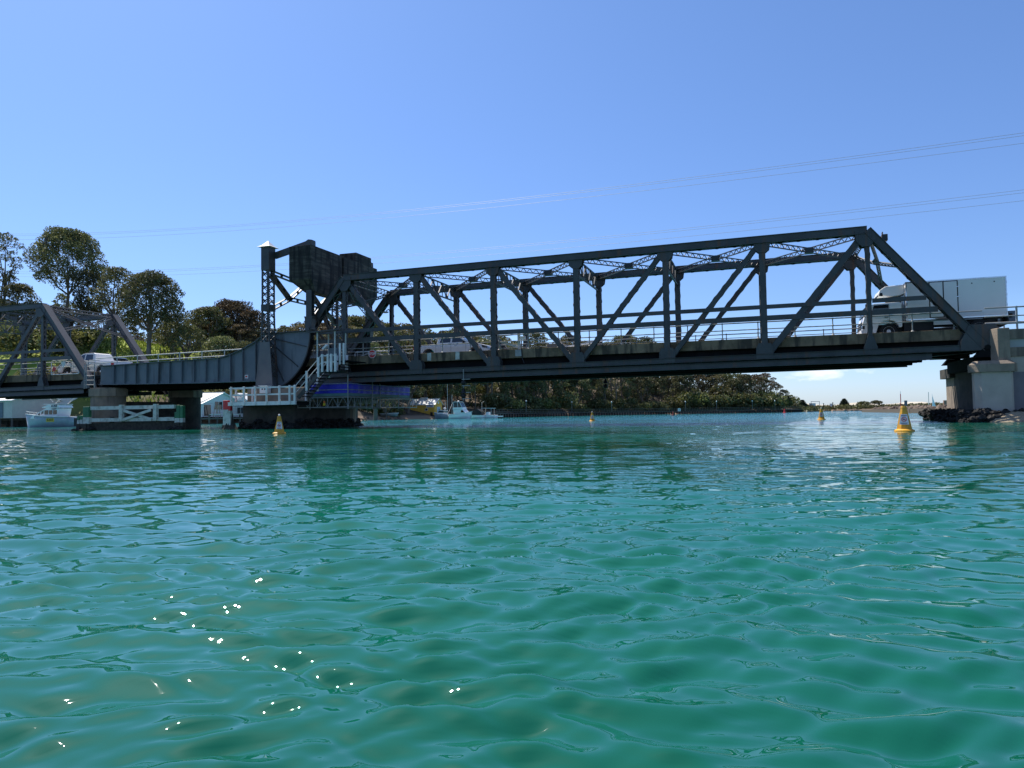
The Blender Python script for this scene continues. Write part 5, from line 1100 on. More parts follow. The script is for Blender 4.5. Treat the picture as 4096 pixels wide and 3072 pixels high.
# ================================================================== POWER LINES
def cable(pL, pR, dL, dR, sag, label, r=.02):
    a = PD(pL[0], pL[1], dL); b = PD(pR[0], pR[1], dR); pts = []
    for i in range(41): t = i/40; p = a.lerp(b, t); p = p.copy(); p.z -= sag*4*t*(1-t); pts.append(p)
    mb = MB(); mb.tube(pts, r, 5); single('power_cable', mb, WIRE, label, 'cable', 'overhead power cables above the bridge')
CBL = [((-300, 926), (2037, 796), (4400, 488), 'upper of the close pair in the high set of power cables'), ((-300, 934), (2037, 803), (4400, 500), 'lower of the close pair in the high set of power cables'),
       ((-300, 951), (2037, 823), (4400, 532), 'lowest power cable of the high set'), ((-300, 1071), (2037, 983), (4400, 722), 'upper of the close pair in the low set of power cables'),
       ((-300, 1081), (2037, 990), (4400, 735), 'lower of the close pair in the low set of power cables'), ((-300, 1090), (2037, 1012), (4400, 768), 'lowest power cable of the low set')]
for i, (l_, m_, r_, lab) in enumerate(CBL):
    dL, dR = 190, 62
    # depth on a straight plan line, sag solved so that the span hangs through the mid reading
    a = PD(*l_, dL); b = PD(*r_, dR); v = ray(*m_)
    # intersection of the vertical plane through a, b with the sight line
    n_ = Vector((b.y-a.y, -(b.x-a.x), 0)); tt = (a-CAM).dot(n_)/v.dot(n_); q = CAM+v*tt; s_ = (q-a).length/(b-a).length
    s_ = ((q.x-a.x)*(b.x-a.x)+(q.y-a.y)*(b.y-a.y))/((b.x-a.x)**2+(b.y-a.y)**2); line = a.z+(b.z-a.z)*s_; sag = (line-q.z)/(4*s_*(1-s_))
    cable(l_, r_, dL, dR, sag, lab, .016 if i > 2 else .018)
# ================================================================== SHORE BUILDINGS
def frame_axes(px, d):
    return BR(px, d)
def clad_wall(mb, p, q, z0, z1, t=.06, pitch=.2):
    """weatherboards from p to q (x, y), each board tilted out at its foot"""
    p = Vector((*p, 0)); q = Vector((*q, 0)); d = (q-p).normalized(); n_ = Vector((d.y, -d.x, 0)); z = z0
    while z < z1-.02:
        zz = min(z+pitch, z1)
        vs = [p+n_*.035+Vector((0,0,z)), q+n_*.035+Vector((0,0,z)), q+Vector((0,0,zz)), p+Vector((0,0,zz)), p-n_*t+Vector((0,0,z)), q-n_*t+Vector((0,0,z)), q-n_*t+Vector((0,0,zz)), p-n_*t+Vector((0,0,zz))]
        mb.add(vs, [(0,1,2,3), (7,6,5,4), (0,4,5,1), (3,2,6,7), (0,3,7,4), (1,5,6,2)]); z = zz
def house(name, label, x0, x1, y0, y1, z0, ze, zr_, wall, roof, ridge='x', over=.35, cat='shed', kind='gable', pitch=.2, skillion=None, stumps=True):
    t = thing(name, label, cat, ((x0+x1)/2, (y0+y1)/2, z0))
    for a, b in (((x0, y0), (x1, y0)), ((x1, y0), (x1, y1)), ((x1, y1), (x0, y1)), ((x0, y1), (x0, y0))):
        mb = MB(); clad_wall(mb, a, b, z0, ze, pitch=pitch); part('weatherboard_wall', mb, wall, t)
    if ridge == 'x':
        ym_ = (y0+y1)/2
        for x in (x0, x1):
            mb = MB(); mb.prism([(y0, ze), (y1, ze), (ym_, zr_)], x-.04, x+.04, 'x'); part('gable', mb, wall, t)
        for s_, ye in ((1, y0), (-1, y1)):
            yo = ye-s_*over; zo = ze-(zr_-ze)*over/abs(ym_-ye); n = int((x1-x0+2*over)/.75)+1; w_ = (x1-x0+2*over)/n
            for i in range(n):
                xa = x0-over+i*w_; mb = MB(); mb.add([(xa+.01, yo, zo), (xa+w_-.01, yo, zo), (xa+w_-.01, ym_, zr_), (xa+.01, ym_, zr_), (xa+.01, yo, zo+.07), (xa+w_-.01, yo, zo+.07), (xa+w_-.01, ym_, zr_+.07), (xa+.01, ym_, zr_+.07)], [(0,3,2,1), (4,5,6,7), (0,1,5,4), (1,2,6,5), (2,3,7,6), (3,0,4,7)])
                mb.box(xa-.02, xa+.02, yo, yo+.001, zo, zo+.1); part('roof_sheet', mb, roof, t)
        mb = MB(); mb.box(x0-over, x1+over, ym_-.12, ym_+.12, zr_+.06, zr_+.13); part('ridge_cap', mb, roof, t)
    else:
        xm_ = (x0+x1)/2
        for y in (y0, y1): mb = MB(); mb.prism([(x0, ze), (x1, ze), (xm_, zr_)], y-.04, y+.04); part('gable', mb, wall, t)
        for s_, xe_ in ((1, x0), (-1, x1)):
            xo = xe_-s_*over; zo = ze-(zr_-ze)*over/abs(xm_-xe_); mb = MB()
            mb.add([(xo, y0-over, zo), (xm_, y0-over, zr_), (xm_, y1+over, zr_), (xo, y1+over, zo), (xo, y0-over, zo+.08), (xm_, y0-over, zr_+.08), (xm_, y1+over, zr_+.08), (xo, y1+over, zo+.08)], [(0,3,2,1), (4,5,6,7), (0,1,5,4), (1,2,6,5), (2,3,7,6), (3,0,4,7)]); part('roof_sheet', mb, roof, t)
    if stumps:
        for x in np.linspace(x0+.2, x1-.2, max(2, int((x1-x0)/2)+1)):
            for y in (y0+.15, y1-.15): mb = MB(); mb.lathe((x, y, -1), [(.12, 0), (.12, z0+.98)], 8); part('stump', mb, TIMB, t)
    return t
def opening(t, face, a0, a1, z0, z1, at_, m=GLASS, frame=WHITEC, nm='window', bars=0):
    """face '-y' at y=at_, or '+x' at x=at_"""
    fr = MB(); pn = MB(); w = .06
    if face == '-y':
        for (p0, p1, q0, q1) in ((a0, a1, z0, z0+w), (a0, a1, z1-w, z1), (a0, a0+w, z0+w, z1-w), (a1-w, a1, z0+w, z1-w)): fr.box(p0, p1, at_-.09, at_-.04, q0, q1)
        for i in range(bars): x = a0+(a1-a0)*(i+1)/(bars+1); fr.box(x-.02, x+.02, at_-.085, at_-.045, z0+w, z1-w)
        pn.box(a0+w, a1-w, at_-.07, at_-.05, z0+w, z1-w)
    else:
        for (p0, p1, q0, q1) in ((a0, a1, z0, z0+w), (a0, a1, z1-w, z1), (a0, a0+w, z0+w, z1-w), (a1-w, a1, z0+w, z1-w)): fr.box(at_+.04, at_+.09, p0, p1, q0, q1)
        for i in range(bars): y = a0+(a1-a0)*(i+1)/(bars+1); fr.box(at_+.045, at_+.085, y-.02, y+.02, z0+w, z1-w)
        pn.box(at_+.05, at_+.07, a0+w, a1-w, z0+w, z1-w)
    o = part(nm, fr, frame, t); part('pane', pn, m, o); return o
# cream boathouse at the far left
a = PD(-60, 1640, 92); b = PD(67, 1640, 92); yb = (a.y+b.y)/2
hA = house('boathouse', 'cream weatherboard boathouse with a grey door at the left photo edge', b.x-6.5, b.x, b.y-.6, b.y+6, 1.15, 3.4, 4.3, SIDING, ROOFW, 'x', stumps=True, cat='boathouse')
yA = b.y-.6; c0 = PD(-2, 1650, 92).x; c1 = PD(17, 1650, 92).x; opening(hA, '-y', c0-1.2, c1, 1.2, 3.1, yA, SLATE, SLATE, 'door')
a = PD(70, 1640, 99); b = PD(242, 1640, 99)
hB = house('boathouse', 'large pale boathouse behind the charter boat with a gridded window under the bridge', a.x, b.x, b.y, b.y+8, 1.15, ZH(1572, 150, 99)+.5, ZH(1572, 150, 99)+1.8, SIDINGW, ROOFW, 'x', cat='boathouse', pitch=.4)
w0 = PD(133, 1650, 99).x; w1 = PD(176, 1650, 99).x
opening(hB, '-y', w0, w1, ZH(1607, 150, 99), ZH(1584, 150, 99), b.y, GLASS, WHITEC, 'window', 3); opening(hB, '-y', w0, w1, ZH(1662, 150, 99), ZH(1625, 150, 99), b.y, SLATE, SLATE, 'door')
a = PD(-500, 1690, 90.5); b = PD(300, 1690, 96); wf = thing('wharf', 'dark timber wharf carrying the boathouses on the left shore', 'wharf', ((a.x+b.x)/2, b.y, 1))
mb = MB(); mb.box(a.x, b.x, b.y-4.2, b.y+3, .85, 1.1); part('deck', mb, TIMB, wf)
for x in np.arange(a.x+.3, b.x, 1.9): mb = MB(); mb.lathe((x, b.y-4, -1.5), [(.16, 0), (.15, 2.4)], 8); part('pile', mb, MARINE, wf)
mb = MB(); mb.box(a.x, b.x, b.y-3.6, b.y-3.4, -.3, .84); part('dark_skirt', mb, MARINE, wf)
# long low white-roofed shed seen between the pier columns
a = PD(425, 1600, 104); b = PD(600, 1600, 104)
hC = house('boat_shed', 'low shed with a wide white roof seen between the columns of the left pier', a.x, b.x, b.y, b.y+7, 1.0, 3.0, 4.2, SIDINGW, ROOFW, 'x', cat='shed')
# white boathouse with ladder
a = PD(712, 1640, 100); b = PD(807, 1640, 97.5); y0 = b.y; hx0, hx1 = b.x-4.4, b.x; y1 = y0+7.6
zE, zR = ZH(1613, 790, 99), ZH(1573, 880, 102)
hD = house('boathouse', 'white weatherboard boathouse with a metal gable roof between the two left piers', hx0, hx1, y0, y1, .95, zE, zR, SIDINGW, ROOFW, 'x', cat='boathouse', over=.5)
u = lambda px: PD(px, 1640, 98.2).x
opening(hD, '-y', hx0+2.0, hx0+2.35, ZH(1639, 763, 98), ZH(1622, 763, 98), y0, mat('brass_blind', (.25, .18, .08)), WHITEC); opening(hD, '-y', hx1-.75, hx1-.12, ZH(1636, 795, 98), ZH(1621, 795, 98), y0, GLASSB, WHITEC, bars=0)
def yx(px): return PXp(px, 1640, hx1).y
opening(hD, '+x', yx(812), yx(843), 1.0, ZH(1618, 825, 100), hx1, GLASS, WHITEC, 'door'); opening(hD, '+x', yx(856), yx(889), ZH(1641, 870, 102), ZH(1606, 870, 102), hx1, GLASS, WHITEC, 'window', 1)
for i in range(4): mb = MB(); xx = hx0+1.4+i*.9; mb.add([(xx, y0-.5, zE-.02), (xx+.3, y0-.5, zE-.02), (xx+.3, (y0+y1)/2, zR+.08), (xx, (y0+y1)/2, zR+.08), (xx, y0-.5, zE+.0), (xx+.3, y0-.5, zE+.0), (xx+.3, (y0+y1)/2, zR+.10), (xx, (y0+y1)/2, zR+.10)], [(0,3,2,1), (4,5,6,7), (0,1,5,4), (1,2,6,5), (2,3,7,6), (3,0,4,7)]); part('skylight_strip', mb, mat('greenish_skylight', (.45, .52, .50), .4), hD) if i == 3 else None
jt = thing('jetty', 'dark timber jetty in front of the white boathouse', 'jetty', (hx1+2, y0+2, .8))
mb = MB(); mb.box(hx1+.1, hx1+2.0, y0-1, y0+11, .62, .80); part('deck', mb, TIMB, jt)
for y in np.arange(y0-.8, y0+11, 1.5): mb = MB(); mb.lathe((hx1+1.9, y, -1.2), [(.13, 0), (.12, 2.1+.35*(int(y*3) % 2))], 8); part('pile', mb, TIMB, jt)
mb = MB(); mb.tube([(hx1+1.95, y0-.8, 1.25), (hx1+1.95, y0+5, 1.25)], .06, 6); part('rail', mb, TIMBW, jt)
c = PD(826, 1665, 98); lad = thing('step_ladder', 'wooden A-frame ladder standing against the white boathouse door', 'ladder', (hx1+.9, y0+1.6, .8))
for (dy, lean) in ((-.45, .28), (.45, -.28)): mb = MB(); mb.beam((hx1+.9, y0+1.6+dy*1.1, .8), (hx1+.9, y0+1.6+dy*.25, 2.5), .06, .05); mb.beam((hx1+1.3, y0+1.6+dy*1.1, .8), (hx1+1.3, y0+1.6+dy*.25, 2.5), .06, .05); part('stile', mb, mat('pine', (.45, .33, .2)), lad)
for z in (1.1, 1.45, 1.8, 2.15): mb = MB(); w_ = .5-(z-.8)*.2; mb.box(hx1+1.25, hx1+1.35, y0+1.6-w_, y0+1.6+w_, z-.02, z+.02); part('rung', mb, mat('pine', (.45, .33, .2)), lad)
# white extension behind the platform
a = PD(925, 1600, 103); hE = house('boat_shed', 'small white shed end with windows behind the red and white pile', a.x-1.6, a.x+2.6, a.y+1, a.y+6, .9, 2.9, 4.2, SIDINGW, ROOFW, 'y', cat='shed')
opening(hE, '-y', a.x+.2, a.x+1.5, 1.3, 2.3, a.y+1, GLASS, WHITEC, bars=1)
for px, py, d, lab in ((492, 1345, 152, 'small pale house with a flat roof on the grassy hill'), (-30, 1200, 150, 'grey-roofed house among trees at the top left of the hill')):
    c = PD(px, py, d); zg = c.z-2; hF = house('hill_house', lab, c.x-1.5, c.x+1.5, c.y, c.y+4, zg-1.5, zg+1.7, zg+2.2, SIDINGW, ROOFW, 'x', cat='house', stumps=False); opening(hF, '-y', c.x-1, c.x+.4, zg, zg+1.3, c.y)
# yellow boat shed
DY = 156; b = PD(1738, 1640, DY); a = PD(1640, 1640, DY); y0 = b.y; hx1 = b.x; hx0 = PY(1640, 1640, y0).x; y1 = y0+3.9
zE, zR, zF = ZH(1617, 1700, DY), ZH(1596, 1755, DY+2), ZH(1660, 1700, DY)
hY = house('boat_shed', 'bright yellow boat shed with a white roof standing over the water', hx0, hx1, y0, y1, zF, zE, zR, YHOUSE, ROOFW, 'x', cat='shed', over=.3)
u = lambda px: PD(px, 1640, DY).x
sg_b = MB(); sg_b.box(u(1702), u(1735), y0-.12, y0-.06, ZH(1629, 1720, DY), ZH(1619.5, 1720, DY)); sgn_ = part('sign_board', sg_b, WHITEC, hY)
for i, z in enumerate((ZH(1622, 1720, DY), ZH(1626.3, 1720, DY))):
    mb = MB(); x = u(1703.5+3*i)
    while x < u(1733-3*i): w_ = .13+.06*((int(x*37)) % 3); mb.box(x, x+w_, y0-.135, y0-.121, z-.07, z+.07); x += w_+.05
    part('lettering', mb, mat('blue_lettering', (.02, .03, .25)), sgn_, kind='stuff')
opening(hY, '-y', u(1694), u(1708), ZH(1643, 1700, DY), ZH(1632.5, 1700, DY), y0)
yx = lambda px: PXp(px, 1640, hx1).y
opening(hY, '+x', yx(1747), yx(1760), zF, ZH(1627, 1753, DY+1.5), hx1, mat('pale_blue_door', (.45, .58, .66)), WHITEC, 'door', 1)
mb = MB(); cz = ZH(1611, 1752, DY+2); mb.lathe((hx1+.07, (y0+y1)/2, cz), [(.28, -.02), (.28, .02)], 20, 'x'); part('round_clock', mb, WHITEC, hY)
mb = MB(); mb.box(hx0+1.6, hx0+3.2, (y0+y1)/2-.3, (y0+y1)/2+.3, zR+.14, zR+.34); part('roof_vent', mb, ROOFW, hY, bevel=.05)
for x in (hx0+1.2, hx0+3.3): mb = MB(); mb.add([(x, y0-.25, zE-.02), (x+.45, y0-.25, zE-.02), (x+.45, (y0+y1)/2-.2, zR-.02), (x, (y0+y1)/2-.2, zR-.02), (x, y0-.25, zE+.06), (x+.45, y0-.25, zE+.06), (x+.45, (y0+y1)/2-.2, zR+.06), (x, (y0+y1)/2-.2, zR+.06)], [(0,3,2,1), (4,5,6,7), (0,1,5,4), (1,2,6,5), (2,3,7,6), (3,0,4,7)]); part('skylight', mb, mat('grey_skylight', (.25, .27, .28), .3), hY)
mb = MB(); mb.box(hx1+.05, hx1+1.3, y0-.3, y0+2.0, zF-.2, zF-.02); dk = part('side_deck', mb, TIMB, hY)
for y in (y0-.2, y0+1.8): mb = MB(); mb.lathe((hx1+1.2, y, -1), [(.14, 0), (.13, zF+2.2)], 8); part('mooring_pile', mb, TIMB, hY)
c = PD(1725, 1655, DY-1); mb = MB(); mb.box(u(1723), u(1731), y0-.5, y0-.1, zF-.5, zF+.6); single('rubbish_bin', mb, BLACK, 'dark bin against the corner of the yellow shed', 'bin')
# ================================================================== BOATS
def hull_mb(L, B, fb, bow, draft=.25, n=14):
    """bow at +x; deck heights fb at stern rising to bow"""
    mb = MB(); ST = []
    for i in range(n+1):
        t = i/n; x = -L/2+L*t; w = B/2*(1-max(0, (t-.45)/.55)**2.2)*(.92+.08*min(1, t*4)); h = fb+(bow-fb)*t**1.8
        wl = w*(.86 if t < .75 else .86-.86*(t-.75)/.25*.75); xo = L*.06*max(0, t-.8)/.2
        ST.append([(x+xo, -w, h), (x+xo*.7, -w*.98, h*.62), (x+xo*.2, -wl, .02), (x-xo*.4, 0, -draft), (x+xo*.2, wl, .02), (x+xo*.7, w*.98, h*.62), (x+xo, w, h)])
    k = 7
    for s_ in ST: mb.v += s_
    for i in range(n):
        for j in range(k-1): mb.f.append((i*k+j, (i+1)*k+j, (i+1)*k+j+1, i*k+j+1))
        mb.f.append((i*k, i*k+6, (i+1)*k+6, (i+1)*k))
    mb.f.append(tuple(range(k))); mb.f.append(tuple(n*k+j for j in range(k-1, -1, -1))); return mb
def place(mb, c, ang, mirror=False):
    cs, sn = math.cos(ang), math.sin(ang)
    for i, v in enumerate(mb.v): mb.v[i] = (c.x+v[0]*cs-v[1]*sn, c.y+v[0]*sn+v[1]*cs, c.z+v[2])
    return mb
def boat(name, label, c, ang, L, B, fb, bow, hullm, items, group=None, cat='boat'):
    t = thing(name, label, cat, tuple(c), group); part('hull', place(hull_mb(L, B, fb, bow), c, ang), hullm, t, smooth=True)
    m2 = hull_mb(L*1.005, B*1.03, fb, bow); v0 = m2.v
    mb = MB(); k = 7; n = 14
    for i in range(n): 
        for j in (0, 6):
            a = Vector(v0[i*k+j]); b = Vector(v0[(i+1)*k+j]); mb.beam(a, b, .07, .07)
    part('gunwale', place(mb, c, ang), HULLW, t)
    for nm, mb, m in items:
        o = part(nm, place(mb, c, ang), m, t)
        if nm == 'cabin': t['_cab'] = o.name
    if '_cab' in t: del t['_cab']
    return t
# charter boat S207, bow to the left
D7 = 84; L7 = (PD(312, 1700, D7)-PD(98, 1700, D7)).length; cc_ = BR(208, D7, 0); cB = Vector((cc_.x, cc_.y, 0)); s7 = L7/7.2
ang7 = math.pi - YAW*0 + math.atan2(-math.sin(YAW)*0, 1)
ang7 = math.pi+.20
def CB(prof, w, w2=None): mb = MB(); n = len(prof); w2 = w2 or w; V = [(a, -w/2, b) for a, b in prof]+[(a, w/2, b) for a, b in prof]; return mb.add(V, [tuple(range(n)), tuple(range(2*n-1, n-1, -1))]+[(i, i+n, (i+1) % n+n, (i+1) % n) for i in range(n)])
its = []
cabp = [(-1.6, .95), (-1.9, 2.12), (-.2, 2.2), (.35, 1.95), (1.9, 1.30), (2.2, 1.0)]
its.append(('cabin', CB([(a*s7*1.0, b) for a, b in cabp], 2.1), HULLW))
its.append(('flybridge', CB([(-2.1*s7, 2.20), (-1.9*s7, 2.50), (-.5*s7, 2.56), (.45*s7, 2.26), (.4*s7, 2.20), (-.1*s7, 2.215)], 2.2), HULLW))
mb = MB(); mb.box(-2.0*s7, .2*s7, -1.15, 1.15, 2.58, 2.64); its.append(('hardtop', mb, HULLW))
for sy in (-1, 1):
    for (xa, xb_) in ((-1.7, -1.15), (-1.05, -.55), (-.45, .1)):
        mb = MB(); mb.prism([(xa*s7, 1.45), (xb_*s7, 1.45), (xb_*s7+(.0), 1.92), (xa*s7, 1.94)], sy*1.05-.02*1, sy*1.05+.02); its.append(('cabin_window', mb, GLASS))
for i in range(3):
    x0_ = .25+i*.5; z0_ = 1.88-i*.21; mb = MB(); mb.prism([(x0_*s7, z0_-.32), ((x0_+.34)*s7, z0_-.42), ((x0_+.30)*s7, z0_-.16), (x0_*s7, z0_+.03)], -1.07, -1.04); mb.prism([(x0_*s7, z0_-.32), ((x0_+.34)*s7, z0_-.42), ((x0_+.30)*s7, z0_-.16), (x0_*s7, z0_+.03)], 1.04, 1.07); its.append(('windscreen_pane', mb, GLASSB))
mb = MB(); zz = 1.75
for sy in (-1, 1): mb.tube([(1.6*s7, sy*.75, 1.65), (2.8*s7, sy*.5, zz), (3.75*s7, sy*.05, zz+.1)], .03, 6); [mb.tube([(x*s7, sy*y, 1.1), (x*s7, sy*y, zz)], .02, 5) for x, y in ((2.0, .68), (2.8, .5), (3.5, .16))]
its.append(('bow_rail', mb, TUBEW))
mb = MB(); mb.tube([(-1.2*s7, .9, 2.5), (-3.0*s7, 1.3, 4.0)], .035, 6); mb.tube([(-1.2*s7, -.9, 2.5), (-3.2*s7, -1.3, 4.1)], .035, 6); its.append(('outrigger_pole', mb, TUBEW))
mb = MB(); mb.tube([(-1.0*s7, 0, 2.9), (-1.0*s7, 0, 4.4)], .025, 6); mb.tube([(-.6*s7, .5, 2.9), (.4*s7, .5, 3.6)], .02, 5); its.append(('aerial', mb, WHITE))
mb = MB(); mb.box(-3.55*s7, -3.3*s7, -.3, .3, .1, 1.0); its.append(('outboard_motor', mb, BLACK))
b7 = boat('charter_boat', 'white and pale blue charter boat marked S207 moored at the left wharf', cB, ang7, L7*.97, 2.7, 1.15, 1.55, HULLB, its)
# number plate on the side that faces the channel (local +y after turning round)
cs, sn = math.cos(ang7), math.sin(ang7)
def loc7(x, y, z): return (cB.x+x*cs-y*sn, cB.y+x*sn+y*cs, z)
mb = MB(); w = 1.32; V = []
for y in (w, w+.02):
    for x, z in ((-.95, .62), (.30, .62), (.30, 1.02), (-.95, 1.02)): V.append(loc7(x*s7*.9-.6, y, z))
mb.add(V, [(0,1,2,3), (7,6,5,4), (0,4,5,1), (1,5,6,2), (2,6,7,3), (3,7,4,0)]); npl = part('number_plate', mb, YSIGN, b7)
text('lettering', 'S207', .40, INK, npl, loc7(-.32*s7*.9-.6, w+.028, .82), (R(90), 0, ang7-math.pi), .003, sx=1.05)
text('lettering', 'RURB', .30, INK, b7, loc7(-1.35*s7, 1.125, 2.38), (R(90), 0, ang7-math.pi), .003)
text('lettering', '51077', .24, INK, b7, loc7(-1.3*s7, 1.075, 2.05), (R(90), 0, ang7-math.pi), .003)
# small boat under navy cover behind the left pier
c = BR(705, 82, 0); its = [('canvas_cover', CB([(-1.8, .62), (-1.2, 1.55), (.4, 1.35), (2.2, .75)], 1.5), NAVY)]
boat('runabout', 'white runabout under a navy canvas cover behind the green pile', c, -.05+math.pi, 4.6, 1.8, .62, .8, HULLW, its)
# middle group
c = BR(1778, 148, 0); its = [('cabin', CB([(-.2, .9), (-.3, 1.75), (.8, 1.8), (1.3, .95)], 1.7), HULLW), ('windscreen', CB([(-.25, 1.25), (-.3, 1.65), (.78, 1.7), (1.05, 1.3)], 1.74), GLASSB)]
mb = MB(); mb.tube([(-.2, 0, 1.8), (-.2, 0, 3.4)], .03, 5); mb.sphere((-.1, 0, 2.1), .3, 10, 6, (1, 1, .7)); mb.tube([(-1, .5, .9), (-2.2, .5, 3.2)], .03, 5); its.append(('radar_mast', mb, HULLW))
boat('fishing_boat', 'small white fishing boat beside the yellow shed', c, math.pi-.1, 4.3, 1.9, .85, 1.35, HULLB, its)
c = BR(1843, 145, 0); its = [('cabin', CB([(-1.1, .95), (-1.2, 1.75), (.9, 1.8), (1.6, 1.05)], 1.8), HULLW), ('windscreen', CB([(.55, 1.22), (.55, 1.66), (.95, 1.66), (1.35, 1.22)], 1.84), GLASS)]
its.append(('flybridge', CB([(-1.3, 1.80), (-1.3, 2.2), (.8, 2.25), (.9, 1.83)], 1.7), HULLW))
its.append(('clear_canopy', CB([(-1.15, 2.22), (-1.2, 3.2), (-.4, 3.35), (.2, 3.1), (.7, 2.27)], 1.5), GLASSB))
mb = MB(); [mb.tube([(x, sy*.76, 2.2), (x2, sy*.76, 3.25)], .04, 5) for sy in (-1, 1) for x, x2 in ((-1.15, -1.2), (-.2, -.3), (.72, .2))]; mb.box(-1.2, .15, -.78, .78, 3.27, 3.36); mb.sphere((-.5, 0, 3.5), .2, 10, 6, (1, 1, .6)); its.append(('canopy_frame', mb, HULLW))
mb = MB(); mb.box(-.5, .6, .93, .96, .55, .62); mb.box(.7, 1.3, .93, .96, .55, .62); its.append(('hull_stripe', mb, NAVY))
boat('cruiser', 'white flybridge cruiser moored next to the fishing boat', c, -.12, 4.6, 2.0, .85, 1.35, HULLW, its)
c = BR(1925, 150, 0); pt_ = thing('pontoon', 'low dark pontoon with white edges right of the cruiser', 'pontoon', tuple(c))
mb = MB(); mb.box(-3, 4.4, -1.2, 1.2, .25, .45); part('deck', place(mb, c, -.1), HULLW, pt_); mb = MB(); mb.box(-2.8, 4.2, -1.1, 1.1, -.1, .24); part('float', place(mb, c, -.1), BLACK, pt_)
for k_, (dx, lb) in enumerate(((-1.2, 'open boat with a dark canvas hood on the pontoon'), (1.6, 'open boat with a pale bimini top and dark outboard motors'))):
    c2 = BR(1905+k_*48, 147, 0); its = [('console', CB([(-.3, .6), (-.3, 1.25), (.3, 1.2), (.5, .6)], .8), HULLW)]
    if k_ == 0: its.append(('canvas_hood', CB([(-1.4, .6), (-1.5, 1.3), (-.6, 1.9), (.4, 1.5), (.6, .62)], 1.6), BLACK))
    else:
        its.append(('bimini', CB([(-1.3, 1.95), (1.2, 2.0), (1.2, 2.07), (-1.3, 2.02)], 1.5), HULLW)); mb = MB(); [mb.tube([(x, sy*.7, .6), (x, sy*.7, 2.0)], .035, 5) for x in (-1.0, 1.0) for sy in (-1, 1)]; mb.tube([(1.4, 0, .6), (1.4, 0, 3.2), (.9, 0, 3.4)], .03, 5); its.append(('canopy_frame', mb, TUBEW))
        mb = MB(); mb.box(1.7, 2.1, -.6, -.2, .0, 1.1); mb.box(1.7, 2.1, .2, .6, .0, 1.1); its.append(('outboard_motor', mb, BLACK))
    boat('open_boat', lb, c2, math.pi-.1, 3.6, 1.7, .6, .75, HULLW, its)
for px, h_ in ((1784, 4.0), (1790, 9.5), (1808, 5.0), (1822, 4.2), (1834, 3.0), (1858, 2.6), (1912, 2.4), (1944, 2.8)):
    c = BR(px, 152, 0); mb = MB(); mb.tube([(c.x, c.y, .3), (c.x+.05, c.y, h_)], .045, 5); single('mast', mb, TUBEW if h_ > 4.5 else TIMB, 'thin mast or mooring pole among the moored boats', 'mast', 'poles among the moored boats')
# ================================================================== BOARDWALK
bw = thing('boardwalk', 'long low boardwalk with handrails along the wooded far shore', 'boardwalk', tuple(BR(2600, 236, .9)))
pts = [BR(px, interp(px, SHORE)-3.5, .95) for px in np.linspace(1975, 3200, 60)]
mb = MB(); [mb.beam(a, b+(b-a).normalized()*.1, 1.8, .18) for a, b in zip(pts, pts[1:])]; part('deck', mb, TIMB, bw)
mb = MB(); mp_ = MB()
for a, b in zip(pts, pts[1:]):
    d = (b-a).normalized(); n_ = Vector((d.y, -d.x, 0))*.85
    for z in (.45, .95): mb.beam(a+n_+Vector((0, 0, z)), b+n_+Vector((0, 0, z)), .06, .08)
    L_ = (b-a).length; k = max(2, int(L_/1.9))
    for i in range(k): c = a+(b-a)*(i/k)+n_; mb.beam(c, c+Vector((0, 0, 1.0)), .09, .09); mp_.beam(c+Vector((0, 0, -2.2)), c, .22, .22); c2 = c-n_*1.8; mp_.beam(c2+Vector((0, 0, -2.2)), c2, .2, .2)
part('handrail', mb, TIMB, bw, kind='stuff'); part('piles', mp_, MARINE, bw, kind='stuff')
for px in (2105, 2288, 2447, 2742, 2867, 3010, 3100):
    c = BR(px, interp(px, SHORE)-4, .95); mb = MB(); mb.tube([tuple(c), (c.x, c.y, c.z+2.9)], .05, 6); o = thing('path_lamp', 'small post lamp on the far boardwalk', 'lamp', tuple(c), 'lamps along the far boardwalk'); part('post', mb, TUBE, o); mb = MB(); mb.lathe((c.x, c.y, c.z+2.9), [(.16, 0), (.2, .25), (.05, .4)], 8); part('lantern', mb, WHITEC, o)
c = BR(2717, interp(2717, SHORE)-5, .9); mb = MB(); mb.box(c.x-.42, c.x+.42, c.y-.03, c.y+.03, .95, 1.85); o = single('notice_board', mb, WHITEC, 'white notice board on the rail of the far boardwalk', 'sign'); mb = MB(); mb.box(c.x-.1, c.x+.1, c.y-.06, c.y-.031, 1.15, 1.6); part('symbol', mb, INK, o)
# old pile, driftwood, dinghy on the beach
c = BR(1502, 128, 0); mb = MB(); mb.lathe((c.x, c.y, -1), [(.36, 0), (.34, 2.2), (.3, 3.1)], 10); mb.jitter(.03, 5); single('old_pile', mb, TIMB, 'thick old timber pile standing in the water left of the sandy beach', 'pile')
c = BR(1558, interp(1558, SHORE)-.5, .9); its = []; o = boat('dinghy', 'upturned weathered dinghy lying on the sandy beach', c, .05, 3.4, 1.3, .3, .4, TUBE, its)
rn = random.Random(12)
for i in range(26):
    px = rn.uniform(1440, 1740); d = interp(px, SHORE)+rn.uniform(-3.5, 1); mb = MB(); c = BR(px, d, ground(px, d)); mb.sphere((c.x, c.y, c.z), rn.uniform(.15, .4), 7, 5, (1.4, 1, .6)); mb.jitter(.08, i); single('beach_rock', mb, ROCK, 'brown rock on the small sandy beach under the bridge', 'rock', 'rocks on the small beach')
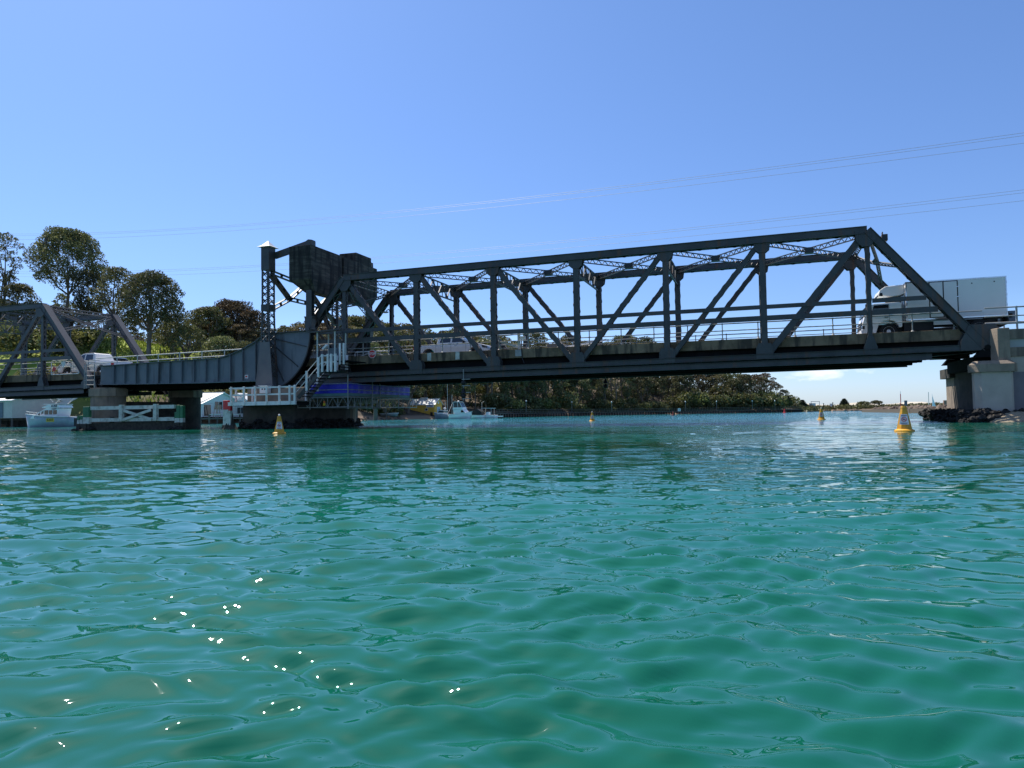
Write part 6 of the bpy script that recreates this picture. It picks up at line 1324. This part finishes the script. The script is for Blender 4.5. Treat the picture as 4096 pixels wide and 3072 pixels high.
# ================================================================== SPIT AND SEA WALL
wl = [BR(3500, 175, 0), BR(3560, 150, 0), BR(3640, 128, 0), BR(3730, 108, 0), BR(3820, 98, 0), BR(3920, 92, 0), BR(4100, 86, 0), BR(4500, 80, 0)]
def _rockmesh(seed):
    mb = MB(); mb.sphere((0, 0, 0), 1, 7, 5, (1.2, .9, .75)); mb.jitter(.22, seed); return mb.mesh('rock', ROCK)
rms = [_rockmesh(i) for i in range(5)]
core = MB()
for a, b in zip(wl, wl[1:]): core.beam(a+Vector((0, 3, .0)), b+Vector((0, 3, .0)), 5.0, 1.3)
sw = thing('sea_wall', 'brown rubble sea wall running out beyond the right pier', 'sea wall', tuple(wl[2])); part('core', core, mat('rubble_earth', (.12, .085, .06), .95), sw)
nr = 0
for a, b in zip(wl, wl[1:]):
    L_ = (b-a).length; k = int(L_/.75)
    for i in range(k):
        for row in range(2):
            if nr > 290: break
            p = a+(b-a)*((i+rn.random())/k); p = p+Vector((rn.uniform(-.2, .2), -.3+row*1.2+rn.uniform(-.4, .4), .1+row*.45)); o = bpy.data.objects.new('rock', rms[nr % 5]); COL.objects.link(o); o.parent = sw
            o.location = p-Vector(ROOT[sw.name]); s_ = rn.uniform(.35, .7); o.scale = (s_, s_, s_); o.rotation_euler = (rn.random()*6, rn.random()*6, rn.random()*6); nr += 1
for i in range(60):
    px = rn.uniform(3190, 3520); d = interp(px, SHORE)+rn.uniform(-4.5, 0); c = BR(px, d, .1); o = bpy.data.objects.new('shore_rock', rms[i % 5]); COL.objects.link(o); o.location = c; s_ = rn.uniform(.4, 1.1); o.scale = (s_*1.4, s_, s_*.8); o.rotation_euler = (0, 0, rn.random()*6)
    tag(o, 'pale rock at the foot of the low spit', 'rock', 'rocks along the spit')
c = BR(3604, 165, .4); mk = thing('marker_post', 'thin red and white marker post on the end of the sea wall', 'marker', tuple(c)); mb = MB(); mb.lathe((c.x, c.y, .3), [(.45, 0), (.15, 1.0)], 8); part('foot', mb, WHITE, mk); mb = MB(); mb.tube([(c.x, c.y, 1.3), (c.x, c.y, 4.0)], .09, 6); part('post', mb, REDP, mk); mb = MB(); mb.tube([(c.x, c.y, 4.0), (c.x, c.y, 4.6)], .05, 6); part('tip', mb, WHITE, mk)
c = BR(3737, 150, 1.0); mb = MB(); mb.add([(c.x-.35, c.y, .8), (c.x+.35, c.y, .8), (c.x-.25, c.y, 3.2), (c.x-.35, c.y+.1, .8), (c.x+.35, c.y+.1, .8), (c.x-.25, c.y+.1, 3.2)], [(0,1,2), (5,4,3), (0,3,4,1), (1,4,5,2), (2,5,3,0)]); mb.tube([(c.x-.28, c.y+.05, .5), (c.x-.28, c.y+.05, 3.6)], .04, 5); single('small_sail', mb, WHITEC, 'small furled white sail standing behind the sea wall', 'sail')
c = BR(3716, 150, 1.0); mb = MB(); mb.tube([(c.x, c.y, .5), (c.x, c.y, 4.0)], .07, 5); single('pole', mb, TUBEW, 'thin pale pole behind the sea wall', 'pole')
c = BR(3790, 125, 1.0); mb = MB(); mb.box(c.x-.5, c.x+.5, c.y, c.y+.6, .6, 2.0); single('brick_plinth', mb, mat('reddish_brick', (.30, .16, .10)), 'low reddish block at the sea wall just left of the right pier', 'plinth')
for px, w_, h_, lab, kind in ((3243, 1.0, 2.9, 'first small sign frame on the spit landing', 0), (3255, 1.6, 2.6, 'second white sign on the spit landing', 1), (3325, 1.0, 2.8, 'grey sign board on two posts, middle of the spit landing', 1)):
    d = interp(px, SHORE)+5; c = BR(px, d, ground(px, d)); mb = MB(); mb.box(c.x-w_/2, c.x+w_/2, c.y-.05, c.y+.05, c.z+h_-1.6, c.z+h_); o = single('landing_sign', mb, WHITE if kind else TUBE, lab, 'sign'); mb = MB(); [mb.box(c.x+s_*w_/2-.06, c.x+s_*w_/2+.06, c.y+.05, c.y+.15, c.z-.3, c.z+h_) for s_ in (-1, 1)]; part('posts', mb, TIMB, o)
d = interp(3262, SHORE)+4; c = BR(3262, d, ground(3262, d)); fr_ = thing('ramp_frame', 'grey square frame at the boat landing on the spit', 'frame', tuple(c)); mb = MB(); mb.box(c.x-1.8, c.x-1.6, c.y, c.y+.2, c.z-.5, c.z+3.6); mb.box(c.x+1.6, c.x+1.8, c.y, c.y+.2, c.z-.5, c.z+3.6); mb.box(c.x-1.8, c.x+1.8, c.y, c.y+.2, c.z+3.4, c.z+3.6); part('frame', mb, TUBE, fr_)
for px in (3295, 3332): d = interp(px, SHORE)+6; c = BR(px, d, ground(px, d)); mb = MB(); mb.tube([tuple(c), (c.x, c.y, c.z+2.9)], .16, 6); mb.sphere((c.x, c.y, c.z+3.0), .3, 8, 6); single('bollard_lamp', mb, DARKST, 'dark post with a round top on the spit landing', 'post', 'posts on the spit landing')
# dune line behind the scrub
mb = MB()
for i in range(36):
    a = BR(3150+i*60, 560, -1); 
    for dz, dd in ((0, -12), (5.2+1.1*math.sin(i*1.7)+.6*math.sin(i*3.1), 0), (0, 40)): p = BR(3150+i*60, 560+dd, dz); mb.v.append(tuple(p))
for i in range(35):
    for j in range(2): a = i*3+j; mb.f.append((a, a+3, a+4, a+1))
struct('dunes', mb, mat('white_dune_sand', (.62, .56, .46), .95, (.50, .44, .34), .05), True)
# ================================================================== VEGETATION
def np_mesh(name, verts, faces4, m, tri=None):
    me = bpy.data.meshes.new(name); nv = len(verts); me.vertices.add(nv); me.vertices.foreach_set('co', np.asarray(verts, np.float32).ravel())
    nf = len(faces4); me.loops.add(nf*4); me.loops.foreach_set('vertex_index', np.asarray(faces4, np.int32).ravel()); me.polygons.add(nf); me.polygons.foreach_set('loop_start', (np.arange(nf)*4).astype(np.int32)); me.update(calc_edges=True); me.materials.append(m); return me
def leaf_cloud(puffs, per, size, rs, m, name='crown', droop=.3, shell=.55):
    V = []; 
    for (c, r) in puffs:
        n = int(per*r[0]*r[1]**.5) if False else int(per*(r[0]*r[1]*r[2])**(2/3))
        d = rs.normal(size=(n, 3)); d /= np.linalg.norm(d, axis=1)[:, None]
        rad = (shell+(1-shell)*rs.rand(n)**.6)*(1+.13*np.sin(d[:, 0]*5+c[0])*np.sin(d[:, 1]*4+c[1]*2)); d2 = d*rad[:, None]; keep = (d2[:, 2] > -.45) | (rs.rand(n) < .3)
        pos = np.array(c)+d2[keep]*np.array(r); nn = d[keep]; k = len(pos)
        ax = rs.normal(size=(k, 3)); ax -= 0*nn; ax[:, 2] -= droop; ax /= np.linalg.norm(ax, axis=1)[:, None]
        nrm = nn*.7+rs.normal(size=(k, 3))*.8; b = np.cross(ax, nrm); b /= np.linalg.norm(b, axis=1)[:, None]+1e-9
        s_ = size*(.55+.9*rs.rand(k))[:, None]; l = ax*s_*.62; w = b*s_*.36
        V.append(np.stack([pos-l, pos-w*1.0+l*.05, pos+l, pos+w], 1))
    V = np.concatenate(V).reshape(-1, 3); F = np.arange(len(V)).reshape(-1, 4); return np_mesh(name, V, F, m)
def limb(mb, a, b, r0, r1, rs, bend=.12, n=4, seg=6):
    a = np.array(a, float); b = np.array(b, float); L = np.linalg.norm(b-a); off = rs.normal(size=3)*L*bend; pts = []
    for i in range(n+1): t = i/n; pts.append(a+(b-a)*t+off*math.sin(math.pi*t)*.6+np.array([0, 0, L*.10*math.sin(math.pi*t)*-1]))
    k = len(mb.v); mb.tube([tuple(p) for p in pts], r0, seg, r1, caps=False); return pts
def gum(seed, h, crown_r, crown_z0, npuff=18, puff=1.5, leaf=.3, per=130, m=LEAF, trunk_r=.32, flat=.62, lean=0., style='dome'):
    rs = np.random.RandomState(seed); mb = MB(); puffs = []; zc0 = h*crown_z0
    top = (rs.normal()*.4+lean*h, rs.normal()*.4, h*.90)
    fork = (lean*h*.45, rs.normal()*.2, zc0*.85); base = (0, 0, -1.5)
    limb(mb, base, fork, trunk_r, trunk_r*.72, rs, .04, 4, 8)
    nl = 6 if npuff > 12 else 4; tips = []
    for i in range(nl):
        a = i*2*math.pi/nl+rs.rand()*.8; rr = crown_r*(.35+.4*rs.rand()); z = zc0+(h-zc0)*(.35+.45*rs.rand())
        tip = (fork[0]+rr*math.cos(a)+lean*h*.2, fork[1]+rr*math.sin(a), z); limb(mb, fork, tip, trunk_r*.5, trunk_r*.2, rs, .14); tips.append(tip)
    tp = (top[0], top[1], h*.86); limb(mb, fork, tp, trunk_r*.6, trunk_r*.18, rs, .08); tips.append(tp)
    for i in range(npuff):
        ga = i*2.39996+rs.rand()*.5; t = (i+.5)/npuff
        if style == 'dome': z = zc0+(h-zc0)*(1-t**1.25*.92); r_ = crown_r*math.sqrt(min(1, t*1.25))*(.78+.3*rs.rand())*(1-.25*max(0, t-.75)/.25)
        elif style == 'umbrella': z = h-(h-zc0)*.55*t+rs.normal()*.3; r_ = crown_r*math.sqrt(t)*(.8+.3*rs.rand())
        else: z = zc0+(h-zc0)*(1-t); r_ = crown_r*(.25+.75*math.sin(math.pi*min(1, t*.95+.08)))*(.5+.55*rs.rand())
        c = (fork[0]+lean*h*.3+r_*math.cos(ga), fork[1]+r_*math.sin(ga), min(z, h-puff*.5)); s_ = puff*(.65+.6*rs.rand()); puffs.append((c, (s_, s_, s_*flat)))
        tip = min(tips, key=lambda q: (q[0]-c[0])**2+(q[1]-c[1])**2+(q[2]-c[2])**2); limb(mb, tip, (c[0], c[1], c[2]-s_*flat*.2), trunk_r*.2, trunk_r*.06, rs, .1, 3, 5)
        for _ in range(2): e = rs.normal(size=3); e /= np.linalg.norm(e); limb(mb, (c[0], c[1], c[2]-s_*flat*.3), (c[0]+e[0]*s_*.8, c[1]+e[1]*s_*.8, c[2]+abs(e[2])*s_*flat*.7), trunk_r*.08, trunk_r*.03, rs, .1, 2, 4)
    return mb.mesh('trunk', BARK), leaf_cloud(puffs, per, leaf, rs, m)
def plant(name, meshes, loc, rz, sc, label, cat='tree', group=None):
    o = bpy.data.objects.new(name, None); COL.objects.link(o); o.location = loc; o.rotation_euler = (0, 0, rz); o.scale = sc if isinstance(sc, tuple) else (sc, sc, sc); tag(o, label, cat, group); ROOT[o.name] = tuple(loc)
    for nm, me in zip(('trunk', 'crown') if len(meshes) == 2 else ('foliage',), meshes): c = bpy.data.objects.new(nm, me); COL.objects.link(c); c.parent = o
    return o
# the tall trees on the left hill, each its own
def big(px, py_top, py_base, d, wpx, label, seed, style='dome', z0=.4, m=LEAF, npuff=26, leaf=.34, per=150, lean=0., puff=None, tr=.34):
    npuff = int(npuff*1.7); per = per*1.2; leaf = leaf*.72
    zt_ = ZH(py_top, px, d); g = ground(px, d); h = zt_-g; r_ = wpx*d/FPX/2*1.1; pf_ = puff or r_*.28
    tm, cm = gum(seed, h, r_-pf_*.55, z0, npuff, pf_, leaf, per, m, tr, .66, lean, style)
    plant('gum_tree', (tm, cm), tuple(BR(px, d, g)), 0, 1., label)
big(270, 915, 1230, 132, 270, 'tall gum with a high open crown standing highest on the left hill', 11, 'dome', .50, LEAF, 34, .34, 170)
big(350, 1085, 1240, 128, 150, 'dense dark gum just right of and below the tallest gum', 12, 'oval', .35, LEAF, 22, .34, 200)
big(455, 1065, 1400, 124, 160, 'slender gum with a forked trunk between the dense gum and the round gum', 13, 'dome', .42, LEAF, 24, .32, 140)
big(598, 1092, 1440, 118, 260, 'broad round-crowned gum on a dark trunk above the grass slope', 14, 'dome', .36, LEAF, 36, .32, 165, tr=.42)
big(10, 925, 1160, 135, 130, 'gum cut by the left photo edge, high above the truss', 15, 'oval', .4, LEAF, 24, .34, 150)
big(78, 1136, 1220, 130, 150, 'low round gum behind the left truss top chord', 16, 'dome', .3, LEAF, 20, .34, 180)
big(240, 1170, 1230, 136, 90, 'small dark tree at the foot of the tallest gum', 17, 'dome', .2, LEAF, 14, .34, 200)
big(745, 1300, 1420, 120, 150, 'olive tree right of the round gum at the top of the grass', 18, 'dome', .25, LEAF, 20, .32, 170)
big(835, 1232, 1430, 135, 190, 'broad olive crown left of the reddish gum', 19, 'dome', .25, LEAF, 26, .34, 170)
big(925, 1206, 1430, 140, 210, 'tall reddish-brown gum crown left of the lattice tower', 20, 'dome', .3, LEAFB, 30, .34, 160)
big(1005, 1240, 1430, 138, 150, 'bronze-tinted gum immediately left of the lattice tower', 21, 'dome', .25, LEAFB, 24, .34, 170)
big(690, 1290, 1430, 126, 130, 'olive gum filling the gap right of the round gum', 33, 'dome', .25, LEAF, 18, .32, 170)
big(700, 1370, 1430, 116, 60, 'small bush at the right end of the grass slope', 22, 'dome', .05, LEAFG, 10, .26, 200, tr=.1)
big(890, 1350, 1440, 118, 180, 'wide low tree behind the curved girder', 23, 'dome', .1, LEAF, 22, .32, 190)
big(985, 1370, 1450, 118, 170, 'low dark tree in front of the bronze gums', 24, 'dome', .1, LEAF, 20, .32, 190)
# 
PROT = []
for i, (h, r_, z0, n, m, st, fl) in enumerate(((17, 4.0, .32, 22, LEAF, 'dome', .7), (20, 3.8, .34, 22, LEAF, 'oval', .7), (14, 4.2, .25, 20, LEAF, 'dome', .65), (18, 4.4, .55, 15, LEAFB, 'umbrella', .5), (15, 3.9, .28, 20, LEAF, 'dome', .7), (19, 3.6, .3, 20, LEAF, 'oval', .8))):
    PROT.append((h, gum(40+i, h, r_, z0, n, 1.5, .38, 120, m, .3, fl, 0, st)))
SHR = []
for i, m in enumerate((LEAFG, LEAF, LEAFG)):
    rs = np.random.RandomState(80+i); pf = [((rs.normal()*.9, rs.normal()*.9, 1.0+rs.rand()*1.3), (1.1+.4*rs.rand(),)*2+(.9,)) for _ in range(8)]; SHR.append(leaf_cloud(pf, 110, .30, rs, m, 'foliage', shell=.6))
rn = random.Random(31); cnt = 0
# skyline row: tree tops measured in the photograph
SKY = [(1040, 1330), (1110, 1300), (1200, 1285), (1300, 1275), (1400, 1270), (1500, 1265), (1580, 1300), (1660, 1335), (1740, 1325), (1850, 1318), (1950, 1335), (2030, 1350), (2120, 1385), (2250, 1380), (2400, 1362), (2520, 1345), (2620, 1352), (2680, 1400), (2760, 1440), (2850, 1470), (2950, 1490), (3040, 1495)]
G1 = 'gum trees of the wooded hill behind the bridge'; G2 = 'gum trees along the far wooded shore'
def wood_tree(px, d, top, lab, grp, wide=1., proto=None):
    global cnt
    g = ground(px, d); h = (top if top else None); k = proto if proto is not None else rn.randrange(6); H, me = PROT[k]
    s_ = (h-g)/H if h else rn.uniform(.75, 1.1)
    s_ = max(.35, min(1.5, s_)); w_ = s_*rn.uniform(.9, 1.25)*wide; plant('gum_tree', me, tuple(BR(px, d, g)), rn.random()*6.28, (w_, w_, s_), lab, 'tree', grp); cnt += 1
for px in range(1045, 2640, 29):
    d = interp(px, SHORE)+rn.uniform(88, 108) if px > 1300 else interp(px, SHORE)+rn.uniform(60, 85)
    wood_tree(px+rn.uniform(-8, 8), d, ZH(interp(px, SKY)+rn.uniform(-6, 22), px, d), 'gum tree on the skyline of the wooded hill behind the bridge', G1)
for px in range(1050, 2700, 44):
    d = interp(px, SHORE)+rn.uniform(45, 75) if px > 1300 else interp(px, SHORE)+rn.uniform(35, 55); top = ZH(interp(px, SKY)+rn.uniform(40, 75), px, d)
    g_ = ground(px, d); wood_tree(px+rn.uniform(-15, 15), d, min(top, g_+19), 'gum tree on the skyline of the wooded hill behind the bridge', G1)
# the wood that fills the view under the span
rows = ((10, 46, 9, 14), (20, 44, 12, 18), (33, 52, 12, 19))
for b_, step, hmin, hmax in rows:
    px = 1470 if b_ > 9 else 1960
    while px < 3060:
        d = interp(px, SHORE)+b_+rn.uniform(-4, 4); g_ = ground(px, d); hh = rn.uniform(hmin, hmax); 
        lim = ZH(interp(px, SKY)+rn.uniform(0, 25), px, d) if px > 2640 else 1e9
        wood_tree(px+rn.uniform(-12, 12), d, min(g_+hh, lim), 'gum tree in the wood along the far shore, seen under the main span', G2); px += step*rn.uniform(.72, 1.1)*(1.0 if px > 2000 else 1.25)
for px, top, b_, pr_ in ((3020, 1497, 8, 3), (3060, 1492, 12, 3), (3085, 1520, 7, 3), (3110, 1535, 9, 3), (3135, 1560, 8, 2), (3150, 1590, 6, 2), (3165, 1605, 9, 2), (2985, 1500, 6, 0), (2940, 1515, 7, 4)):
    d = interp(px, SHORE)+b_; wood_tree(px, d, ZH(top, px, d), 'umbrella-crowned gum at the open tip of the wooded point', 'gum trees at the tip of the point', 1.0, pr_)
G3 = 'gum trees massed on the left hillside'
for b_, step in ((46, 44), (34, 62)):
    px = -60
    while px < 1040:
        d = interp(px, SHORE)+b_+rn.uniform(-4, 4); top = np.interp(px, [-60, 200, 400, 520, 640, 720, 860, 1040], [1215, 1235, 1262, 1290, 1275, 1300, 1262, 1275])+rn.uniform(-5, 30)+(25 if b_ < 40 else 0)
        if not (b_ < 40 and 300 < px < 760): wood_tree(px, d+(6 if 330 < px < 760 else 0), ZH(top, px, d), 'dark gum in the mass of trees covering the left hillside', G3, 1.15)
        px += step*rn.uniform(.8, 1.15)
# undergrowth below the far wood
rs = np.random.RandomState(9)
def under(n, pxr, br, r0, r1, m, seed, per, lab):
    rs = np.random.RandomState(seed); pf = []
    for i in range(n):
        px = rs.uniform(*pxr); b_ = rs.uniform(*br); b_ = max(b_, 34) if 1560 < px < 1900 else b_; d = interp(px, SHORE)+b_; r_ = rs.uniform(r0, r1); c = BR(px, d, ground(px, d)+r_*.4); pf.append((tuple(c), (r_*1.2, r_*1.2, r_)))
    me = leaf_cloud(pf, per*2, .42, rs, m, 'undergrowth', shell=.65); o = bpy.data.objects.new('undergrowth', me); COL.objects.link(o); o['kind'] = 'stuff'; tag(o, lab, 'undergrowth')
under(420, (1480, 3120), (6, 60), 1.0, 2.4, LEAF, 4, 22, 'olive undergrowth between the trunks of the far wood')
under(160, (0, 1060), (44, 70), .8, 1.8, LEAF, 5, 26, 'olive undergrowth on the left hillside above the grass')
print('wood trees', cnt)
ns = 0
for px in list(range(2090, 3180, 17)) + list(range(1440, 1585, 14)) + [1990, 2010, 2035, 2060]:
    b_ = rn.uniform(2.5, 6); d = interp(px, SHORE)+b_; s_ = rn.uniform(.9, 1.9) if px > 2700 else rn.uniform(.6, 1.3)
    if px < 1700: s_ = rn.uniform(.5, .9)
    o = plant('shrub', (SHR[ns % 3],), tuple(BR(px+rn.uniform(-5, 5), d, ground(px, d)-.2)), rn.random()*6.3, (s_*1.2, s_*1.2, s_*rn.uniform(.9, 1.5)), 'green shrub at the water edge of the wooded shore', 'shrub', 'shrubs along the wooded shore'); ns += 1
big(1545, 1520, 1650, 138, 90, 'bright green tree at the right end of the blue sheeting', 61, 'dome', .2, LEAFG, 14, .4, 110, tr=.2)
big(1568, 1568, 1650, 146, 60, 'yellow-green bush left of the yellow shed', 62, 'dome', .1, LEAFG, 12, .4, 110, tr=.15)
big(1470, 1560, 1650, 136, 80, 'dark shrub tree behind the scaffold near the beach', 63, 'dome', .1, LEAF, 12, .4, 110, tr=.15)
for px, s_ in ((60, 1.4), (120, 1.2), (170, 1.5), (215, 1.1), (255, 1.3), (300, 1.2), (345, 1.0), (395, 1.1), (20, 1.5), (-30, 1.5), (230, 1.6), (130, 1.8), (330, 1.4), (790, 1.2), (880, 1.1), (960, 1.3), (1010, 1.4), (1060, 1.4)):
    d = interp(px, SHORE)+rn.uniform(5, 9) if s_ < 1.4 else interp(px, SHORE)+rn.uniform(14, 24); plant('shrub', (SHR[ns % 3],), tuple(BR(px, d, ground(px, d)-.3)), rn.random()*6, s_, 'leafy shrub on the bank behind the left truss and girder', 'shrub', 'shrubs on the left bank'); ns += 1
# scrub on the spit
def scrub(name, n, pxr, br, size, per, m, seed, hmul=1.):
    rs = np.random.RandomState(seed); pf = []
    for i in range(n): px = rs.uniform(*pxr); d = interp(px, SHORE)+rs.uniform(*br); g = ground(px, d); c = BR(px, d, g+.5*hmul); r_ = rs.uniform(1.2, 2.8); pf.append((tuple(c), (r_*1.5, r_*1.5, r_*.7*hmul)))
    me = leaf_cloud(pf, per, size, rs, m, name, shell=.7); o = bpy.data.objects.new(name, me); COL.objects.link(o); o['kind'] = 'stuff'; tag(o, 'low green coastal scrub covering the spit right of the wooded point', 'scrub')
scrub('coastal_scrub', 380, (3170, 4300), (4, 60), .7, 20, LEAF, 5, .8)
scrub('coastal_scrub', 150, (3170, 4300), (3, 30), .7, 20, LEAFG, 6, .8)
# norfolk pines
def pine(seed, h):
    rs = np.random.RandomState(seed); mb = MB(); mb.tube([(0, 0, -1), (0, 0, h*.96)], h*.02, 7, h*.005); V = []
    nw = 11
    for w in range(nw):
        z = h*(.18+.78*w/nw); r_ = h*.52*(1-w/nw)**.8+.1
        for i in range(7):
            a = i*2*math.pi/7+w*.5+rs.rand()*.2; k = 60; t = rs.rand(k)**.7; x = r_*t*math.cos(a)+rs.normal(size=k)*.13; y = r_*t*math.sin(a)+rs.normal(size=k)*.13; zz = z+r_*t*.16+rs.normal(size=k)*.08
            pos = np.stack([x, y, zz], 1); ax = rs.normal(size=(k, 3))*.5+np.array([math.cos(a), math.sin(a), .2]); ax /= np.linalg.norm(ax, axis=1)[:, None]; b = np.cross(ax, rs.normal(size=(k, 3))); b /= np.linalg.norm(b, axis=1)[:, None]
            V.append(np.stack([pos-ax*.22, pos-b*.12, pos+ax*.22, pos+b*.12], 1))
    V = np.concatenate(V).reshape(-1, 3); return mb.mesh('trunk', BARK), np_mesh('crown', V, np.arange(len(V)).reshape(-1, 4), LEAFD)
for px, top, lab, sd_ in ((3210, 1597, 'smaller pointed pine at the left end of the spit', 1), (3378, 1592, 'dark pointed pine standing in the middle of the spit', 2)):
    d = interp(px, SHORE)+16; g = ground(px, d); h = ZH(top, px, d)-g; plant('norfolk_pine', pine(sd_, h), tuple(BR(px, d, g)), 0, 1., lab)
for px, top, w, ln, lab in ((3455, 1603, 50, 0, 'left one of the two round wind-shaped trees on the spit'), (3496, 1600, 48, .15, 'right, leaning one of the two round wind-shaped trees on the spit')):
    d = interp(px, SHORE)+14; g = ground(px, d); h = ZH(top, px, d)-g; r_ = w*d/FPX/2; rs = np.random.RandomState(px); mb = MB(); pf = []
    for k in range(11):
        a = k*2.4; q = r_*.72*math.sqrt(k/11); c = (q*math.cos(a)+ln*h*2, q*math.sin(a), h-1.0-.9*(q/r_)**2); pf.append((c, (r_*.42, r_*.42, .85)))
        if k % 2: limb(mb, (0, 0, .6), (c[0], c[1], c[2]), .16, .05, rs, .1, 3, 5)
    mb.tube([(0, 0, -1), (0, 0, .7)], .2, 6); plant('coastal_tree', (mb.mesh('trunk', BARK), leaf_cloud(pf, 110, .4, rs, LEAF)), tuple(BR(px, d, g)), 0, 1., lab)
# post and rail fence on the grass slope
fe = thing('paddock_fence', 'thin timber fence at the top right of the grass slope', 'fence', tuple(BR(700, 121, ground(700, 121))))
for i in range(14):
    px = 640+i*15; d = 122+i*.3; c = BR(px, d, ground(px, d)); mb = MB(); mb.box(c.x-.06, c.x+.06, c.y-.06, c.y+.06, c.z-.3, c.z+1.3); part('post', mb, TIMB, fe)
# grass tufts on the slope
rs = np.random.RandomState(3); V = []
for i in range(5200):
    px = rs.uniform(330, 760); d = rs.uniform(101, 140); g = ground(px, d); c = BR(px, d, g); h_ = .18+.3*rs.rand(); a = rs.rand()*6.28; w_ = .12
    V += [(c.x-w_*math.cos(a), c.y-w_*math.sin(a), g-.05), (c.x+w_*math.cos(a), c.y+w_*math.sin(a), g-.05), (c.x+.05+w_*.3, c.y, g+h_), (c.x-w_*.3, c.y, g+h_)]
me = np_mesh('grass', np.array(V), np.arange(len(V)).reshape(-1, 4), leafmat('meadow_grass', (.10, .16, .02), (.30, .34, .06))); o = bpy.data.objects.new('grass', me); COL.objects.link(o); o['kind'] = 'stuff'; tag(o, 'sunlit green meadow grass on the slope behind the bridge', 'grass')
# floating leaves and foam flecks on the near water
rn = random.Random(77)
